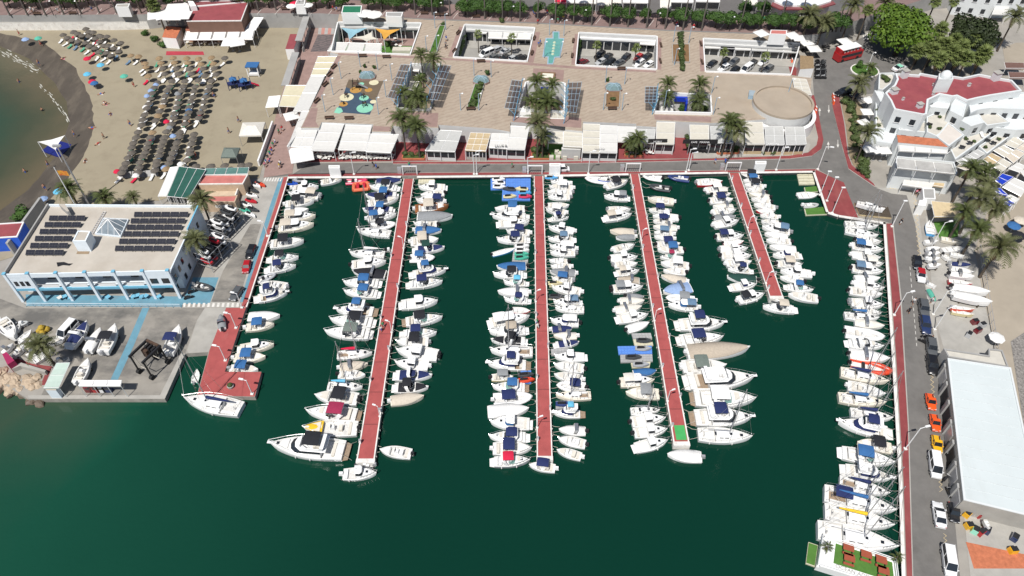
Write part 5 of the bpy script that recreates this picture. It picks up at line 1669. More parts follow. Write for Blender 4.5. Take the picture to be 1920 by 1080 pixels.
# left wing: red roofed boathouse and sloping grey wall
block('boathouse','low boathouse with maroon roof and bright blue wall at the left edge','building',[(-60,424),(46,417),(33,445),(-80,452)],3.6,0,mat('bright_blue_wall',(0.02,0.10,0.55),.7),m_redroof,.2,pm=m_white)
w0,w1=at(88,392,0),at(27,478,0)
wl=thing('boundary_wall','grey sloping wall running along the left side of the club building','wall',((w0.x+w1.x)/2,(w0.y+w1.y)/2,0))
d=(w1 -w0)/2; n=Vector((-d.y,d.x,0)).normalized()*.2
b=MB(); b.prism([(-d.x -n.x,-d.y -n.y),(d.x -n.x,d.y -n.y),(d.x+n.x,d.y+n.y),(-d.x+n.x,-d.y+n.y)],0,3.2); b.build('wall',m_gwall,wl)
b=MB(); b.prism([(-d.x -n.x*1.3,-d.y -n.y*1.3),(d.x -n.x*1.3,d.y -n.y*1.3),(d.x+n.x*1.3,d.y+n.y*1.3),(-d.x+n.x*1.3,-d.y+n.y*1.3)],3.2,3.28); b.build('coping',m_gwall,wl)
# terrace fence in front of the club
p0,p1=at(50,575,0),at(340,577,0); fn=thing('terrace_fence','pale blue low fence along the front of the club terrace','fence',p0); d=p1 -p0
for i in range(20): b=MB(); q=d*(i/19); b.tube((q.x,q.y,0),(q.x,q.y,1.0),.05,n=4); b.build('post',m_cyan,fn)
b=MB(); b.tube((0,0,1.0),(d.x,d.y,1.0),.04,n=4); b.build('rail',m_white,fn); b=MB(); b.tube((0,0,.5),(d.x,d.y,.5),.03,n=4); b.build('rail',m_white,fn)
for i,(u,v) in enumerate(((115,562),(124,560),(135,562),(205,561),(245,558),(252,560),(260,558),(268,560),(276,559),(300,560))):
 table_set(f'small cafe table on the blue club terrace, {ORD[i + 1]} from left',u,v,.03,rnd.choice([m_table,m_cyan]),group='tables on the club terrace')
# green roofed shed, glass lean-to and pink roofed club annex by the beach
awning('white and dark green sloping shed roof above the club palms',[(336,312),(386,318),(353,372),(313,368)],4.0,3.0,3,1,mat('dark_green_roof',(0.018,0.085,0.065),.7,.15,1),z0=0.0,valance=0,cat='shed roof',name='shed_roof',front=m_conc)
awning('white steep strip roof on the left of the green shed',[(319,314),(335,312),(312,368),(296,368)],2.6,2.6,1,1,'w',valance=0,cat='shed roof',name='strip_roof')
awning('green glass lean-to roof between green shed and slip road',[(385,316),(467,314),(464,326),(380,328)],3.6,3.4,4,1,mat('green_glass_roof',(0.10,0.20,0.18),.3,.15,1),valance=0,cat='roof',name='lean_to_roof')
block('club_annex','long low annex with pink roof behind the jet ski row','building',[(378,329),(466,328),(456,346),(372,347)],3.0,0,mat('beige_render',(.50,.38,.27),.8),m_pinkroof,.25,pm=m_edge)
block('annex_terrace','beige walled annex terrace below the pink roof','building',[(371,348),(452,347),(436,392),(352,385)],1.2,0,mat('beige_render',(.50,.38,.27),.8),mat('beige_tiles',(.50,.40,.29),.85,.1,.7),.7,pm=m_edge)
block('annex_store','small store with pink roof at the lower side of the annex terrace','building',[(392,368),(446,367),(441,380),(384,380)],2.6,0,mat('beige_render',(.50,.38,.27),.8),m_pinkroof,.2)
# steel racks with stacked boats and jet skis
def rack(label,u,v,nx,rz):
 p=at(u,v,0); root=thing('boat_rack',label,'rack',p,rz,'steel racks beside the slip road')
 W_,D_=3.2,1.9
 for i in range(nx+1):
  for y in (-D_,D_): b=MB(); b.tube((i*W_,y,0),(i*W_,y,4.2),.08,n=4); b.build('post',m_alu,root)
 for z in (1.3,2.8,4.2):
  for y in (-D_,D_): b=MB(); b.tube((0,y,z),(nx*W_,y,z),.06,n=4); b.build('beam',m_alu,root)
  for i in range(nx+1): b=MB(); b.tube((i*W_,-D_,z),(i*W_,D_,z),.06,n=4); b.build('cross_beam',m_alu,root)
 k=0
 for z in (1.38,2.88,4.28):
  for i in range(nx):
   w=root.matrix_basis
   q=p+Vector((math.cos(rz)*(i+.5)*W_,math.sin(rz)*(i+.5)*W_,0))
   for dx in (-.7,.7):
    k += 1
    jr=jetski(f'jet ski stored on the {"upper" if v < 480 else "lower"} steel rack, {ORD[k]} from its bottom left',u,v,z,rz+R(90),rnd.choice('wwkwrk'),'jet skis stored on racks'); jr.location=(q.x+dx*math.cos(rz),q.y+dx*math.sin(rz),z)
rack('upper steel rack stacked with jet skis beside the club palm',412,452,2,R(68)); rack('lower steel rack stacked with jet skis near the blue parking bay',386,506,2,R(66))
for i,(u,v,h) in enumerate(((488,345,'O'),(480,347,'w'),(475,356,'k'),(473,366,'w'),(471,376,'r'),(464,384,'w'),(460,394,'t'),(474,392,'k'),(470,402,'w'))):
 jetski(f'{HNAME[h]} jet ski in the row by the slip road, {ORD[i + 1]} from the top',u,v,.05,R(-28+rnd.uniform(-6,6)),h,'jet skis along the slip road')
car('black estate car parked on the slip road above the red car',466,482,475,462,'suv','black',scale=.8); car('small red car parked beside the blue lane on the slip road',460,509,465,491,'hatch','red',scale=.82); car('dark grey car parked at the lower end of the slip road',437,560,450,541,'hatch','grey',scale=.9)
moto('dark motorbike parked in the blue bay by the club corner',355,560,.03,.4); moto('dark scooter parked in blue bay next to the club corner',362,549,.03,.5)
boat_row('''
397 541 362 531 r - z=.1 tc=k label=grey_inflatable_boat_resting_in_the_blue_painted_parking_bay
413 588 416 615 v g z=.15 label=upturned_pale_grey_covered_tender_lying_on_the_red_west_quay
164 601 124 654 n n z=.9 label=white_cruiser_under_navy_covers_standing_on_the_boat_yard
189 614 162 657 v w z=.9 label=white_covered_boat_standing_between_two_others_on_the_boat_yard
217 607 191 660 o k z=.9 label=white_motorboat_with_black_canopy_standing_beside_the_blue_lane
337 609 313 662 o n z=.9 label=white_motorboat_with_navy_canopy_standing_at_the_yard's_right_edge
166 671 142 716 o - z=.9 label=white_open_motorboat_standing_next_to_the_fuel_station_roof
52 603 25 606 r - z=.3 label=grey_inflatable_boat_on_the_yard_near_the_left_edge
28 634 0 598 o - z=.6 label=white_motorboat_stored_at_the_far_left_of_the_yard
58 616 30 640 d - z=.5 label=white_dinghy_stored_behind_the_yard_palm
72 626 46 652 o - z=.5 h=c label=cream_motorboat_stored_beside_the_yard_palm
114 636 70 640 v c z=.5 label=cream_covered_boat_lying_right_of_the_yard_palm_crown
96 652 60 676 d - z=.4 label=white_hull_lying_beneath_the_yard_palm
24 642 2 660 v w z=.4 label=white_covered_boat_lying_left_of_the_yard_palm
36 604 22 622 d - z=.5 label=white_dinghy_stored_beside_the_grey_inflatable_in_the_west_yard
84 628 66 634 d - z=.4 h=c label=cream_dinghy_stored_below_the_yellow_buoys
20 668 40 650 o - z=.4 label=white_motorboat_stored_above_the_magenta_hut
46 664 66 660 v w z=.3 label=white_covered_dinghy_stored_left_of_the_yard_palm_trunk
128 668 104 680 v g z=.4 label=grey_covered_boat_lying_above_the_green_roofed_kiosk
''','a','b','c','boats stored ashore in the west yard')
car('white van parked beside the navy covered boat in the yard',115,634,138,609,'van','white',.02,scale=.9)
# travel lift: a steel gantry on four legs
p=at(290,690,0); tl=thing('travel_lift','dark steel boat lift gantry standing on the oil stained yard','boat lift',p,R(64))
for x in (-1.9,1.9):
 for y in (-1.5,1.5):
  b=MB(); b.box((x,y,.5),(.24,.24,4.4)); b.build('leg',m_black,tl)
  b=MB(); b.tube((x,y -.3,.5),(x,y+.3,.5),.5,n=10); b.build('wheel',m_tyre,tl)
for y in (-1.5,1.5): b=MB(); b.box((0,y,4.6),(4.3,.32,.4)); b.build('side_beam',m_black,tl)
b=MB(); b.box((1.9,0,4.7),(.4,2.7,.4)); b.build('cross_beam',mat('rusty_steel',(.075,.045,.03),.9,.5,2),tl)
b=MB(); b.box((1.2,1.2,2.0),(1.8,1.2,1.8)); b.build('engine_box',mat('rusty_steel',(.1,.05,.03)),tl)
for y in (-1.1,-.3,.5,1.2): b=MB(); b.box((1.4,y,3.0),(1.1,.35,1.3)); b.build('hoist_drum',m_black,tl)
for x in (-1.5,1.2):
 b=MB(); b.path([(x,-1.5,4.6),(x,-.8,1.8),(x,.8,1.8),(x,1.5,4.6)],.08,4); b.build('sling',m_rope,tl)
# fuel station canopy and kiosk
awning('long narrow white canopy of the fuel station on the quay edge',[(152,713),(228,713),(226,723),(147,723)],3.4,3.3,3,1,'w',valance=.3,cat='canopy',name='fuel_station_canopy')
for i,(u,c) in enumerate(((183,'red'),(194,'white'),(205,'blue'),(170,'maroon'))):
 p=at(u,733,0); pr=thing('fuel_pump',f'{c} fuel pump cabinet under the white station canopy','fuel pump',p,0,'fuel pumps')
 b=MB(); b.box((0,0,0),(1.3,.8,1.5)); b.build('cabinet',PAINT[c],pr); b=MB(); b.box((0,-.42,.9),(.7,.04,.4)); b.build('display',m_glass,pr)
awning('long pale green roof of the open harbour kiosk at the yard corner',[(106,681),(131,680),(110,727),(82,727)],3.1,2.9,1,2,mat('pale_green_roof',(.46,.56,.50),.7,.08,.5),valance=.2,cat='kiosk roof',name='kiosk_roof'); block('kiosk','small white kiosk cabin under the pale green roof','kiosk',[(90,722),(108,722),(105,732),(86,732)],2.3,0,m_clubwall,m_clubroof)
p=at(83,622,0); an=thing('yellow_buoy_stack','stack of yellow buoys on the yard near the left edge','buoys',p,.3)
for i,(x,y,z) in enumerate(((-.9,0,0),(.9,.1,0),(0,.8,0),(0,0,1.0),(-.1,-.9,0))): b=MB(); b.ball((x*.7,y*.7,z*.7+.5),(.6,.6,.52),8,5); b.build('buoy',mat('faded_yellow_buoy',(.42,.28,.03),.6),an)
block('magenta_hut','small magenta roofed hut beside the breakwater rocks','hut',[(4,664),(12,660),(27,676),(14,684)],2.2,0,mat('magenta_paint',(.33,.02,.09),.7),mat('magenta_paint',(.33,.02,.09)))
o=sheet('red_kerb_path',[(24,676),(34,672),(60,682),(98,687),(84,722),(76,722),(88,693),(60,690),(30,684)],.03,m_red)
quay_wallp=block('sea_wall','pale low wall between yard path and breakwater rocks','wall',[(20,686),(40,680),(86,694),(84,698),(38,686),(22,692)],.9,0,m_conc,m_conc)
# breakwater of loose rocks: every rock its own piece of the breakwater
m_rock=mat('limestone_rock',(.42,.33,.24),.9,.25,.8,bump=.5,bscale=2.5)
bw=thing('breakwater','breakwater of loose pale limestone rocks at the left edge','breakwater',at(30,715,0))
ROCKS=[]
for k in range(5):
 b=MB(); b.ball((0,0,0),(1,.8,.62),7,5); rr=random.Random(90+k)
 b.v=[(x*rr.uniform(.8,1.2),y*rr.uniform(.8,1.2),z*rr.uniform(.75,1.2)) for x,y,z in b.v]
 me=bpy.data.meshes.new('rock'); me.from_pydata(b.v,[],b.f); me.materials.append(m_rock); ROCKS.append(me)
WETR=[m.copy() for m in ROCKS]
for m in WETR: m.materials[0]=mat('wet_rock',(.13,.10,.075),.55,.3,.8,bump=.5,bscale=2.5)
for i in range(95):
 t=rnd.random(); w_=rnd.random()
 u=-25+100*t; v=690+18*t+w_*(40+10*t)
 p=at(u,v,-.2 -w_*1.1+rnd.uniform(-.1,.5)); s=rnd.uniform(.65,1.25)
 o=bpy.data.objects.new('rock',(WETR if p.z < -.75 else ROCKS)[rnd.randrange(5)]); col.objects.link(o); o.parent=bw; o.location=p -bw.location; o.scale=(s,s,s); o.rotation_euler=(rnd.uniform(-.4,.4),rnd.uniform(-.4,.4),rnd.uniform(0,6.28))
# green and white tender hung at the red quay, people and lamps there
boat_row('369 690 363 716 d - h=t label=small_green_and_white_tender_floating_beside_the_red_west_quay','a','b','c','boats moored at quay ends')
quay_lamp('short white lamp at the lower right corner of the red west quay',473,739,4.0,(-.9,.2)); quay_lamp('short white lamp on red west quay near middle blue canopied boats',423,676,4.0,(-.9,.2)); quay_lamp('short white lamp on the west quay beside two cream boats',443,615,4.0,(-.9,.2))
quay_lamp('short white lamp at the bottom of the blue lane',454,577,4.0,(-.8,.2)); quay_lamp('short white lamp halfway down the blue lane',502,443,4.0,(-.8,.2))
p=at(433,726,0); sp=thing('bollard_stack','small round planter standing on the red west quay','planter',p); b=MB(); b.tube((0,0,0),(0,0,.5),.5,.6,9); b.build('pot',m_gwall,sp); b=MB(); b.ball((0,0,.7),(.5,.5,.35),7,5); b.build('foliage',m_shrub,sp)
for l,cu,cv,h,k,s in (('date palm beside the right wall of the club, upper one',379,378,7.5,'olive',1.15),('date palm beside the right wall of the club, lower one',367,452,6.5,'olive',1.1),('date palm behind the club near the flagpole',130,356,5.0,'date',1.15),
                           ('low date palm behind the club roof, middle one',197,371,4.0,'date',1.0),('small thin palm behind the club roof, right one',250,370,3.5,'olive',.7),('date palm among the stored boats in the west yard',77,650,5.5,'olive',1.15)):
 palm(l,cu,cv,0,h,k,34,s,.24,'date palms around the club')
shrub('round green bush on the sand left of the club',44,407,0,2.4,1.6,rnd.choice(BUSH)); 
# tall lamp mast, flagpole with flag
p=at(167,384,0); lm=thing('light_mast','tall grey floodlight mast standing behind the club','light mast',p); b=MB(); b.tube((0,0,0),(0,0,15.5),.22,.14,7); b.build('pole',m_alu,lm); b=MB(); b.box((0,0,15.4),(1.6,.5,.4)); b.build('floodlight',m_alu,lm)
p=at(150,400,3); p.z=0; fp=thing('flagpole','white flagpole with red and yellow flag at the back of the club','flagpole',p); b=MB(); b.tube((0,0,0),(0,0,15),.13,.09,6); b.build('pole',m_white,fp)
b=MB(); 
for i in range(4): b.add([(.2+.5*i,.12*math.sin(i*1.3),13.0),(.2+.5*(i+1),.12*math.sin((i+1)*1.3),12.9),(.2+.5*(i+1),.12*math.sin((i+1)*1.3),14.1),(.2+.5*i,.12*math.sin(i*1.3),14.2)],[(0,1,2,3)])
b.build('flag',mat('red_and_yellow_flag',(.5,.06,.03),.8,rgb2=(.7,.4,.04),scale=1.5),fp)
# ------------------------------------------------------------------ the beach
m_thatch=mat('grey_thatch',(.118,.104,.089),.95,.25,3,bump=.6,bscale=7)
m_thatchb=mat('straw_thatch',(.27,.19,.11),.95,.25,3,bump=.6,bscale=7)
UM={}
def umbrella(label,u,v,m,rz=0,z=.06,s=1.0,group='thatched beach umbrellas'):
 p=at(u,v,z+2.2)
 def fresh(key,thatch):
  root=thing('beach_umbrella',label,'beach umbrella',(0,0,0),0,group)
  b=MB(); b.tube((0,0,0),(0,0,2.25),.05,n=5); b.build('pole',m_bark,root)
  b=MB(); n=12; e0=[((1.22+(.07 if i % 2 else -.05))*math.cos(6.2832*i/n),(1.22+(.07 if i % 2 else -.05))*math.sin(6.2832*i/n),1.86 -(.06 if i % 2 else 0)) for i in range(n)]
  e1=[(.62*math.cos(6.2832*i/n),.62*math.sin(6.2832*i/n),2.17) for i in range(n)]
  b.loft([[(x*.97,y*.97,zz -.12) for x,y,zz in e0],e0,e1],close_ring=True); b.add(e1+[(0,0,2.42)],[(i,(i+1) % n,n) for i in range(n)]); b.build('canopy',thatch,root)
  return root
 if m not in UM: UM[m]=fresh(m,m); r_=UM[m]
 else: r_=copy_tree(UM[m])
 r_.location=(p.x,p.y,z); r_.rotation_euler=(R(rnd.uniform(-4,4)),R(rnd.uniform(-4,4)),rnd.uniform(0,6.28)); r_.scale=(s*.80,s*.80,s); r_['label']=label; r_['group']=group
 return r_,p
BED={}
def sunbed(label,p,rz,m,group='sunbeds under the beach umbrellas'):
 if m not in BED:
  root=thing('sunbed',label,'sunbed',(0,0,0),0,group)
  b=MB(); b.box((-.25,0,.28),(1.35,.62,.09)); b.build('mattress',m,root)
  b=MB(); b.add([(.42,-.31,.30),(.95,-.31,.62),(.95,.31,.62),(.42,.31,.30),(.45,-.31,.24),(.98,-.31,.56),(.98,.31,.56),(.45,.31,.24)],[(0,1,2,3),(7,6,5,4),(0,4,5,1),(1,5,6,2),(2,6,7,3),(3,7,4,0)]); b.build('headrest',m,root)
  for x in (-.8,.3):
   b=MB(); b.path([(x,-.28,0),(x,-.28,.28),(x,.28,.28),(x,.28,0)],.025,4); b.build('leg_frame',m_white,root)
  BED[m]=root; r_=root
 else: r_=copy_tree(BED[m])
 r_.location=p; r_.rotation_euler=(0,0,rz); r_['label']=label; r_['group']=group
 return r_
BEDC={'white': canvas('w'),'green': mat('green_sunbed',(.08,.32,.20),.7),'blue': canvas('s'),'red': canvas('r')}
COLS=[((298,107),(307,136),4,'upper',1),((323,106),(333,136),4,'upper',2),((348,106),(357,137),4,'upper',3),((372,107),(383,138),4,'upper',4),((396,106),(405,137),4,'upper',5),
  ((293,153),(263,231),9,'middle',1),((321,150),(292,224),9,'middle',2),((346,149),(320,230),9,'middle',3),((370,149),(346,229),9,'middle',4),((394,149),(373,219),8,'middle',5),
  ((258,246),(228,321),9,'lower',1),((285,246),(255,320),9,'lower',2),((311,245),(288,317),9,'lower',3),((338,245),(312,314),8,'lower',4),((362,248),(352,297),6,'lower',5)]
XTRA=sorted([(x/4.8,y/4.8) for x,y in ((660,275),(690,290),(730,310),(765,250),(790,275),(830,280),(600,330),(640,350),(695,365),(760,375),(795,315),(850,335),(800,400),(845,425),(890,365),(890,455),(950,465),(1020,350),(1080,375),(1015,425),(995,490),(1060,450),(905,320),(955,320),(970,400),(560,305),(885,310),(930,400),(1175,490),(1240,495),(1300,560),(1310,595),(1330,670))])+[(421,106),(396,309),(421,308),(452,308),(465,307),(366,309),(394,309)]
CUP={'g': 'grey','r': 'red','b': 'blue','a': 'sky blue','w': 'white','c': 'cream','l': 'pale blue'}
def bed_at(p,k,lab):
 ang=R(-160+rnd.uniform(-20,20)); c=rnd.choice(['white','white','white','green','white','blue','red' if rnd.random() < .3 else 'white'])
 q=Vector((p.x+math.cos(ang)*.7+(k*.8 -.4)*.8,p.y -.9+rnd.uniform(-.3,.2),.06))
 sunbed(f'{c} sunbed {("left of", "right of")[k]} {lab}',q,R(78+rnd.uniform(-14,14)),BEDC[c],f'{c} sunbeds under the beach umbrellas')
def coloured(label,p0,c,s=1.0):
 root=thing('beach_parasol',label,'beach parasol',(p0.x,p0.y,.06),rnd.uniform(0,1),'fabric beach parasols')
 b=MB(); b.tube((0,0,0),(.06,0,2.1),.03,n=4); b.build('pole',m_white,root)
 b=MB(); n=8; e0=[(1.0*s*math.cos(6.2832*i/n),1.0*s*math.sin(6.2832*i/n),1.72) for i in range(n)]; e1=[(x*.55,y*.55,2.05) for x,y,_ in e0]
 b.loft([[(x*1.0,y*1.0,1.62) for x,y,_ in e0],e0,e1],close_ring=True); b.add(e1+[(.06,0,2.2)],[(i,(i+1) % n,n) for i in range(n)]); b.build('canopy',canvas(c),root)
 return root
for (a,e,n,blk,ci) in COLS:
 for i in range(n):
  t=i/(n -1); u=a[0]+(e[0] -a[0])*t+rnd.uniform(-1.2,1.2); v=a[1]+(e[1] -a[1])*t+rnd.uniform(-1,1)
  straw=(blk == 'upper' and i < 2) or rnd.random() < .08
  _,p=umbrella(f'{"straw-coloured" if straw else "grey-brown"} thatched umbrella in {blk} beach block, {ORD[ci]} column, {ORD[i + 1]} down',u,v,m_thatchb if straw else m_thatch)
  for k in range(2 if rnd.random() < .45 else 1): bed_at(p,k,f'{ORD[i + 1]} umbrella down, {ORD[ci]} column of {blk} beach block')
  if blk != 'upper' and rnd.random() < .17:
   c=rnd.choice('rblawlgw'); coloured(f'{CUP[c]} parasol beside {ORD[i + 1]} thatched umbrella of {blk} block, {ORD[ci]} column',p+Vector((rnd.uniform(-1.6,.2),-rnd.uniform(.9,1.4),0)),c,.8)
for i,(u,v) in enumerate(XTRA):
 _,p=umbrella(f'thatched umbrella standing loosely outside the regular blocks, {ORD[i + 1]} counted from the left',u,v,m_thatchb if i > 27 and i < 33 else m_thatch,group='loosely scattered thatched umbrellas')
 bed_at(p,0,f'{ORD[i + 1]} loose thatched umbrella counted from the left')
for l,u,v,c in (('blue parasol alone near the upper left waterline',47,73,'l'),('pale green parasol with red towel near the upper left waterline',71,71,'t'),('sky blue parasol alone in the middle of the open sand',188,121,'a'),('sky blue parasol alone left of the open sand',163,138,'a'),
                   ('bright blue parasol beside a pink one near the waterline',176,155,'b'),('pink-red parasol beside a bright blue one near the waterline',172,152,'r'),('turquoise parasol lying low on the open sand',232,142,'t'),('sky blue parasol beside the date palm behind the club',108,358,'a'),('pale blue parasol near the left edge by the club',80,372,'l'),('red parasol left of the loose thatched cluster',163,109,'r')):
 coloured(l,at(u,v,1.9),c,1.05)
for i,(u,v,c) in enumerate(((118,110,'pink'),(190,176,'white'),(198,196,'pink'),(207,214,'blue'),(172,240,'red'),(183,270,'white'),(160,302,'white'),(197,192,'white'))):
 o=sheet('beach_towel',[(u -3.5,v -2),(u+3.5,v -1.4),(u+3,v+2),(u -4,v+1.4)],.075,SHIRT[c],kind=None); tag(o,f'{c} towel spread on the sand, {ORD[i + 1]} from the top along the waterline','towel','towels near the waterline')
 person(f'person lying on the {c} towel, {ORD[i + 1]} from top along waterline',u,v,.08,'lie','skin',rnd.choice(['blue','black','red']),group='sunbathers on towels')
for i,(u,v) in enumerate(sorted(((37,66),(78,86),(252,163),(196,260),(74,122),(346,237),(358,236),(368,294),(92,312),(86,356),(141,255),(448,229),(402,183),(38,158),(82,212),(50,327),(306,133),(270,126),(245,236),(430,250)))):
 wet=(u,v) in ((38,158),(82,212),(50,327))
 person(f'small figure {"wading in the shallow bay" if wet else "walking on the sand"}, {ORD[i + 1]} beach figure from the left',u,v,-1.6 if wet else (.06 if u != 74 else -.3),'walk','skin',rnd.choice(['blue','black','red']),group='people walking on the beach')
# beach kit
m_pinkp=mat('red_carpet',(.38,.04,.06),.9)
o=sheet('red_beach_mat',[(312,96),(381,96.5),(383,103),(311,103.5)],.07,m_pinkp,kind=None); tag(o,'long red mat laid on the sand above the umbrellas','mat')
def frame_tent(label,px,z,m,posts=True): return awning(label,px,z,z,1,1,m,posts,.06,.25,None,'pavilion',m_alu,cat='pavilion')
def hip_tent(label,px,z,c):
 q=[at(u,v,z) for u,v in px]; cc_=sum(q,Vector())/4; root=thing('pavilion',label,'pavilion',(cc_.x,cc_.y,.06))
 l=[Vector((p.x -cc_.x,p.y -cc_.y,z)) for p in q]
 b=MB(); lo=[p -Vector((0,0,.35)) for p in l]; b.loft([lo,l],close_ring=True); rg=[l[0].lerp(l[3],.5).lerp(l[1].lerp(l[2],.5),.3)+Vector((0,0,.9)),l[0].lerp(l[3],.5).lerp(l[1].lerp(l[2],.5),.7)+Vector((0,0,.9))]
 b.add(l+rg,[(0,1,5,4),(1,2,5),(2,3,4,5),(3,0,4)]); b.build('canopy',canvas(c),root)
 for p in l: b=MB(); b.tube((p.x,p.y,0),(p.x,p.y,z -.1),.06,n=4); b.build('post',m_alu,root)
hip_tent('cream pavilion tent on the sand beside the walkway wall',[(455,230),(497,229),(490,254),(448,255)],3.0,'c'); hip_tent('dark grey pavilion tent on the sand above the green lean-to',[(420,277),(450,277),(443,295),(414,295)],2.8,'o')
p=at(478,140,.06); lg=thing('lifeguard_hut','white framed lifeguard hut with blue roof on the sand','hut',p)
for x in (-1.4,1.4):
 for y in (-1,1): b=MB(); b.box((x,y,0),(.22,.22,2.8)); b.build('post',m_white,lg)
b=MB(); b.box((0,0,2.8),(3.3,2.6,.22)); b.build('roof',canvas('b'),lg); b=MB(); b.box((0,.9,.2),(2.6,.12,2.4)); b.build('back_wall',m_gwall,lg); b=MB(); b.box((0,-.2,.3),(2.4,1.6,.6)); b.build('platform',m_white,lg)
for i,(u,v) in enumerate(((441,164),(461,166))):
 p=at(u,v,.06); pg=thing('climbing_frame',f'blue climbing frame on the sand, {"left" if i == 0 else "right"} of the pair','play equipment',p,.4)
 for x in (-1.6,0,1.6):
  for y in (-.9,.9): b=MB(); b.box((x,y,0),(.16,.16,2.4+.5*(x == 0))); b.build('post',canvas('n'),pg)
 b=MB(); b.box((0,0,1.3),(3.2,1.8,.12)); b.build('platform',canvas('n'),pg); b=MB(); b.add([(1.6,-.4,1.4),(3.4,-.4,.2),(3.4,.4,.2),(1.6,.4,1.4),(1.6,-.4,1.3),(3.4,-.4,.1),(3.4,.4,.1),(1.6,.4,1.3)],[(0,1,2,3),(7,6,5,4),(0,4,5,1),(1,5,6,2),(2,6,7,3),(3,7,4,0)]); b.build('slide',canvas('r') if i else canvas('b'),pg); b=MB(); b.add([(-.9,-.9,2.4),(.9,-.9,2.4),(.9,.9,2.4),(-.9,.9,2.4),(0,0,3.2)],[(0,1,4),(1,2,4),(2,3,4),(3,0,4)]); b.build('little_roof',canvas('b'),pg)
# floating platform under a white shade sail in the bay
q=[at(u,v,WZ+.3) for u,v in ((79,283),(112,295),(136,272),(104,262))]; cc_=sum(q,Vector())/4; fl=thing('floating_platform','blue floating platform under a white triangular shade sail in the bay','platform',(cc_.x,cc_.y,WZ))
b=MB(); b.prism([(p.x -cc_.x,p.y -cc_.y) for p in q],-.2,.4); b.build('pontoon',mat('deep_blue_plastic',(.012,.02,.16),.5),fl)
tri=[at(71,266,3.6),at(121,254,3.2),at(104,281,3.0)]; tl_=[Vector((p.x -cc_.x,p.y -cc_.y,p.z -WZ)) for p in tri]; ctr=sum(tl_,Vector())/3 -Vector((0,0,.35))
b=MB(); vs=[]
for i in range(3): vs += [tl_[i],tl_[i].lerp(tl_[(i+1) % 3],.5).lerp(ctr,.18)]
b.add(vs+[ctr],[(i,(i+1) % 6,6) for i in range(6)]); b.build('shade_sail',canvas('w'),fl)
for p in tl_: b=MB(); b.tube((p.x*.98,p.y*.98,.3),p,.09,n=5); b.build('mast',m_white,fl)
# wooden panels in a row at the lower end of the umbrellas, goal posts
p0,p1=at(222,335,.06),at(298,330,.06); wp=thing('wind_screen_wall','grey panelled windbreak at the lower end of the umbrella rows','windbreak',p0); d=p1 -p0
for i in range(3):
 q0,q1=d*(i/3+.01),d*((i+1)/3 -.01); n=Vector((-d.y,d.x,0)).normalized()*1.1
 b=MB(); b.add([q0,q1,q1+n+Vector((0,0,.9)),q0+n+Vector((0,0,.9)),q0+Vector((0,0,.08)),q1+Vector((0,0,.08)),q1+n+Vector((0,0,.98)),q0+n+Vector((0,0,.98))],[(3,2,1,0),(4,5,6,7),(0,1,5,4),(2,3,7,6),(1,2,6,5),(3,0,4,7)]); b.build('panel',m_gwall,wp)
# walkway wall, sails and roofs beside the walkway
p0,p1=at(512,237,0),at(485,312,0); ww=thing('white_wall','white wall between sand and walkway','wall',p0); d=p1 -p0; n=Vector((-d.y,d.x,0)).normalized()*.35
b=MB(); b.prism([(0,0),(d.x,d.y),(d.x+n.x,d.y+n.y),(n.x,n.y)],0,1.6); b.build('wall',m_white,ww)
awning('cream canvas canopy over the walkway left of the plaza',[(536,160),(574,160),(560,201),(523,199)],3.4,3.2,1,2,mat('pale_yellow_canvas',(.58,.53,.38),.85,.06,1),valance=.1)
awning('small grey-white canopy left of the cream walkway canopy',[(504,181),(526,179),(521,200),(498,201)],3.2,3.0,1,1,'w',valance=.1)
def longroof(label,a,b_,w,z,m):
 p0,p1=at(*a,z),at(*b_,z); d=p1 -p0; n=Vector((d.y,-d.x,0)).normalized()*w; root=thing('walkway_roof',label,'canopy',(p0.x,p0.y,0),0)
 q=[Vector((0,0,0)),d,d+n,n]; b=MB(); b.prism([(p.x,p.y) for p in q],z -.12,z+.05,bottom=True); b.build('roof',m,root)
 for t in (.02,.25,.5,.75,.98): b=MB(); k=d*t; b.tube((k.x,k.y,0),(k.x,k.y,z -.1),.09,n=4); b.build('post',m_gwall,root)
 b=MB(); k=n*.15; b.prism([(k.x,k.y),(d.x+k.x,d.y+k.y),(d.x+k.x*1.6,d.y+k.y*1.6),(k.x*1.6,k.y*1.6)],0,1.2); b.build('low_wall',m_gwall,root)
longroof('upper long grey roof between beach and paved walkway',(582,26),(566,76),1.9,3.6,m_gwall); longroof('lower long grey roof between beach and paved walkway',(561,98),(541,160),1.9,3.2,m_gwall)
block('changing_hut','long hut with maroon roof and white end on the sand','hut',[(544,64),(560,64),(551,92),(535,92)],3.2,.05,m_white,m_redroof,.0)
# beach restaurant on the upper left
rs=block('beach_restaurant','large beach restaurant with wide maroon roof','building',[(358,14),(467,4),(453,40),(350,41)],6.2,0,mat('brown_wall',(.17,.095,.07),.85,.1,1),m_redroof,.25,pm=mat('white_fascia',(.70,.69,.67)))
block('beach_restaurant_wing','narrow back wing with dull maroon roof behind the beach restaurant','building',[(332,12),(352,3),(468,1),(467,4),(356,13)],6.0,0,m_white,mat('dull_maroon_roof',(.22,.07,.075),.85,.15,1),.15)
block('chimney_block','white chimney block on the back wing of the beach restaurant','chimney',[(352,2),(362,2),(368,11),(356,12)],7.6,6.03,m_white,m_white)
block('restaurant_front','orange front terrace wall of the beach restaurant','building',[(350,50),(454,50),(452,56),(348,56)],3.6,0,mat('terracotta_wall',(.40,.16,.10)),m_pinkroof,.1)
awning('long row of white awnings in front of the beach restaurant',[(349,57),(478,56),(474,73),(344,74)],3.2,2.7,5,1,'w',z0=.05,group=None)
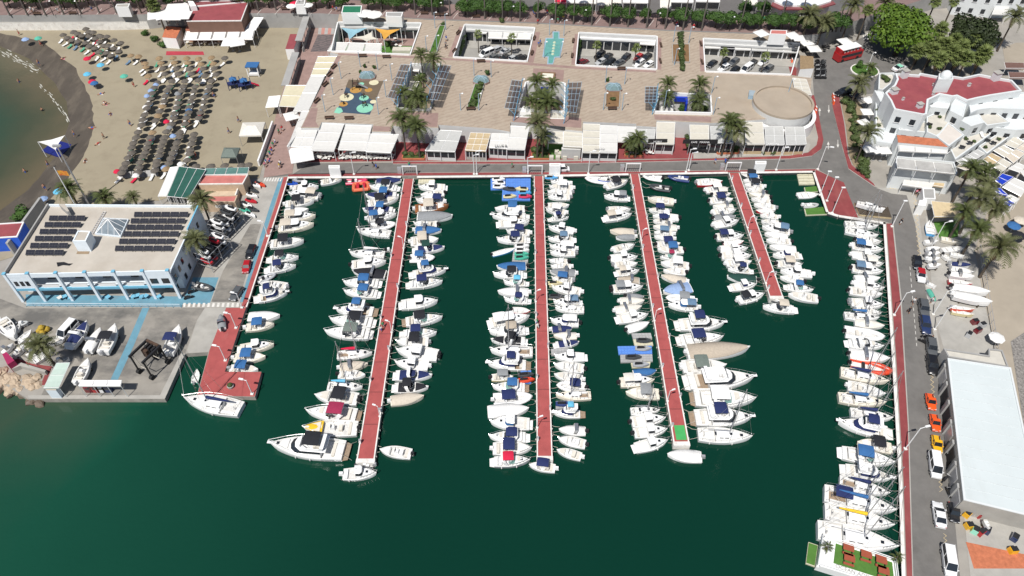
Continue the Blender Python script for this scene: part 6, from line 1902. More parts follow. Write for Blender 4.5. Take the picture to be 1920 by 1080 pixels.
awning('white side awning on the right of the beach restaurant',[(476,33),(494,33),(480,55),(459,55)],3.4,3.2,2,3,'w',z0=.05)
block('beach_hut','small white hut with orange tiled roof left of the restaurant awnings','hut',[(311,49),(340,52),(330,72),(304,70)],3.2,.05,m_white,m_terracotta,0)
for i,(u,v,s) in enumerate(((329,14,5.5),(309,25,5.5),(337,17,5),(326,28,5),(342,27,4.5),(292,27,4.5),(432,77,4.5),(444,78,4))):
 parasol(f'big white square parasol near the beach restaurant, {ORD[i + 1]} from the back',u,v,s,PZ if i < 6 else .06,'w',2.9,group='white parasols of the beach restaurant')
sheet('restaurant_yard',[(290,26),(352,14),(352,50),(312,50),(296,44)],.5,m_black if False else m_asphalt_d,skirt=0.0)
for i in range(14):
 table_set(f'small table below the beach restaurant awnings, {ORD[i + 1]} from left',352+i*8.5+rnd.uniform(-2,2),84+rnd.uniform(-2,3),.06,rnd.choice([m_alu,m_table]),group='tables below the restaurant awnings')
block('kiosk','white roofed kiosk on the promenade at upper left','kiosk',[(219,8),(244,7),(241,14),(216,14)],PZ+2.8,PZ,m_white,m_conc,.1)
block('kiosk','white kiosk with grey roof on the promenade right of the beach restaurant','kiosk',[(556,1),(573,1),(571,9),(553,9)],PZ+2.8,PZ,m_white,m_gwall,.1)
for i,(u,v,c) in enumerate(((546,10,'w'),(552,5,'r'),(577,8,'w'))): parasol(f'{CC[c][0].split()[0]} parasol beside the grey roofed promenade kiosk, {ORD[i + 1]}',u,v,3,PZ,c,2.4,8)
for i,(u,v,s) in enumerate(((508,26,2.6),(522,32,3.0),(536,36,2.6),(552,28,2.6),(272,66,1.3),(292,76,1.4),(307,88,1.5),(330,62,1.4))): shrub(f'dark green bush on the sand {"right" if i < 4 else "left"} of the beach restaurant, {ORD[i + 1]}',u,v,.1,s,s*.9,rnd.choice(BUSH),'bushes around the beach restaurant')
# ------------------------------------------------------------------ plaza on the shop roofs
Z1=PZ+.03
m_awn=mat('white_awning_fabric',(.58,.57,.545),.85,.05,1.5,bump=.1)
m_cawn=mat('cream_awning_fabric',(.53,.50,.43),.85,.06,1.5)
m_gawn=mat('light_grey_awning',(.44,.44,.425),.85,.06,1.5)
m_tawn=mat('straw_slat_roof',(.46,.36,.22),.85,.12,2)
m_pool=mat('pool_tile_turquoise',(.12,.33,.30),.15,.12,.8,spec=.5,bump=.05)
m_blue2=mat('cobalt_blue_paint',(.01,.04,.42),.6,.05,1)
# pool, planters, fountain slab, playground
sheet('pool_rim',[(1036,59),(1049,59),(1049,71),(1058,71.5),(1050.5,107),(1040.5,107.5),(1037,120),(1026,120),(1027,106.5),(1017,106),(1023,71),(1036,71)],PZ+.13,m_lblue,skirt=PZ+.02,kind=None)
po=bpy.data.objects['pool_rim']; tag(po,'pale blue rim of the cross-shaped turquoise fountain pool','pool')
pw=sheet('pool_water',[(1038,60.5),(1047,60.5),(1047,72.5),(1056,73),(1048.7,105.5),(1039,106),(1036,118.5),(1028.2,118.5),(1029,105.5),(1019,105),(1025,72.5),(1038,72.5)],PZ+.17,m_pool,kind='structure')
for i in range(5):
 p=at(1039.5 -i*.8,80+i*5.4,PZ+.18); b=MB(); b.tube((0,0,0),(0,0,.25),.45,.3,8); o=b.build('fountain_jet',mat('pale_stone',(.46,.52,.38),.7),None,loc=p); tag(o,f'small round fountain jet in the turquoise pool, {ORD[i + 1]} from the far end','fountain',group='fountain jets in the pool')
def planter(label,px,m,kerb_w=1.5,kerb=m_conc,z=Z1):
 q=[at(u,v,z) for u,v in px]; c=sum(q,Vector())/len(q); root=thing('planter',label,'planter',(c.x,c.y,z)); l=[Vector((p.x -c.x,p.y -c.y,0)) for p in q]
 for i in range(len(l)):
  a,e=l[i],l[(i+1) % len(l)]; d=(e -a).normalized(); n=Vector((d.y,-d.x,0))*.22
  if n.dot(a+e) < 0: n=-n
  b=MB(); b.prism([((a).x,a.y),(e.x,e.y),((e+n).x,(e+n).y),((a+n).x,(a+n).y)],0,.4); b.build('kerb',kerb,root)
 b=MB(); b.prism([(p.x,p.y) for p in l],0,.28); b.build('planting_bed',m,root); return root
planter('narrow lawn planter left of the second car park court',[(825,50),(834,50),(818,100),(806,100)],m_grass); planter('long green planter with shrubs in the middle left of the plaza',[(894,152),(909,153),(895,203),(877,203)],m_grass)
planter('square brown soil planter with a hedge through it',[(1261,85),(1291,85),(1292,118),(1262,118)],m_soil); planter('brown soil planter with one small shrub',[(1137,169),(1162,169),(1160,203),(1136,203)],m_soil)
for i in range(13): shrub(f'hedge shrub of the brown square planter, {ORD[i + 1]} from the back',1275+i*.35,67+i*5.4,Z1+.1,.95,1.1,group='hedge shrubs of the square planter')
for i,(u,v) in enumerate(((902,160),(899,168),(897,175),(893,184),(889,193),(886,199))): shrub(f'round shrub in the long middle planter, {ORD[i + 1]} from the back',u,v,Z1+.2,.9+.1*(i % 2),group='shrubs of the long planter')
shrub('single small shrub in the brown soil planter',1149,188,Z1+.25,.75); shrub('shrub at the far end of the narrow lawn planter',831,48,Z1,.8,mesh=BUSH[0]); shrub('dark round topiary beside the glass dome of the long planter',914,140,Z1+.2,.8,1.1,BUSH[1])
shrub('lone pale shrub behind the second court',941,42,PZ,.9,1.2)
for i,(u,v) in enumerate(((1139,153),(684,127),(702,129),(676,138),(700,142))): shrub(f'small dark potted shrub beside a glass dome on the plaza, {ORD[i + 1]} of five',u,v,Z1,.55,.9,BUSH[0],'potted shrubs by the glass domes')
block('fountain_slab','white stone slab fountain set in a dark frame on the plaza','fountain',[(1014,135),(1042,136.5),(1040,149),(1012,148)],Z1+.35,Z1,m_pinkst,mat('white_slab',(.70,.66,.56),.6,.06,1),.1,.5,mat('brown_stone',(.20,.12,.07),.7))
# playground mat with coloured discs
o=sheet('playground_mat',[(654,149),(719,152),(693.5,215),(640,211),(627,208),(636,199)],PZ+.032,mat('playground_blue_grey',(.045,.075,.115),.9,.1,1),kind='structure')
sheet('playground_patch',[(654,149),(719,152),(703,190),(692,184),(678,174),(660,168),(648,163)],PZ+.037,mat('playground_brown',(.14,.105,.07),.9,.1,1))
sheet('playground_patch',[(632,201),(640,203),(643,209),(636,213),(626,211)],PZ+.037,mat('playground_mint',(.22,.52,.38),.9,.1,1))
def disc(u,v,r,c,k): 
 p=at(u,v,PZ); n=20; b=MB(); b.face([(r*math.cos(6.2832*i/n),r*math.sin(6.2832*i/n),0) for i in range(n)]); o=b.build('playground_disc',c,None,loc=(p.x,p.y,PZ+.042+k*.001)); o['kind']='structure'
for i,(u,v,r,c) in enumerate(((650,182.5,1.75,'c'),(684,203,2.0,'m'),(682.5,184,1.2,'m'),(701,155,1.2,'c'),(667,169,1.45,'o'),(644,195.5,1.05,'o'),(700,191,.8,'c'),(677.5,157.5,.7,'m'),(691,169,.95,'o'))):
 disc(u,v,r,{'c': mat('disc_cream',(.60,.56,.38),.9),'m': mat('playground_mint',(.22,.52,.38)),'o': mat('disc_ochre',(.42,.23,.06),.9)}[c],i)
for i,(u,v,hh) in enumerate(((668,166,2.6),(684,199,1.5),(682,183,1.2),(650,182,1.4),(645,195,.7))):
 p=at(u,v,PZ+.05); pg=thing('play_equipment',('tall dark climbing tower on the playground','dark rocking toy on the large mint disc','net climber on the small mint disc','spring rider on the large cream disc','small spring rider on the ochre disc')[i],'play equipment',p,.5*i)
 for k in range(4):
  x,y=((-.7,-.5),(.7,-.5),(.7,.5),(-.7,.5))[k]; b=MB(); b.tube((x*hh*.5,y*hh*.5,0),(x*hh*.3,y*hh*.3,hh),.07,n=5); b.build('post',m_black,pg)
 b=MB(); b.box((0,0,hh*.55),(hh*.5,hh*.45,.1)); b.build('platform',m_bench,pg)
 if i == 0: b=MB(); b.add([(.6,-.3,1.5),(2.9,-.3,.15),(2.9,.3,.15),(.6,.3,1.5),(.6,-.3,1.4),(2.9,-.3,.05),(2.9,.3,.05),(.6,.3,1.4)],[(0,1,2,3),(7,6,5,4),(0,4,5,1),(1,5,6,2),(2,6,7,3),(3,7,4,0)]); b.build('slide',m_alu,pg)
# three glass domes
m_dome=mat('pale_dome_glass',(.17,.25,.26),.12,.15,2,spec=.7)
for l,u,v in (('glass dome pavilion above the playground mat',688,139),('glass dome at the head of the long middle planter',902,147),('glass dome at the head of the brown soil planter',1151,161)):
 p=at(u,v,Z1+1.0); p.z=Z1; dm=thing('glass_dome',l,'skylight',p); rx,ry=2.1,1.5
 ring=[(rx*sx,ry*sy) for sx,sy in ((-1,-.5),(-.6,-1),(.6,-1),(1,-.5),(1,.5),(.6,1),(-.6,1),(-1,.5))]
 b=MB(); b.prism([(x,y) for x,y in ring],0,.5); b.build('base',m_pinkst,dm)
 for i in range(8):
  a,e=ring[i],ring[(i+1) % 8]; b=MB(); q=[(a[0]*.95,a[1]*.95,.5),(e[0]*.95,e[1]*.95,.5),(e[0]*.7,e[1]*.7,1.3),(a[0]*.7,a[1]*.7,1.3)]; b.face(q); b.build('glass_pane',m_dome,dm)
  b=MB(); b.face([(a[0]*.7,a[1]*.7,1.3),(e[0]*.7,e[1]*.7,1.3),(0,0,1.7)]); b.build('glass_pane',m_dome,dm)
  b=MB(); b.path([(a[0]*.95,a[1]*.95,.5),(a[0]*.7,a[1]*.7,1.3),(0,0,1.72)],.05,4); b.build('glazing_bar',m_lblue,dm)
# pergolas: blue posts, steel frame, dark mesh roof
m_mesh=mat('dark_mesh',(.062,.050,.052),.95,.2,2,alpha=.78,spec=.1)
def pergola(label,px,inner):
 z=PZ+3.2; q=[at(u,v,z) for u,v in px]; c=sum(q,Vector())/4; root=thing('pergola',label,'pergola',(c.x,c.y,Z1)); l=[p -Vector((c.x,c.y,Z1)) for p in q]
 n=5
 for i in range(n):
  b=MB(); b.face([bil(l,.02,i/n+.01),bil(l,.98,i/n+.01),bil(l,.98,(i+1)/n -.01),bil(l,.02,(i+1)/n -.01)]); b.build('mesh_panel',m_mesh,root)
 up=Vector((0,0,.1))
 for s in (0,.35,.7,1): b=MB(); b.tube(bil(l,s,0)+up,bil(l,s,1)+up,.045,n=4); b.build('beam',m_lblue,root)
 for i in range(n+1): b=MB(); b.tube(bil(l,0,i/n)+up,bil(l,1,i/n)+up,.035,n=4); b.build('cross_bar',m_lblue,root)
 for i in range(n+1):
  t=bil(l,.0 if inner == 'l' else 1.0,i/n); d=(bil(l,.5,.5) -bil(l,inner == 'l' and 0 or 1,.5)); d.z=0; d.normalize()
  b=MB(); b.tube((t.x+d.x*.5,t.y+d.y*.5,0),(t.x -d.x*.2,t.y -d.y*.2,t.z+.9),.10,n=5); b.build('post',m_skyst,root)
  b=MB(); b.tube((t.x+d.x*.3,t.y+d.y*.3,t.z*.55),(t.x+d.x*1.6,t.y+d.y*1.6,t.z),.06,n=4); b.build('brace',m_skyst,root)
pergola('dark pergola with blue posts left of the palm atrium',[(752,121),(770,122),(745,187),(727,183)],'r'); pergola('dark pergola with blue posts right of the palm atrium',[(826,121),(846,124),(820,188),(800,187)],'l')
pergola('dark pergola left of the middle atrium',[(960,150),(979,152),(967,205),(946,203)],'r'); pergola('dark pergola right of the middle atrium',[(1065,155),(1091,154),(1080,212),(1062,210)],'l')
pergola('dark pergola left of the right atrium',[(1210,163),(1232,163),(1230,193),(1209,193)],'r')
# white railings and rims round courts and atria
def rim(label,px,w=.28,h=.4,m=m_white,z=PZ+.02,close=True):
 q=[at(u,v,z) for u,v in px]; c=sum(q,Vector())/len(q); root=thing('parapet_wall',label,'parapet',(c.x,c.y,z)); n=len(q)
 for i in range(n if close else n -1):
  a,e=q[i] -c,q[(i+1) % n] -c; d=(e -a).normalized(); nn=Vector((-d.y,d.x,0))*w
  if nn.dot((a+e)/2) < 0: nn=-nn
  b=MB(); b.prism([(a.x,a.y),(e.x,e.y),(e.x+nn.x,e.y+nn.y),(a.x+nn.x,a.y+nn.y)],.003*(i % 2),h+.004*(i % 2)); b.build('wall',m,root)
 return root
for k,(nm,h) in enumerate(zip(('the leftmost court with the sails','the second court','the third court','the right court'),(h0,COURTS[1],COURTS[2],h3))): rim(f'white parapet wall round {nm}',h)
for nm,h in zip(('the left palm atrium','the middle palm atrium','the right palm atrium'),ATRIA): rim(f'white parapet wall round {nm}',h,.35,.7)
# floors and shop fronts in the sunken courts
m_court=mat('court_asphalt',(.30,.29,.27),.9,.1,.4)
for k,h in enumerate((h0,COURTS[1],COURTS[2],h3)):
 q=[at(u,v,PZ) for u,v in h]; cxy=sum(q,Vector())/4
 o=sheet('court_floor',[(p.x+(p.x -cxy.x)*.02,p.y+(p.y -cxy.y)*.02) for p in q],.012,m_court if k else m_turf,world_pts=True)
 a,e=q[0],q[1]; d=(e -a).normalized(); dn=Vector((-d.y,d.x,0)); L=(e -a).length
 sf=thing('shop_front',f'row of shop fronts on the far side of {("the leftmost court", "the second court", "the third court", "the right court")[k]}','shop front',(a.x,a.y,.02),math.atan2(d.y,d.x)); n=int(L/2.2)
 for i in range(n):
  x=L*(i+.5)/n
  b=MB(); b.box((x,-.16,.1),(L/n -.3,.08,2.3)); b.build('shop_window',m_glass,sf)
  b=MB(); b.box((L*i/n,-.20,0),(.25,.2,3.1)); b.build('pillar',m_wwall,sf)
 b=MB(); b.box((L/2,-.30,3.1),(L -.2,.6,.5)); b.build('fascia',[m_wwall,m_wwall,m_white,m_wwall][k],sf)
 b=MB(); b.box((L/2,-2.1,0),(L -1,4.0,.14)); b.build('pavement',m_conc if k else m_pinkst,sf)
aw=awning
# court 1 (second): red shutter, white awning ; court 2 and 3 awnings
awning('long cream awning over the shops of the second court',[(916,58),(998,63),(995,73),(915,71)],3.4,2.7,3,1,m_awn); awning('short white awning over the left shop of the second court',[(891,58),(914,58),(912,62),(891,62)],3.4,3.0,1,1,m_awn)
p=at(909,72,0); o=block('red_shutter','bright red shop shutter in the second court','shutter',[(898,60),(914,60.5),(914,62),(898,61.5)],2.6,.03,PAINT['red'],PAINT['red'])
awning('small white awning on the right of the third court',[(1201,75),(1229,77),(1228,84),(1200,82)],3.4,2.9,1,1,m_awn); awning('grey-green awning over shops of the third court',[(1146,70),(1200,74),(1199,77),(1146,74)],3.3,3.0,2,1,m_gawn)
for i,(a,e,c) in enumerate(((1322,1350,m_awn),(1351,1378,canvas('k')),(1379,1408,m_awn),(1410,1438,m_gawn),(1440,1469,m_gawn),(1470,1496,m_gawn))):
 dy=(a -1322)*.055; awning(f'awning of the right court in {("white", "black", "white", "grey", "grey", "grey")[i]} fabric, {ORD[i + 1]} from left',[(a,77+dy),(e,78.5+dy),(e,90+dy),(a,89+dy)],3.5,2.7,1,1,c,group='awnings of the right court',posts=True)
# court 0: shade sails, white flat awnings and turf bar
def sail(label,pts,c):
 q=[at(u,v,z) for u,v,z in pts]; ct=sum(q,Vector())/len(q); root=thing('shade_sail',label,'shade sail',(ct.x,ct.y,.02)); l=[p -Vector((ct.x,ct.y,.02)) for p in q]; mid=sum(l,Vector())/len(l) -Vector((0,0,.3)); vs=[]
 for i in range(len(l)): vs += [l[i],l[i].lerp(l[(i+1) % len(l)],.5).lerp(mid,.32)]
 b=MB(); b.add(vs+[mid],[(i,(i+1) % len(vs),len(vs)) for i in range(len(vs))]); b.build('sail',c,root)
 for p in l: b=MB(); b.tube((p.x*1.03,p.y*1.03,0),(p.x,p.y,p.z+.1),.10,n=6); b.build('mast',m_white,root)
sail('pale blue triangular shade sail in the leftmost court',[(640,52,5),(689,52,4.6),(655,74,4.4)],mat('pale_blue_sail',(.24,.42,.50),.8)); sail('off-white shade sail between the blue and orange sails',[(660,70,4.2),(697,60,5.0),(708,73,4.2),(688,78,4.0)],m_cawn); sail('orange-yellow triangular shade sail in the leftmost court',[(703,53,5),(751,54,4.8),(720,75,4.4)],mat('orange_sail',(.58,.30,.05),.8))
awning('three-panel white flat awning at the front of the leftmost court',[(624,79),(716,82),(715,98),(614,95)],3.6,3.2,3,1,m_awn)
block('terrace_bar','low cream bar counter beside the turf in the leftmost court','bar',[(737,88),(772,88),(769,95),(735,95)],1.1,.03,m_cawn,m_cawn)
shrub('bush beside the bar counter of the leftmost court',727,86,.05,1.2,mesh=BUSH[0])
for i,(u,v) in enumerate(((741,66),(748,70),(743,78),(751,80),(738,72))): table_set(f'white bar table on the turf of the leftmost court, {ORD[i + 1]}',u,v+10,.04,m_table,group='tables of the leftmost court')
block('kiosk','kiosk with emerald green roof above the sails court','kiosk',[(643,11),(679,11),(677,25),(640,25)],PZ+3.2,PZ,m_white,mat('emerald_roof',(.015,.16,.085),.6,.08,1),.12,pm=m_white)
kb=block('kiosk','grey roofed kiosk with colourful painted front above the sails court','kiosk',[(724,23),(756,23),(753,32),(723,31)],PZ+3.0,PZ,m_white,m_gwall,.1)
p0,p1=at(727,42,PZ),at(750,42,PZ); sg=thing('sign','colourful painted panel on the front of the grey roofed kiosk','sign',(p0.x,p0.y -.3,PZ)); 
for i,c in enumerate(((.10,.45,.38),(.45,.55,.10),(.68,.60,.06),(.45,.60,.12))): b=MB(); w=(p1.x -p0.x)/4; b.box((w*(i+.5),0,1.0),(w*.98,.08,1.3)); b.build('painted_panel',mat(f'kiosk_panel_{"abcd"[i]}',c,.6,.3,2),sg)
for i,(u,v) in enumerate(((684,20),(701,22))): parasol(f'round white octagonal parasol beside the green roofed kiosk, {"left" if i == 0 else "right"} one',u,v+4,4.6,PZ,'w',2.9,8)
# atrium insides
for k,h in enumerate(ATRIA):
 q=[at(u,v,PZ) for u,v in h]; cxy=sum(q,Vector())/4
 sheet('atrium_floor',[(p.x+(p.x -cxy.x)*.02,p.y+(p.y -cxy.y)*.02) for p in q],.012,mat('atrium_tiles',(.26,.20,.15),.85,.15,.6),world_pts=True)
for l,px,z in (('cobalt blue beam frame at the back of the left palm atrium',[(800,122),(818,122),(818,126),(800,126)],4.2),('cobalt blue wall at the back of the middle palm atrium',[(1014,163),(1028,164),(1028,168),(1014,167)],4.2),('cobalt blue door frame at the back of the right palm atrium',[(1265,180),(1290,181),(1289,184),(1265,183)],4.3)):
 block('blue_portal',l,'portal',px,z,3.2 if 'right' in l else .05,m_blue2,m_blue2)
block('blue_portal','cobalt blue side jamb in the right palm atrium','portal',[(1286,184),(1290,184),(1289,196),(1286,196)],4.3,.05,m_blue2,m_blue2)
awning('white panelled roof at the left of the middle palm atrium',[(981,199),(994,200),(996,220),(968,219)],4.7,4.6,1,2,m_awn,posts=False,valance=0); awning('cream flat roof at the front right of the middle palm atrium',[(1036,207),(1058,208),(1058,223),(1032,222)],4.7,4.6,2,1,m_cawn,posts=False,valance=0); awning('white roof inside the right palm atrium at left',[(1240,196),(1262,197),(1262,212),(1238,211)],3.2,3.0,1,1,m_awn)
awning('white canopy inside the left palm atrium at the back',[(773,123),(787,123),(785,133),(770,132)],3.8,3.6,1,1,m_awn); awning('cream canopy in the middle of the left palm atrium',[(766,152),(786,153),(778,169),(762,168)],3.4,3.2,1,1,m_cawn)
PA=((789,104,9.5,1),(812,113,9,1.1),(757,176,7,.95),(782,181,8,1.2),(790,190,7,1.0),(770,196,6,.9),(788,152,7,.8)); PB=((1007,155,8.5,1.1),(1035,161,8,1.0),(997,192,6.5,.95),(1014,184,7,1.15),(1028,192,7.5,1.15),(1018,198,6,.9)); PC=((1252,159,8.5,1.0),(1251,184,6,.95),(1312,160,8.5,1.1),(1311,190,6,1.1))
for nm,P_ in (('left',PA),('middle',PB),('right',PC)):
 for i,(u,v,h_,s) in enumerate(P_): palm(f'green palm growing out of the {nm} atrium, {ORD[i + 1]} from the back',u,v,.02,h_,'date',26,s,.17,f'palms of the {nm} atrium',dead=2)
for i,(u,v) in enumerate(((778,140),(792,146),(783,165),(1040,200),(1302,205),(1320,207),(1278,208))): shrub(f'dark shrub at the bottom of a palm atrium, {ORD[i + 1]} from the left',u,v,1.5,1.3,1.2,BUSH[i % 2],'shrubs in the atria')
# rotunda and long pergola roof on the right of the plaza
p=at(1469,190,PZ+1.5); rt=thing('rotunda','round raised tan roof drum with white outer wall at the plaza corner','rotunda',(p.x,p.y,0)); n=40; r_=7.0
def circ(r,sx=1.0): return [(r*sx*math.cos(6.2832*i/n),r*math.sin(6.2832*i/n)) for i in range(n)]
b=MB(); b.prism(circ(r_+.15),0,PZ+1.1,0); b.build('drum_wall',m_wwall,rt,smooth=30)
b=MB(); b.prism(circ(r_ -.35),PZ+1.1,PZ+1.2); b.build('drum_roof',m_plaza2,rt)
b=MB(); A_,B2=circ(r_+.15),circ(r_ -.35); b.loft([[(x,y,PZ+1.1) for x,y in A_],[(x,y,PZ+1.65) for x,y in A_],[(x,y,PZ+1.65) for x,y in B2],[(x,y,PZ+1.1) for x,y in B2]],close_ring=True); b.build('rim',m_plaza2,rt,smooth=30)
b=MB(); A_=circ(r_+1.4); b.loft([[(x,y,.0) for x,y in A_],[(x,y,3.2) for x,y in A_],[(x*.9,y*.9,3.25) for x,y in A_]],close_ring=True); b.build('outer_wall',m_white,rt,smooth=30)
block('roof_box','small blue-grey box vent on the tan roof','vent',[(1405,169),(1416,170),(1416,180),(1404,179)],Z1+1.0,Z1,m_lblue,mat('vent_grey',(.30,.36,.40),.6))
pl=awning('long slatted cream pergola roof right of the tan roof',[(1486,146),(1512,149),(1522,178),(1492,178)],PZ+.6,PZ+.4,2,4,m_cawn,posts=True,valance=0)
gt=block('gate_house','small round-roofed gatehouse with thatch roof beside the motorbikes','building',[(1500,104),(1525,106),(1526,128),(1500,130)],3.6,0,m_white,m_thatchb,0)
sheet('red_pavement',[(1478,122),(1490,120),(1497,142),(1483,140)],.09,m_red,skirt=0)
# lamps and benches on the plaza
LP=[(626,178),(612,196.5),(610,209.5)][:0]+[(640,147.5),(625,178),(610,209.5),(676,126),(709,132),(735,151),(724,182),(710,214.5),(816,53),(836,56),(889,142),(921,145),(864,207),(898,207),(1030,66),(1057,68),(1020,109),(1050,109),(1135,155),(1171,158),(1131,206),(1166,207),(1262,79),(1291,81),(1264,122),(978,180),(1245,201),(1334,175),(1337,215),(1476,180),(800,98),(820,97)]
for i,(u,v) in enumerate(sorted(LP)): plaza_lamp(f'pale blue lamp post on the plaza, {ORD[i + 1]} lamp from the left',u,v)
BN=[(627,127,1.15),(619,141,1.15),(611,160,1.15),(595,191,1.15),(680,107,.05),(725,109,.05),(618,223.5,.05),(655,224,.05),(853,97,1.2),(860,63,1.2),(1002,73,1.35),(998,101,1.35),(1075,78,1.4),(1073,106,1.4),(902,117,.06),(1165,131,.06),(883,206.5,.05),(1148,206,.05),(1239,86,1.57),(1238,116,1.57),(1314,84,1.57),(1316,118,1.57)]
for i,(u,v,rz) in enumerate(sorted(BN)): bench(f'dark slatted bench on the plaza, {ORD[i + 1]} plaza bench from the left',u,v,PZ+.03,rz)
# ------------------------------------------------------------------ the shops facing the harbour: awnings over their terraces
for i,(px,zb,zf,nx,ny,m,fr) in enumerate([
 ([(558,240),(596,241),(585,275),(538,274)],4.0,3.0,2,2,m_awn,None),([(604,231),(645,233),(626,283),(583,281)],4.2,3.0,1,3,m_awn,None),([(648,234),(697,236),(686,282),(634,280)],4.2,3.0,1,3,m_awn,None),([(695,251),(748,252),(733,286),(686,284)],4.0,3.0,1,2,m_awn,None),
 ([(825,244),(866,246),(853,284),(797,282)],4.0,3.0,2,2,m_gawn,m_wwall),([(882,249),(920,250),(911,283),(872,281)],3.9,3.0,3,3,m_tawn,m_conc),([(922,250),(955,251),(950,278),(917,276)],4.0,3.1,2,2,m_awn,m_wwall),([(957,236),(992,238),(984,280),(950,279)],4.3,3.1,1,2,m_awn,m_wwall),
 ([(1025,246),(1056,247),(1056,268),(1028,267)],4.0,3.2,1,2,m_cawn,None),([(1057,246),(1092,247),(1092,276),(1056,274)],4.0,3.2,1,3,m_cawn,None),([(1093,232),(1125,233),(1124,286),(1092,285)],4.3,3.0,1,4,m_cawn,m_wwall),([(1126,235),(1158,236),(1157,286),(1125,285)],4.3,3.0,1,3,m_awn,m_wwall),
 ([(1159,237),(1193,238),(1190,266),(1158,265)],4.2,3.2,1,2,m_awn,None),([(1195,242),(1229,243),(1226,268),(1192,267)],4.0,3.2,2,2,m_gawn,None),([(1231,229),(1266,230),(1264,270),(1230,269)],4.2,3.2,1,2,m_cawn,m_wwall),
 ([(1293,234),(1329,235),(1329,265),(1294,264)],4.2,3.2,1,2,m_cawn,m_dark),([(1332,237),(1372,238),(1374,268),(1333,267)],4.1,3.2,2,2,m_gawn,m_dark),([(1397,229),(1430,229),(1434,270),(1398,270)],4.1,3.2,1,2,m_cawn,m_tawn),([(1434,237),(1468,237),(1471,271),(1436,271)],3.8,3.2,2,2,m_gawn,m_tawn),([(1472,238),(1508,238),(1512,270),(1474,271)],3.8,3.2,2,2,m_gawn,m_tawn)]):
 awning(f'{ {"white_awning_fabric": "white", "light_grey_awning": "light grey", "straw_slat_roof": "straw coloured", "cream_awning_fabric": "cream"}[m.name] } terrace awning of the harbour front shops, {ORD[i + 1]} from the left',px,zb,zf,nx,ny,m,True,.02,.3,'terrace awnings along the harbour front',front=fr)
awning('upper sloped cream roof strip on the plaza\'s left edge',[(596,106),(632,106),(611,141),(583,141)],4.2,4.2,1,3,mat('pale_yellow_canvas',(.58,.53,.38)),posts=True,valance=.2); awning('long white roof strip on the plaza\'s left edge',[(583,142),(609,142),(578,208),(550,208)],4.2,4.1,1,2,m_awn); awning('lower white roof strip leading down to the harbour front',[(566,208),(585,208),(563,244),(540,274)],4.2,3.6,1,3,m_awn)
sheet('terrace_floor',[(548,276),(740,284),(742,302),(556,304),(540,300)],.03,m_red); sheet('terrace_floor',[(742,250),(1300,250),(1300,297),(742,302)],.028,m_red); sheet('terrace_floor',[(1300,250),(1500,262),(1520,270),(1515,285),(1480,291),(1300,297)],.028,m_conc)
sheet('turf_terrace',[(1022,270),(1056,270),(1088,294),(1024,300)],.034,m_turf)
block('bar_front','white arched bar front beside the turf terrace','bar',[(1053,276),(1089,277),(1089,281),(1053,280)],2.6,.03,m_gawn,m_awn)
for i,(u,v) in enumerate(((1034,293),(1046,293),(1059,292),(1080,292),(1044,283),(1050,286))): o=block('terrace_sofa',f'cream square sofa on the turf terrace, {ORD[i + 1]}','sofa',[(u -4,v -2.5),(u+4,v -2.5),(u+4,v+2.5),(u -4,v+2.5)],.75,.04,m_cawn,m_cawn,group='sofas on the turf terrace')
# names of the restaurants on their fascias
def letters(label,text,u,v,z,size,m,rz=0,tilt=70):
 cu=bpy.data.curves.new('sign_text','FONT'); cu.body=text; cu.size=size; cu.extrude=.03; cu.align_x='CENTER'
 tmp=bpy.data.objects.new('sign_text',cu); col.objects.link(tmp); dg=bpy.context.evaluated_depsgraph_get(); dg.update(); me=bpy.data.meshes.new_from_object(tmp.evaluated_get(dg)); bpy.data.objects.remove(tmp)
 me.materials.clear(); me.materials.append(m); o=bpy.data.objects.new('sign_letters',me); col.objects.link(o); o.location=at(u,v,z); o.rotation_euler=(R(tilt),0,rz); tag(o,label,'sign'); return o
letters('dark letters on the white awning front of the eighth terrace','LILLIE B.',940,276,3.35,.85,m_black); letters('small grey letters on cream awning fascia','GUSTO',1124,281,3.35,.7,m_gwall); letters('white letters on the straw fascia beside the rotunda','KRISTAL',1450,272,3.3,.7,m_white)
for l,txt,u,v,w in (('black sign board with white letters on posts at the harbour front','NOBLE',1233,265,4.4),('long black sign board with white letters right of the red passage','CAFE   MARINA',1313,266,8.0)):
 p=at(u,v,3.6); sb=thing('sign_board',l,'sign',(p.x,p.y,.03)); b=MB(); b.box((0,0,3.1),(w,.15,1.1)); b.build('board',m_black,sb)
 for s in (-1,1): b=MB(); b.box((s*w*.3,0,0),(.12,.12,3.1)); b.build('post',m_alu,sb)
 o=letters('x',txt,u,v+1.5,3.25,.62,m_white,tilt=80); o.location=(0,-.12,3.35); o.parent=sb; o.name='lettering'; del o['label']; del o['category']
# terrace furniture
k=0
for (u0,u1,v0,v1,n,cm) in ((592,625,288,302,9,m_table),(640,735,288,303,26,m_table),(562,580,292,303,6,m_teak),(1180,1225,275,292,8,m_table),(1290,1330,276,290,8,m_black)):
 for i in range(n):
  k += 1; u,v=u0+(u1 -u0)*((i // 2+rnd.uniform(.2,.8))/(n/2)),v0+(v1 -v0)*((i % 2)*.5+rnd.uniform(.1,.4)); z=.04
  nmq='white' if cm is m_table else ('wooden' if cm is m_teak else 'black')
  table_set(f'{nmq} terrace table by the harbour front, {ORD[k]} from the left',u,v,z,cm,group='terrace tables along the harbour front')
  p=at(u,v,z); 
  for dx in (-.75,.75): chair(f'{nmq} chair {"left" if dx < 0 else "right"} of the {ORD[k]} terrace table from the left',p+Vector((dx,rnd.uniform(-.1,.1),0)),0 if dx < 0 else math.pi,cm,f'{nmq} terrace chairs')
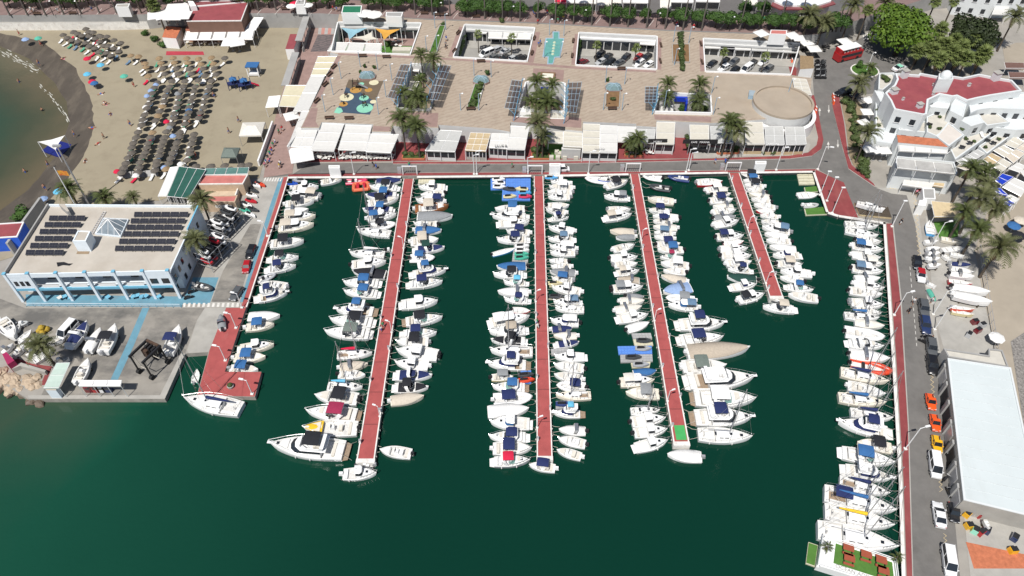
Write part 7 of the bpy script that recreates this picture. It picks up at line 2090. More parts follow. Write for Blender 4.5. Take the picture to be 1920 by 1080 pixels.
for i,(u,v,s) in enumerate(((565,289,5.2),(562,283,4.0),(572,281,3.6),(546,216,3.4))): parasol(f'white square parasol at the left end of the harbour front, {ORD[i + 1]}',u,v,s,.04,'w',2.7)
for l,px in (('brick planter with palms left of the light grey terrace',[(757,292),(797,293),(796,299),(755,299)]),('brick planter with palms left of the turf terrace',[(998,289),(1028,289),(1030,299),(998,299)]),('brick planter with a palm in front of the tenth terrace',[(1172,288),(1204,286),(1204,293),(1172,294)]),('square planter with two tall palms near the straw fascias',[(1346,278),(1383,277),(1384,288),(1345,289)])):
 planter(l,px,m_shrub,kerb=m_terracotta,z=.03)
for i,(u,v,s) in enumerate(((760,290,.9),(772,291,.8),(788,291,1.0),(1003,285,1.3),(1012,284,1.5),(1022,287,1.1),(1181,282,1.2),(1192,286,1.6),(1200,284,1.1),(1352,280,1.0),(1365,281,1.0),(1378,280,1.0),(1290,262,1.0),(1291,275,1.0),(916,290,.6),(930,291,.6),(945,291,.7),(960,292,.7),(978,292,.7),(1430,288,.6),(1449,289,.6),(1510,246,1.2))): shrub(f'green shrub in a planter along the harbour front, {ORD[i + 1]}',u,v,.3,s,group='planter shrubs along the harbour front')
for i,(u,v,h_,s) in enumerate(((753,224,9,1.25),(781,239,8.5,1.25),(1009,232,9.5,1.25),(1018,256,6,.9),(1196,262,5,1.0),(1183,268,4,.8),(1368,231,9,1.2),(1383,246,7.5,1.2),(1374,226,8.5,.8))): palm(f'date palm in a planter of the harbour front, {ORD[i + 1]} from left',u,v,.03,h_,'olive' if i in (2,7) else 'date',32,s,.22,'date palms of the harbour front')
# quay edge: lamps, container cabins, gates, people, vehicles
for i,(u,v,h_) in enumerate(((664,327,6),(894,327,6.4),(889,327,5.4),(1103,326,6.2),(989,322,4),(1286,323,6.4),(1291,320,5),(1455,319,6.2),(1533,318,6.4))): quay_lamp(f'white lamp post on the top quay, {ORD[i + 1]} from left',u,v,h_,(.9,.1) if i != 8 else (1.2,-.3))
for i,(u,v) in enumerate(((769,327),(1003,326),(1186,322),(1373,320))):
 p=at(u,v,.02); g=thing('pier_gate',f'white steel entrance gate at the head of {("leftmost pier", "second pier", "third pier", "shortest pier")[i]}','gate',p)
 for s in (-1.6,1.6): b=MB(); b.box((s,0,0),(.18,.18,2.3)); b.build('post',m_white,g)
 b=MB(); b.box((0,0,2.2),(3.4,.2,.2)); b.build('lintel',m_white,g)
 for k in range(7): b=MB(); b.box((-1.4+k*.46,0,.1),(.05,.05,2.0)); b.build('bar',m_alu,g)
 b=MB(); b.box((-2.4,.6,0),(.9,.7,1.5)); b.build('meter_box',m_alu,g)
for i,(u,v) in enumerate(((626,322),(1426,314),(1040,318))): block('ticket_cabin',('white ticket cabin on the quay left of the leftmost pier','white ticket cabin on the quay right of the shortest pier','white striped ticket cabin on the quay right of second pier')[i],'cabin',[(u -10,v -12),(u+11,v -12),(u+11,v -6),(u -10,v -6)],2.4,.02,m_white,m_awn,.06)
car('small white electric tourist cart on the top quay',1066,316,1040,317,'van','white',.02,scale=.72)
for i,(u,v,z) in enumerate(sorted(((768,314,0),(960,315,0),(1340,307,0),(1359,307,0),(1364,305,0),(700,313,0),(706,317,0),(525,316,0),(517,270,0),(510,285,0),(507,292,0),(513,276,0),(503,300,0),(500,308,0),(506,306,0),(527,311,0),(524,252,0),(530,246,0),(498,314,0)))):
 person(f'person walking on the {"top quay" if u > 550 else "paved walkway near the white wall"}, {ORD[i + 1]} walker from the left',u,v,.03,'walk',group='people on the quay and walkway')
for i,(u,v) in enumerate(sorted(((1008,46),(836,88),(836,92),(1010,88),(1013,84),(837,77),(1042,40),(1046,43),(1056,39),(1000,27),(1003,29),(1038,26),(1026,28),(1265,43),(1268,50),(1431,40),(1449,49),(1453,54),(60,22),(66,24),(110,24),(173,20),(625,20),(632,22),(655,18),(1300,55)))):
 person(f'person on the plaza or promenade walk, {ORD[i + 1]} figure from the left',u,v,PZ+.02,'walk' if i % 3 else 'stand',group='people on the plaza and promenade')
for i,(u,v) in enumerate(((719,614),(715,622),(1007,608),(1008,616))): person(f'person strolling along a pier deck, {("upper one on leftmost pier", "lower one on leftmost pier", "upper one on second pier", "lower one on second pier")[i]}',u,v,.12,'walk',group='people on the piers')
for pi,(n,side) in enumerate(((3,1),(2,0),(3,0),(2,0))):
 f=PIERS[pi][1]; nm=('leftmost pier','second pier','third pier','shortest pier')[pi]
 for i in range(n): q=f((.25,.55,.85)[i] if n == 3 else (.45,.9)[i],.04 if side == 0 else .96); r_=quay_lamp(f'short white lamp on the {nm}, {ORD[i + 1]} from shore',960,540,3.4,(.8 if side == 0 else -.8,.3)); r_.location=(q.x,q.y,.2); r_.scale=(.75,.75,.9)
 for i in range(9):
  q=f((i+.5)/9,(i % 2)*.86+.07); pe=thing('service_pedestal',f'small white power pedestal on the {nm}, {ORD[i + 1]} from shore','pedestal',(q.x,q.y,.2),0,f'power pedestals on the {nm}'); b=MB(); b.box((0,0,0),(.28,.28,.9)); b.build('column',m_white,pe); b=MB(); b.box((0,0,.9),(.36,.36,.12)); b.build('cap',m_alu,pe)
# floating docks with jet skis, pontoons
m_dockb=mat('blue_pontoon_cubes',(.10,.24,.62),.6,.1,1); m_dockg=mat('grey_pontoon',(.36,.36,.36),.8,.1,1); m_dockc=mat('cream_pontoon',(.56,.53,.40),.8,.1,1)
CUBE={}
def dock(label,px,m,green=None,cube=.55):
 z=WZ+.35; q=[at(u,v,z) for u,v in px]; c=sum(q,Vector())/len(q); root=thing('floating_dock',label,'floating dock',(c.x,c.y,WZ)); l=[Vector((p.x -c.x,p.y -c.y,0)) for p in q]
 b=MB(); b.prism([(p.x,p.y) for p in l],-.2,.30); b.build('dock_base',m,root)
 if green: b=MB(); b.prism([(p.x*.93,p.y*.93) for p in l],.30,.36); b.build('turf_cover',green,root)
 else:
  L1,L2=(l[1] -l[0]).length,(l[3] -l[0]).length; n1,n2=max(1,int(L1/cube)),max(1,int(L2/cube)); b=MB()
  for i in range(n1):
   for j in range(n2):
    e=.06; b.prism([tuple(bil(l,s,t))[:2] for s,t in (((i+e)/n1,(j+e)/n2),((i+1 -e)/n1,(j+e)/n2),((i+1 -e)/n1,(j+1 -e)/n2),((i+e)/n1,(j+1 -e)/n2))],.30,.38)
  b.build('pontoon_cubes',m,root)['kind']='stuff'
 return root
dock('large blue cube dock in the top corner beside second pier',[(948,333),(995,332),(995,355),(948,355)],m_dockb); dock('blue cube dock wing holding white jet skis',[(920,335),(947,334),(947,354),(920,355)],m_dockb); dock('lower blue cube dock with five jet skis',[(942,356),(994,356),(994,375),(941,375)],m_dockb)
dock('grey dock holding three teal jet skis beside second pier',[(964,458),(992,457),(990,491),(960,490)],m_dockg); dock('small blue dock with two jet skis beside second pier',[(976,696),(996,694),(996,718),(976,718)],m_dockb); dock('grey dock with a navy jet ski right of second pier',[(1042,752),(1076,750),(1076,766),(1042,768)],m_dockg); dock('empty grey dock right of second pier',[(1033,654),(1066,653),(1066,664),(1034,666)],m_dockg)
dock('pale grey dock left of third pier, topmost of five',[(1184,625),(1220,624),(1223,634),(1187,635)],m_dockg); dock('cream dock holding a dark jet ski left of third pier',[(1187,636),(1222,635),(1225,647),(1190,648)],m_dockc); dock('bright blue dock left of third pier',[(1158,649),(1222,648),(1223,663),(1160,664)],m_dockb); dock('wide grey dock under the bright blue dock',[(1163,665),(1223,664),(1224,677),(1164,679)],m_dockg); dock('cream dock with grey covered tender, lowest of five',[(1183,680),(1220,678),(1218,688),(1185,689)],m_dockc)
dock('cream dock in the corner right of the leftmost pier',[(785,334),(815,333),(814,343),(784,344)],m_dockc); dock('cream dock holding a yellow jet ski right of second pier',[(1030,528),(1052,528),(1052,537),(1030,537)],m_dockc); dock('cream dock with a dark inflatable right of second pier',[(1029,552),(1055,552),(1055,560),(1029,560)],m_dockc)
dock('green turf pontoon at the upper right corner of the harbour',[(1508,351),(1536,348),(1540,358),(1510,361)],m_dockc,m_turf); dock('larger green turf pontoon at the right corner of the harbour',[(1508,391),(1550,387),(1555,401),(1511,403)],m_dockc,m_turf)
for i in range(4): dock(f'pale yellow float pontoon in the upper right corner, {ORD[i + 1]} from top',[(1494+i*1.2,324+i*5.6),(1524+i*1,323.5+i*5.6),(1525+i,328+i*5.6),(1495+i*1.2,328.5+i*5.6)],m_dockc,cube=1.2)
JS=[(935,336,'w'),(935,343,'w'),(936,350,'w'),(955,354,'k'),(978,354,'y'),(984,361,'b'),(956,368,'y'),(985,368,'p'),(979,461,'w'),(979,469,'w'),(978,476,'t'),(978,483,'t'),(986,702,'k'),(987,712,'O'),(1058,757,'n'),(1208,638,'k'),(1206,653,'g'),(1188,669,'k'),(1202,683,'g'),(1041,531,'y'),(1043,555,'k'),(547,344,'B'),(560,338,'g'),(1034,333,'l')]
for i,(u,v,h) in enumerate(sorted(JS)): h='b' if h == 'l' else h; jetski(f'{HNAME[h]} jet ski floating at a dock, {ORD[i + 1]} docked jet ski from the left',u,v,WZ+.42,rnd.uniform(-.08,.08)+(math.pi if i % 2 and i < 8 else 0),h,'jet skis at the floating docks')
# toy boats: red tow raft and sofa raft, red pedal boats, royal blue speedboat
boat_row('''
688 337 648 338 r - tc=p label=pink-red_inflatable_tow_boat_moored_at_the_top_quay_left_of_leftmost_pier
1355 340 1306 341 o - h=r label=bright_red_speedboat_with_white_seats_moored_left_of_the_shortest_pier
1121 338 1158 330 o - h=B label=royal_blue_speedboat_moored_at_the_top_quay_left_of_third_pier
''','a','b','c','boats moored at quay ends')
p=at(677,350,WZ+.4); p.z=WZ; rf=thing('towable_raft','orange-red inflatable sofa raft floating below the pink-red tow boat','inflatable raft',p,.15)
b=MB(); b.path([(-1.6,-1.1,.4),(1.6,-1.1,.4),(1.6,1.1,.4),(-1.6,1.1,.4),(-1.6,-1.1,.4)],.42,8); b.build('inflatable_rim',mat('orange_vinyl',(.68,.16,.08),.45),rf)
for x in (-.7,.7): b=MB(); b.box((x,0,.2),(.7,2.0,.65),0,0,.9); b.build('seat',HULL['r'],rf)
# ------------------------------------------------------------------ promenade: palms, clipped trees, buildings beyond
TP=[(19,29),(52,28),(86,28),(120,27),(153,26),(187,25),(219,25),(485,20),(518,19),(615,17),(716,23),(746,22),(779,27),(811,28),(844,30),(877,33),(909,35),(942,37),(975,40),(1008,41),(1041,43),(1075,45),(1109,47),(1143,49),(1177,50),(1212,52),(1247,54),(1280,56),(1315,57),(1386,58),(1422,56),(1460,53),(1495,55),(1567,60),(1577,60)]
for i,(u,v) in enumerate(TP):
 p=at(u,v,PZ); root=thing('palm_tree',f'tall slim palm along the promenade, {ORD[i + 1]} from left','palm tree',p,0,'tall slim promenade palms'); h_=rnd.uniform(14,15.5)
 trunk_mb(h_,.21,.13,(rnd.uniform(-.3,.3),0)).build('trunk',m_trunkg,root,smooth=60)
 if ('fan',26) not in CROWN: b=crown_mesh('fan',26); me=bpy.data.meshes.new('crown'); me.from_pydata(b.v,[],b.f); me.materials.append(m_fan); CROWN[('fan',26)]=me
 o=bpy.data.objects.new('crown',CROWN[('fan',26)]); col.objects.link(o); o.parent=root; o.location=(0,0,h_)
for i,(u,v) in enumerate(((276,52),(289,51),(309,56))):
 p=at(u,v,.1); root=thing('palm_tree',f'very tall bare-trunked palm left of the beach restaurant, {ORD[i + 1]}','palm tree',p,0,'very tall palms by the beach restaurant'); h_=(16,17,14)[i]; trunk_mb(h_,.24,.15,(-.5,.3)).build('trunk',m_trunk,root,smooth=60)
 o=bpy.data.objects.new('crown',CROWN[('fan',26)]); col.objects.link(o); o.parent=root; o.location=(-.5,.3,h_); o.scale=(1.15,)*3
palm('bushy palm behind the white parasols of the beach restaurant',287,10,PZ,4.5,'fan',30,1.3,.3)
TT=[(10,-5,1.2),(38,-6,1.1),(62,-4,1),(88,-8,1),(112,-5,1.1),(135,-5,1.1),(160,-8,.9),(205,-8,.9),(236,-6,1.2),(262,-8,1.2),(320,-6,1.2),(360,-10,1.3),(400,-12,1.3),(440,-10,1.3),(470,-5,1.1),(500,-6,1),(535,-7,1.1),(590,-4,1.1),(615,-6,1),(640,-2,1.1),(688,-1,1.1),(715,-2,1),(742,0,1.1),(768,-2,.9),(795,2,1.1),(820,2,1),(872,8,1.25),(893,9,1.2),(915,10,1.15),(940,11,1.1),(951,12,.9),(976,13,1.05),(1009,14,.78),(1043,17,1.1),(1075,18,1.0),(1103,20,1.05),(1147,21,1.3),(1178,23,1.05),(1211,24,.7),(1246,25,.9),(1277,27,1.25),(1311,29,1.15),(1345,32,1.25),(1369,33,1.2),(1400,34,1.1),(1419,35,.85),(1452,36,1.15),(1470,38,.9),(1488,36,1.0),(1512,40,1.1),(1548,40,1.1),(1567,40,1.3),(1583,38,1.1),(1395,13,1.0),(1432,12,1.0)]
for i,(u,v,s) in enumerate(TT): tree(f'round clipped dark green tree of the promenade row, {("number " + ORD[i + 1]) if i < 39 else ORD[len(TT) - i] + " from right end"}',u,v,PZ,3.1,s,rnd.uniform(.95,1.15))
for i,u in enumerate((101,148,565,825,959,1093,1230,1367)): 
 r_=plaza_lamp(f'black lamp post along the promenade, {ORD[i + 1]} from left',u,(29,29,22,32,39,46,52,59)[i],4.2,PZ,m_black)
for i,(u,v) in enumerate(((796,27),(820,30),(835,30),(893,33),(535,19),(70,28),(137,27))): bench(f'pale bench on the promenade edge, {ORD[i + 1]}',u,v,PZ,.03,2.2,'benches on the promenade')
sheet('promenade_road',[(-600,-4),(600,-2),(850,8),(1000,16),(1150,22),(1300,30),(1500,40),(1620,10),(1620,-40),(-600,-40)],PZ+.012,m_asphalt_d)
for i in range(46):
 u=20+i*33.4; v=26+max(0,(u -650))*.038
 if u < 1480: sheet('paving_line',[(u -6,v+1),(u -5.2,v+1),(u+4,v -10),(u+3.2,v -10)],PZ+.008,m_line)
m_cwall=mat('warm_white_wall',(.62,.58,.52),.85,.08,.5)
for i,(a,e,v0,v1,c) in enumerate(((1040,1062,-12,6,'r'),(1062,1100,-14,5,'w'),(1101,1118,-14,6,'c'),(1120,1165,-12,10,'c'),(1168,1215,-12,5,'w'),(1238,1258,-8,15,'c'),(1258,1300,-12,4,'w'),(1305,1350,-14,3,'w'),(1395,1420,-12,8,'c'),(860,960,-16,-4,'e'),(700,780,-16,-6,'w'),(80,200,-14,-6,'w'))):
 awning(f'{CC[c][0].split()[0]} cafe awning beyond the promenade trees, {ORD[i + 1]}',[(a,v0),(e,v0+1),(e,v1),(a,v1 -1)],PZ+3.6,PZ+2.8,2,2,c,z0=PZ,group='cafe awnings beyond the trees')
for i,(a,e) in enumerate(((-260,70),(78,420),(430,760),(790,1030),(1036,1235),(1242,1480))):
 bd=block('apartment_building',f'pale seafront apartment building behind the promenade trees, {ORD[i + 1]} from left','building',[(a,-190),(e,-188),(e,-122),(a,-124)],PZ+16,PZ,m_cwall,m_clubroof,.6)
rb=block('red_eaved_restaurant','white restaurant with dull red tiled eaves at upper right','building',[(1452,-16),(1560,-20),(1558,3),(1530,12),(1470,11),(1452,3)],PZ+4.5,PZ,m_white,m_white,.2)
block('red_eaves','dull red tiled eaves round the white restaurant at upper right','roof',[(1448,4),(1470,11.5),(1530,12.5),(1562,2),(1567,7),(1532,17),(1462,17),(1446,9)],PZ+4.2,PZ+3.9,m_redroof,mat('dull_maroon_roof',(.22,.07,.075)))
# cars in the sunken courts: front x, y, rear x, y
CR_=[(906,96,921,90,'hatch','black'),(941,89,928,95,'suv','silver'),(956,92,941,99,'sedan','silver'),(905,104,920,98,'van','white'),(935,104,922,109,'hatch','grey'),(957,106,944,110,'sedan','black'),(970,106,958,111,'hatch','silver'),(985,106,971,111,'suv','black'),
       (1100,113,1087,118,'hatch','maroon'),(1116,109,1133,97,'suv','black'),(1133,111,1145,102,'sedan','black'),(1120,119,1133,113,'hatch','silver'),(1137,121,1149,114,'suv','black'),(1154,121,1167,115,'sedan','grey'),(1165,115,1180,103,'suv','black'),(1190,113,1204,102,'hatch','red'),(1203,114,1220,103,'suv','black'),(1190,124,1206,114,'suv','white'),(1209,125,1224,117,'hatch','white'),
       (1326,126,1344,113,'sedan','black'),(1353,120,1366,110,'hatch','black'),(1368,122,1383,112,'suv','grey'),(1347,133,1367,123,'suv','white'),(1371,135,1384,127,'hatch','black'),(1391,136,1408,124,'van','white'),(1405,124,1417,114,'hatch','black'),(1422,122,1440,112,'hatch','white'),(1430,136,1449,124,'suv','grey')]
for i,(a,e,c,d,k,pn) in enumerate(CR_): car(f'{pn} {k if k != "hatch" else "hatchback"} parked in the {("second" if i < 8 else "third" if i < 19 else "right")} sunken court, {ORD[i + 1 - (0 if i < 8 else 8 if i < 19 else 19)]} of its cars',a,e,c,d,k,pn,.02,scale=.86,group='cars parked in the sunken courts')
for i,(u,v) in enumerate(((896,64),(959,71),(1119,84),(1193,91),(1358,98),(1435,106))): palm(f'young palm planted in a sunken car park court, {ORD[i + 1]} from left',u,v,.02,5.5,'fan',16,.75,.14,'young palms in the courts',dead=0)
for l,u,v in (('dense dark climbing hedge on left wall of the second court',862,92),('climbing hedge on left wall of the third court',1084,92)):
 for k in range(1): c=at(u,v,2.0); root=thing('hedge',l,'hedge',(c.x,c.y,.02),R(76)); o=bpy.data.objects.new('foliage',BUSH[0]); col.objects.link(o); o.parent=root; o.location=(0,0,1.6); o.scale=(6.5,.9,2.2)
# ------------------------------------------------------------------ roundabout, big trees and the white village on the east side
p=at(1621,133,0); isl=thing('roundabout_island','grassy roundabout island with white kerb','roundabout',p); n=24
E_=lambda k: [(3.6*k*math.cos(6.2832*i/n),3.3*k*math.sin(6.2832*i/n)) for i in range(n)]
b=MB(); b.loft([[(x,y,0) for x,y in E_(1.04)],[(x,y,.28) for x,y in E_(1.04)],[(x,y,.28) for x,y in E_(.95)],[(x,y,.1) for x,y in E_(.95)]],close_ring=True); b.build('kerb',m_edge,isl); b=MB(); b.prism(E_(.95),0,.2); b.build('lawn',m_grass,isl)
plaza_lamp('white lamp post on the roundabout island',1625,131,5,.2,m_white); shrub('round bush on the left of the roundabout island',1611,126,.2,1.3,mesh=BUSH[0]); palm('small date palm on the right of the roundabout island',1632,128,.2,3.0,'date',24,.8); palm('date palm standing below the roundabout island',1610,158,.02,6.0,'olive',32,1.2,.24); palm('tall date palm by the white villa wall',1627,250,.1,8.0,'olive',30,1.15,.2)
FIC=leaf_cloud('crown',m_ficus,8.3,7.6,6.6,8500,.48,61,16); FID=leaf_cloud('crown',m_ficusd,7.6,6.6,5.6,7000,.46,62,14)
tree('huge bright green round ficus tree beside the roundabout',1697,58,0,7.2,1,1,'big ficus trees',FIC,'ficus_tree',.6); tree('huge dark green ficus tree at the upper right',1822,66,0,6.2,1,1,'big ficus trees',FID,'ficus_tree',.55)
for i,(u,v,h_) in enumerate(sorted(((1735,76,7),(1748,94,6.5),(1722,97,6),(1764,57,7.5),(1790,77,7),(1772,84,7),(1785,98,6.5),(1803,90,7),(1812,110,6),(1762,112,5.5),(1825,70,7.5),(1845,100,6.5),(1756,84,6.5),(1730,84,6),(1838,108,5.5),(1798,108,5.5)))): palm(f'fan palm of the grove beside the ficus trees, {ORD[i + 1]} from left',u,v,0,h_,'fan',34,1.35,.2,'fan palms of the grove',dead=3)
for i,(u,v,h_,s) in enumerate(((1517,30,10,1.45),(1545,44,8,1.35),(1601,10,12,1.3),(1628,18,9,1.0),(1660,5,11,1.1),(1755,2,12,1.0),(1790,2,12,.9),(1903,32,10,1.3))): palm(f'feathery date palm near the top right corner, {ORD[i + 1]} from left',u,v,.05,h_,'fan' if i in (3,5,6) else 'olive',32,s,.25,'date palms of the top right corner')
# red double-decker bus
F,B_=at(1610,101,.5),at(1566,112,.5); d=F -B_; mid=(F+B_)/2; bus=thing('tour_bus','red double-decker tour bus with white roof beside the parasols','bus',(mid.x,mid.y,.01),math.atan2(d.y,d.x)); L=8.0
b=MB(); b.box((0,0,.35),(L,2.5,2.0)); b.build('body',PAINT['red'],bus); b=MB(); b.box((.3,0,2.36),(L*.8,2.42,.25)); b.build('upper_side',PAINT['red'],bus); b=MB(); b.box((-.4,0,3.6),(L*.78,2.5,.14)); b.build('roof',m_white,bus); b=MB(); b.box((-L*.45,0,2.36),(.5,2.4,1.3)); b.build('rear_panel',PAINT['red'],bus)
for s in (-1,1):
 b=MB(); b.box((.2,s*1.26,1.3),(L*.85,.04,.8)); b.build('side_window',m_glass,bus)
 for x in (-2.6,2.4): b=MB(); b.tube((x,s*1.0,.5),(x,s*1.28,.5),.5,n=12); b.build('wheel',m_tyre,bus)
 for x in (-3,-1,1,2.6): b=MB(); b.box((x,s*1.15,2.6),(.1,.1,1.0)); b.build('roof_pillar',PAINT['red'],bus)
b=MB(); b.box((L/2+.02,0,1.2),(.06,2.1,1.0)); b.build('windscreen',m_glass,bus)
for i in range(5): b=MB(); b.box((-2.4+i*1.1,0,2.4),(.5,2.0,.7)); b.build('seat_row',m_gwall,bus)
car('white taxi with green roof waiting by the roundabout',1700,123,1674,132,'sedan','white',.02,'green'); car('black car parked by the red kerb near the roundabout',1569,177,1592,171,'suv','black',.02); car('black car below the roundabout in palm shade',1602,178,1612,172,'sedan','black',.02)
for i in range(18): moto(f'motorbike in the double row beside the gatehouse, {ORD[i + 1]} from the top',1533+(i % 2)*10+rnd.uniform(-1,1),117+(i // 2)*3.9,.02,rnd.uniform(-.3,.3),rnd.choice(['black','grey','silver','black']),'motorbikes beside the gatehouse')
for i in range(7): sheet('crossing_stripe',[(1617+i*4,62),(1619+i*4,62),(1621+i*4,74),(1618.6+i*4,74)],.02,m_line)
for u,v,dn in ((1537,208,0),(1554,206,1),(1553,271,0),(1571,271,1)):
 s=-1 if dn else 1; sheet('road_arrow',[(u -.4,v+9*s),(u+.5,v+9*s),(u+.6,v),(u+2.4,v),(u,v -6*s),(u -2.4,v),(u -.5,v)],.02,m_line)
for i,(u,v) in enumerate(((1561,182),(1562,188),(1562,194),(1529,206),(1528,212),(1484,116))): p=at(u,v,.1); o=thing('traffic_barrier',f'orange plastic barrier by the red pavement, {ORD[i + 1]}','barrier',p,1.5); b=MB(); b.box((0,0,0),(1.1,.4,.9),0,0,.7); b.build('body',PAINT['orange'],o); b=MB(); b.box((0,0,.9),(.8,.2,.1)); b.build('top_rail',m_white,o)
for i,(u,v,s) in enumerate(((1512,78,3.3),(1527,90,3.3),(1585,76,3.3),(1498,70,3),(1428,61,3.2),(1487,65,3.2))): parasol(f'white square parasol by the bus stop cafe, {ORD[i + 1]}',u,v,s,PZ if i > 2 else .1,'w',2.8)
block('kiosk','white kiosk with terracotta roof between two white parasols','kiosk',[(1445,56),(1476,57),(1475,65),(1443,64)],PZ+3,PZ,m_white,m_pinkroof,.05)
for i in range(16): table_set(f'dark cafe table beside the tour bus, {ORD[i + 1]}',1502+rnd.uniform(0,55),88+rnd.uniform(0,12),.02,m_black,group='cafe tables beside the bus')
sheet('garden_bed',[(1575,183),(1600,178),(1618,200),(1612,250),(1622,300),(1632,335),(1600,310),(1592,290),(1586,235)],.06,mat('garden_soil',(.24,.19,.12),.95,.2,.8,bump=.4,bscale=3))
for i in range(26): t=i/25; shrub(f'garden shrub along the red pavement of the villa, {ORD[i + 1]} from the top',1588+30*t+rnd.uniform(-8,10),188+145*t,.08,rnd.uniform(.7,1.5),group='garden shrubs by the villa')
Zm=9.0
V4=lambda pts: [(1620+x/6.353,120+y/6.353) for x,y in pts]
m_vw=mat('villa_white',(.62,.645,.65),.8,.04,.5)
m_vt=mat('villa_terrace_tiles',(.52,.495,.44),.85,.08,.7)
vil=block('villa','large white villa with curving dark red roof','building',V4([(360,132),(640,150),(655,128),(860,165),(1060,165),(1170,182),(1360,140),(1560,180),(1750,212),(1870,340),(1500,398),(1340,430),(1220,460),(1100,402),(1050,410),(900,382),(760,450),(740,620),(700,628),(350,562),(300,450),(240,365),(350,270),(382,200)]),Zm,0,m_vw,m_redroof,.55,.45)
tw=block('villa_tower','white cube tower with a dome rising from the red villa roof','tower',V4([(890,120),(1050,120),(1062,190),(880,190)]),Zm+3.4,Zm+.04,m_vw,m_vw,.2)
b=MB(); b.ball((0,0,3.5),(1.35,1.35,1.5),12,8); b.build('dome',m_vw,tw,smooth=60)
for i,q in enumerate(sorted((((470,160),1.4,1.9),((850,265),1.2,.5),((350,350),1.5,1.2),((655,515),1.2,1.0),((1555,190),1.6,2.0),((460,430),.5,.6),((1245,265),.6,.7),((820,370),.5,.6)))):
 (x,y),s,hh=q; u,v=V4([(x,y)])[0]; p=at(u,v,Zm+.04); o=thing('roof_vent',f'white vent block on the red villa roof, {ORD[i + 1]} from left','vent',p,.3,'vents on the villa roof'); b=MB(); b.box((0,0,0),(s,s*.8,hh)); b.build('body',m_vw,o); b=MB(); b.box((0,0,hh),(s*1.15,s,.12)); b.build('cap',m_conc,o)
WB=[([(130,440),(250,430),(400,790),(130,790)],3.6,'t',.5),([(330,640),(740,700),(730,830),(410,800)],4.6,'t',.4),([(740,640),(1000,520),(1160,680),(860,870),(740,820)],5.6,'t',.3),([(1040,480),(1100,405),(1225,465),(1180,640),(1020,560)],8.4,'w',.15),([(760,455),(900,390),(1045,415),(1000,540),(790,520)],7.4,'w',.2),
      ([(1190,640),(1370,600),(1430,700),(1275,745),(1160,680)],7.2,'w',.1),([(1350,560),(1500,540),(1740,700),(1460,740),(1380,660)],6.2,'t',.2),([(1240,470),(1500,405),(1880,350),(2050,350),(2050,560),(1500,540),(1350,560),(1260,600)],7.6,'w',.4),([(1500,760),(1800,600),(2050,560),(2050,780),(1810,800)],5.2,'w',.3),([(60,800),(400,800),(330,960),(60,920)],3.4,'w',.3),([(860,870),(1000,700),(1190,850),(1010,985)],6.4,'c',.2),([(1010,1000),(1190,860),(1500,800),(1500,850),(1080,1150)],4.0,'t',.3),([(1360,990),(1640,800),(1750,860),(1460,1080)],3.2,'t',.3),([(120,320),(230,340),(360,600),(290,640)],5.4,'w',.2),([(170,130),(350,125),(370,210),(220,330),(160,320)],3.0,'t',.6)]
def add_windows(bl,nn,rows,step=2.6,minlen=3):
 for o in list(bl.children):
  if not o.name.startswith('wall'): continue
  vs=o.data.vertices
  for a in range(nn):
   A_,C_=vs[a].co,vs[(a+1) % nn].co; e=C_ -A_; no=Vector((e.y,-e.x,0)).normalized(); k=int(e.length/step)
   if no.y < -.3 and e.length > minlen:
    for t in range(k):
     for zz in rows: f=A_+e*((t+.5)/k); b=MB(); b.box((f.x+no.x*.03,f.y+no.y*.03,zz),(1.15,.12,1.4),math.atan2(e.y,e.x)); w_=b.build('window',m_glass,bl); b=MB(); b.box((f.x+no.x*.08,f.y+no.y*.08,zz -.1),(1.4,.22,.1),math.atan2(e.y,e.x)); b.build('sill',m_white,w_)
add_windows(vil,24,(6.4,3.4),3.0)
for i,(q,z,k,pr) in enumerate(sorted(WB,key=lambda t: sum(p[0] for p in t[0])/len(t[0]))):
 bl=block('white_house',f'white cubic house or terrace of the village around the red villa roof, {ORD[i + 1]} from left','building',V4(q),z,0,m_vw,{'w': m_vw,'t': m_vt,'c': mat('cream_roof',(.60,.55,.50),.85,.06,.5)}[k],pr,.3)
 add_windows(bl,len(q),[z -2.3])
block('tiled_roof_house','terracotta tiled roof house in the white village','building',V4([(390,845),(880,892),(1000,990),(405,935)]),6.4,0,m_vw,m_terracotta); awning('row of white awnings below the terracotta tiled roof',V4([(410,935),(1000,992),(990,1062),(415,1030)]),6.0,5.2,3,1,m_awn,z0=2.5)
V5=lambda pts: [(1620+x/6.353,220+y/6.353) for x,y in pts]
block('seafront_house','white two storey seafront house with open balcony','building',V5([(380,485),(1060,555),(1100,680),(1080,720),(355,640),(360,600)]),4.6,0,m_vw,m_vt,.6); awning('long glazed pergola roof on the seafront house',V5([(385,490),(1050,560),(1090,672),(400,600)]),7.2,6.8,3,1,mat('frosted_glass_roof',(.40,.39,.37),.35,.15,.6),z0=4.65)
for i in range(6): a=V5([(360+i*118,650+i*13.5),(470+i*118,662+i*13.5)]); q0,q1=at(*a[0],3.6),at(*a[1],3.6); d=q1 -q0; o=thing('balcony_bay',f'dark balcony bay in white frame of the seafront house, {ORD[i + 1]} from left','balcony',(q0.x,q0.y,2.4),math.atan2(d.y,d.x)); b=MB(); b.box((d.length/2,-.25,0),(d.length,.3,1.6)); b.build('opening',m_dark,o); b=MB(); b.box((d.length/2,-.3,.05),(d.length,.5,.7)); b.build('railing',m_gwall,o); b=MB(); b.box((0,-.3,0),(.25,.6,1.8)); b.build('pillar',m_white,o)
awning('sloping white awning with small pictures under the balcony',V5([(480,745),(830,780),(800,850),(460,800)]),3.2,2.7,2,1,m_awn)
awning('straw parasol roof beside the sloping white awning',V5([(840,770),(960,790),(950,830),(820,810)]),2.8,2.5,1,1,m_tawn)
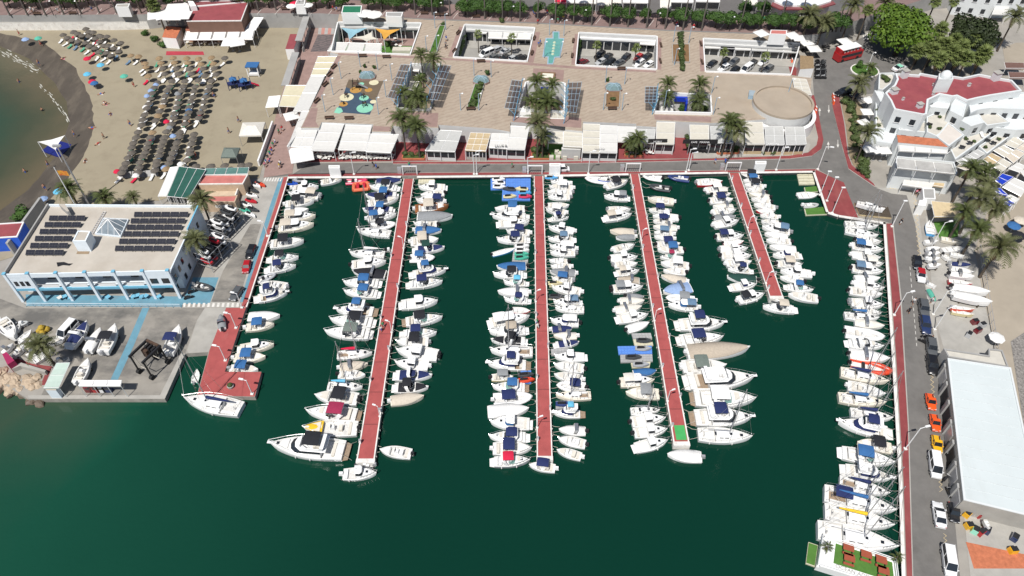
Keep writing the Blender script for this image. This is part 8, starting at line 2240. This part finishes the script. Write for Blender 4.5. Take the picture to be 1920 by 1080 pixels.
AW=[([(1100,520),(1230,455),(1330,500),(1220,600)],'g'),([(1240,445),(1350,380),(1440,430),(1335,495)],'g'),([(1420,500),(1520,425),(1640,485),(1530,580)],'s'),([(1540,395),(1660,330),(1790,400),(1680,480)],'c'),([(1670,320),(1800,225),(1906,290),(1800,370)],'c'),([(1690,470),(1810,380),(1920,430),(1780,545)],'f'),([(1815,370),(1920,300),(2010,330),(1930,420)],'f'),([(1350,600),(1400,530),(1530,590),(1500,720)],'f'),([(1540,590),(1650,490),(1760,550),(1640,650)],'c'),([(1560,750),(1650,670),(1780,710),(1640,810)],'n'),([(1720,610),(1830,540),(1920,580),(1860,660)],'w'),([(1650,830),(1790,720),(1960,800),(1870,940)],'w'),([(1500,830),(1630,850),(1720,930),(1590,900)],'n'),([(1600,990),(1700,960),(1790,1020),(1710,1070)],'n'),([(1690,950),(1740,920),(1850,975),(1780,1025)],'w'),([(1870,650),(1960,590),(2050,700),(1960,780)],'w'),([(1840,195),(1906,180),(1930,240),(1860,215)],'t'),([(1380,590),(1290,660),(1100,590),(1150,540)],'e')]
for i,(q,c) in enumerate(sorted(AW,key=lambda t: sum(p[0] for p in t[0]))): m={'g': m_gawn,'s': m_tawn,'c': m_cawn,'f': canvas('e'),'n': m_blue2,'w': m_awn,'t': canvas('t'),'e': canvas('e')}[c]; awning(f'{ {"g": "light grey", "s": "straw", "c": "cream slatted", "f": "beige", "n": "cobalt blue", "w": "white", "t": "green", "e": "beige"}[c]} awning of the restaurants in the right edge row, {ORD[i + 1]} from left',V5(q),3.4,3.0,2,2 if c == 'c' else 1,m,group='restaurant awnings at the right edge')
add_windows(block('white_house','white building at the far upper right corner','building',[(1780,-60),(2000,-60),(2000,-8),(1870,-10),(1800,-16)],7,0,m_vw,m_vw,.5),5,(1,4.4),3.2); add_windows(block('white_house','white building behind the bright ficus at top right','building',[(1650,-60),(1750,-60),(1750,-22),(1640,-20)],6,0,m_vw,m_vw,.5),4,(.6,3.6),3); awning('white awning beside the bright ficus tree at the top',[(1643,6),(1670,6),(1668,18),(1640,17)],3.4,3,1,1,m_awn); awning('cream awning at the foot of the white building in top right corner',[(1866,12),(1892,13),(1888,27),(1860,26)],3.4,3,1,1,m_awn)
sheet('beach_sand',[(1880,90),(1905,80),(2200,80),(2300,700),(2000,1100),(1925,900),(1895,700),(1862,640),(1845,560),(1828,470),(1850,400),(1900,330),(1990,260),(1990,160),(1885,120)],.05,mat('grey_beach_sand',(.34,.295,.235),.95,.1,.15,bump=.4,bscale=.8))
for i,(u,v) in enumerate(((1895,122),(1902,140))): awning(f'dark brown flat canopy on the sand at the right edge, {"upper" if i == 0 else "lower"}',[(u -12,v -5),(u+25,v -4),(u+27,v+6),(u -9,v+6)],3,2.9,1,1,mat('brown_canopy',(.15,.085,.07),.85),z0=.05)
for i,(x,y,z) in enumerate(((150,560,3.7),(140,660,3.7),(170,740,3.7),(880,560,5.7),(900,640,5.7),(780,760,5.7),(890,780,5.7),(230,180,3.1),(270,210,3.1),(1210,900,4.1),(1310,930,4.1),(1250,830,4.1),(1160,790,6.5),(1480,820,3.3),(1600,905,3.3),(1440,1000,3.3))):
 u,v=V4([(x,y)])[0]; shrub(f'potted shrub on a white village terrace, {ORD[i + 1]}',u,v,z,.55+.5*(i in (7,8)),group='potted shrubs of the village')
for i,(x,y,z,s) in enumerate(((440,760,4.7,0),(500,775,4.7,0),(570,780,4.7,0),(650,700,4.7,1),(760,740,5.7,1),(1240,960,4.1,1),(1150,1010,4.1,1),(1450,930,3.3,1),(1520,960,3.3,1),(250,620,3.7,0),(230,700,3.7,1),(1400,860,4.1,0))):
 u,v=V4([(x,y)])[0]
 if s: table_set(f'dark table on a white village terrace, {ORD[i + 1]}',u,v,z,m_black,group='terrace tables of the village'); chair(f'dark chair beside {ORD[i + 1]} village terrace table',at(u+5,v,z),1,m_black,'terrace chairs of the village')
 else: sunbed(f'white sunbed on a village terrace, {ORD[i + 1]}',at(u,v,z),R(80),BEDC['white'],'sunbeds of the village')
for i,(x,y,z) in enumerate(((60,420,3),(40,560,3),(10,690,3),(60,1000,3.2),(160,1010,3.2),(250,1020,3.2))): u,v=V4([(x,y)])[0]; parasol(f'white parasol along the villa\'s left side, {ORD[i + 1]}',u,v,2.6,.05,'w',z)
# ------------------------------------------------------------------ right quay: parked cars, lamps, yard
for i,(a,e,c,d,k,pn,rf,l) in enumerate([(1721,504,1718,482,'hatch','black',None,'black hatchback parked above the red roofed car'),(1728,529,1725,504,'hatch','white','red','small white car with bright red roof'),(1734,592,1729,565,'suv','grey',None,'dark grey estate parked right of two walkers'),(1737,624,1732,596,'suv','blue',None,'very dark blue car parked below the grey estate'),(1748,664,1744,640,'suv','grey',None,'grey car in the marked bay beside the wall'),(1750,699,1745,671,'suv','black',None,'black off-roader at the end of the marked bays'),(1748,767,1742,740,'pickup','orange',None,'orange pickup, upper one of two'),(1756,807,1750,779,'pickup','orange',None,'orange pickup, lower one of two'),(1759,848,1754,818,'pickup','yellow',None,'yellow pickup between orange pickups and white van'),(1756,896,1749,850,'van','white',None,'white people carrier parked below the yellow pickup'),(1757,943,1764,988,'sedan','white',None,'white car with dark glass roof on the right quay'),(1783,1082,1774,1024,'van','white',None,'white delivery van at the bottom of the right quay'),(1790,972,1787,950,'pickup','black',None,'black golf cart beside the white glass roof car')]): car(l,a,e,c,d,k,pn,.02,rf,group='cars parked along the right quay',scale=.86 if k in ('van','pickup') else .92)
for i,(u,v) in enumerate(((1676,591),(1697,842),(1672,425),(1537,366),(1550,377),(1560,400),(1745,465),(1749,590),(1752,618))): quay_lamp(f'white lamp or flag pole along the right quay, {ORD[i + 1]}',u,v,(6.2,6.2,7,6.5,6.5,7,7,6.5,6)[i],(1.2,.3) if i < 2 or i > 5 else (.15,0))
for k in range(2):
 for i in range(14): v=((500,640),(505,645))[k][0]+i*11; u=(1703 if k == 0 else 1728)+(v -470)*.086; (k == 0) and sheet('bay_line',[(u,v),(u+1,v),(u+1.6,v+6),(u+.6,v+6)],.02,m_line)
for (v0,n_) in ((372,6),(425,6),(703,5),(850,8),(1000,6)):
 for i in range(n_):
  v=v0+i*9; u=1712+max(0,v -372)*.083+(0 if v < 480 else 4); sheet('zigzag_line',[(u,v),(u+1.2,v),(u+7,v+4.5),(u+6,v+5)],.02,m_yline); sheet('zigzag_line',[(u+6,v+4.5),(u+7,v+4.8),(u+1.2,v+9),(u,v+9)],.024,m_yline)
for i in range(6): sheet('hatch_stripe',[(1671+i*4.8,346.2),(1673+i*4.8,346.2),(1670+i*4.8,354),(1668+i*4.8,354)],.03,m_yline)
hall=block('harbour_hall','long white roofed harbour hall on the right with grey bay walls','building',[(1776,672),(1895,690),(1925,830),(1945,972),(1806,938)],3.7,0,m_conc,mat('white_membrane_roof',(.55,.60,.605),.7,.04,.15),.15,.3,m_vw); block('hall_annex','cream flat roofed annex at the top of the harbour hall','building',[(1768,655),(1852,668),(1852,655),(1878,658),(1890,690),(1777,671)],3.3,0,m_gwall,m_vt,.3)
pw_=hall.children[0].data.vertices; e0,e1=pw_[0].co.copy(),pw_[1].co.copy()
al=[at(1806,938,3.7),at(1776,672,3.7)]; lo_=hall.location
for i in range(7):
 q=al[1].lerp(al[0],(i+.3)/7) -lo_; q2=al[1].lerp(al[0],(i+.95)/7) -lo_; d=q2 -q; mdp=(q+q2)/2; b=MB(); b.box((mdp.x -.06,mdp.y,.1),(d.length,.14,2.7),math.atan2(d.y,d.x)); b.build('bay_door',m_dark if i in (1,2,4) else m_alu,hall); b=MB(); b.box((q.x -.3,q.y,0),(.3,.8,3.3),math.atan2(d.y,d.x)+1.57); b.build('buttress',m_gwall,hall)
stains(bpy.data.materials['white_membrane_roof'],(.44,.455,.44),.25,.55,.8,.6,(1,.2,1))
hq=[at(u,v,3.75) -lo_ for u,v in ((1782,680),(1893,697),(1940,966),(1810,934))]
for i in range(1,14): a_,c_=bil(hq,.01,i/14),bil(hq,.99,i/14); b=MB(); b.tube(a_,c_,.045,n=4); b.build('roof_seam',mat('seam_grey',(.48,.51,.52),.7),hall)
sheet('yard_floor',[(1735,405),(1800,400),(1830,480),(1848,560),(1862,650),(1855,672),(1770,655),(1752,590),(1742,480)],.02,m_conc); sheet('turf_patch',[(1750,416),(1800,413),(1796,444),(1763,450)],.03,m_turf); sheet('lower_yard',[(1806,955),(1925,985),(1925,1110),(1822,1105)],.03,m_conc); sheet('red_floor',[(1811,1016),(1925,1040),(1925,1066),(1826,1066)],.04,m_terracotta)
fz=thing('yard_fence','grey mesh fence on the beach side of the boat yard','fence',at(1832,470,0)); pv=None
for i in range(12): q=at(1832+i*2.9,470+i*17.5,0) -fz.location; b=MB(); b.tube((q.x,q.y,0),(q.x,q.y,1.8),.06,n=4); b.build('post',m_alu,fz); b=MB(); (pv is not None) and b.tube((pv.x,pv.y,1.7),(q.x,q.y,1.7),.05,n=4).tube((pv.x,pv.y,.9),(q.x,q.y,.9),.04,n=4) and b.build('rail',m_alu,fz); pv=q
boat_row('''
1744 411 1747 437 d - z=.3 h=b
1760 450 1735 451 v w z=.6
1764 463 1739 464 v w z=.9
1764 472 1740 473 v w z=.9
1764 482 1740 483 v w z=.9
1766 494 1742 495 v w z=.9
1808 452 1766 444 d - z=.5 h=c w=.7
1810 462 1768 466 d - z=.5 w=.7
1810 478 1784 472 d - z=.5 w=.8
1785 486 1770 474 d - z=.5
1822 496 1783 492 v n z=.6 w=.7
1828 508 1784 500 d - z=.6 w=.8
1828 518 1781 511 v w z=.7 w=.8
1826 530 1780 523 d - z=.6 h=r w=.6
1857 548 1785 535 v w z=.9 w=.75
1861 567 1787 550 v w z=.9 w=.75
1830 578 1785 573 d - z=.9 h=O w=.5
1829 588 1786 580 d - z=.5 h=y w=.5
1757 535 1741 527 d - z=.3
1755 566 1742 540 v t z=.2 w=.7
''','top','bottom','of right boat yard','boats stored in the right yard')
boat_row('1660 392 1607 378 s - nomast=1 z=1.2 w=.6 label=white_racing_sailboat_hull_standing_on_the_quay_cradle\n1858 990 1850 972 d - z=1 label=white_upturned_dinghy_standing_in_the_lower_right_yard','a','b','c','boats ashore on the right')
cd=block('boat_cradle','pale timber cradle frame holding the racing hull','cradle',[(1602,380),(1665,388),(1672,408),(1612,402)],.5,.02,m_yline,m_bark)
awning('cream rectangular shade canopy beside the big date palms',[(1746,377),(1800,382),(1800,405),(1752,406)],3.2,3.1,1,1,mat('sand_canvas',(.56,.45,.28),.85)); block('grey_hut','hut with grey roof framed in white near the walkers','hut',[(1729,353),(1752,354),(1754,374),(1731,373)],3.0,0,m_white,m_gwall,.15); block('white_hut','small white slatted hut left of the cream canopy','hut',[(1724,375),(1738,376),(1736,386),(1721,385)],2.6,0,m_white,m_white)
for i,(u,v,h_,s) in enumerate(sorted(((1820,318,9,1.12),(1847,324,8.5,1.12),(1838,372,9.5,1.35),(1867,392,8,1.15),(1808,398,7,1.0),(1832,432,7,1.1),(1850,350,8,1.0),(1873,465,8,1.4)))): palm(f'big date palm of the cluster above the right boat yard, {ORD[i + 1]} from left',u,v,.05,h_,'date' if i in (0,1,2,4) else 'olive',30,s,.26,'big date palms by the right yard',dead=6)
for i,(u,v,c) in enumerate(((1902,422,'b'),(1915,412,'O'),(1912,440,'k'),(1870,632,'w'))): o=coloured(f'beach parasol on the right hand sand, {ORD[i + 1]}',at(u,v,1.9),'bekw'[i],1.4)
o=sheet('rock_strip',[(1895,640),(1925,620),(1945,800),(1925,830)],.09,mat('pebbles',(.22,.205,.19),.95,.5,3,bump=1,bscale=3)); o['kind']='stuff'
for i,(u,v,c) in enumerate(((1745,568,'white'),(1711,570,'white'),(1702,587,'black'),(1716,366,'pink'),(1720,364,'red'),(1687,421,'black'),(1743,640,'black'))): person(f'person on the right quay in {c}, {ORD[i + 1]}',u,v,.03,'walk',c,group='people on the right quay')
for i,(u,v,c) in enumerate(sorted(((1812,966,'yellow'),(1836,967,'red'),(1815,988,'yellow'),(1826,996,'green'),(1837,1000,'red'),(1848,996,'blue'),(1900,1010,'blue'),(1897,1034,'yellow'),(1828,964,'silver'),(1815,630,'silver'),(1832,622,'maroon'),(1840,612,'silver'),(1826,606,'maroon')))): p=at(u,v,.04); o=thing('crate',f'{c} crate or machine stacked in the right yard, {ORD[i + 1]} from left','crate',p,rnd.uniform(0,1),'crates in the right yard'); b=MB(); b.box((0,0,0),(1.2,.9,.9),0,0,.9); b.build('body',PAINT[c],o); b=MB(); b.box((0,0,.9),(.9,.7,.15)); b.build('lid',m_black,o)
for i,(u,v) in enumerate(((1735,634),(1741,638),(1730,643),(1778,860),(1771,900),(1776,925))): moto(f'motorbike or bicycle against the hall wall, {ORD[i + 1]}',u,v,.02,rnd.uniform(0,3),'black','bikes along the hall wall')
# event barge with artificial turf
q=[at(u,v,WZ+1.2) for u,v in ((1541,1006),(1677,1052),(1684,1110),(1531,1062))]; c=sum(q,Vector())/4; bg_=thing('event_barge','white event barge with green turf deck and red tables','barge',(c.x,c.y,WZ)); l=[p -Vector((c.x,c.y,WZ)) for p in q]; l=[Vector((p.x,p.y,0)) for p in l]
b=MB(); b.prism([(p.x,p.y) for p in l],-.3,1.1); b.build('hull',m_white,bg_); dk=[bil(l,s,t) for s,t in ((.2,.06),(.97,.06),(.97,.72),(.2,.72))]; b=MB(); b.prism([(p.x,p.y) for p in dk],1.1,1.16); b.build('turf_deck',m_turf,bg_)
for j in range(4): a,e=l[j],l[(j+1) % 4]; d=e -a; k=d.length; b=MB(); b.tube((a.x,a.y,2.0),(e.x,e.y,2.0),.07,n=4); b.build('handrail',m_white,bg_); b=MB(); f=(a+e)/2; b.box((f.x*.985,f.y*.985,1.1),(k*.94,.12,.55),math.atan2(d.y,d.x)); b.build('bulwark',m_white,bg_)
for i,(s,t) in enumerate(((.36,.17),(.38,.5),(.60,.2),(.80,.22),(.82,.55))):
 p=bil(l,s,t)+Vector((c.x,c.y,WZ+1.17)); o=thing('picnic_table',f'red wooden table with benches on the barge turf, {ORD[i + 1]}','table',p,-.35,'red tables on the barge'); b=MB(); b.box((0,0,.7),(1.5,.8,.08)); b.build('tabletop',mat('red_brown_wood',(.30,.07,.035),.7),o)
 for y in (-.75,.75): b=MB(); b.box((0,y,.4),(1.5,.35,.07)); b.build('bench_seat',mat('red_brown_wood',(.30,.07,.035)),o)
 for x in (-.6,.6): b=MB(); b.box((x,0,0),(.1,1.5,.4)); b.build('leg',m_black,o)
palm('spiky potted palm on the upper left of the barge',1552,1025,WZ+1.2,1.0,'date',16,.36,.12); palm('spiky palm on the right corner of the barge',1683,1044,WZ+1.2,1.0,'date',16,.36,.12)
d=l[1] -l[0]; o=letters('x','OCEAN ADDICTS',960,540,0,.8,m_gwall,tilt=0); pp=bil(l,.52,.86); o.location=(pp.x,pp.y,1.13); o.rotation_euler=(0,0,math.atan2(d.y,d.x)); o.parent=bg_; o.name='lettering'; del o['label']; del o['category']
dock('green turf platform moored at the left end of the barge',[(1516,1016),(1534,1022),(1528,1062),(1511,1056)],m_dockc,m_turf)
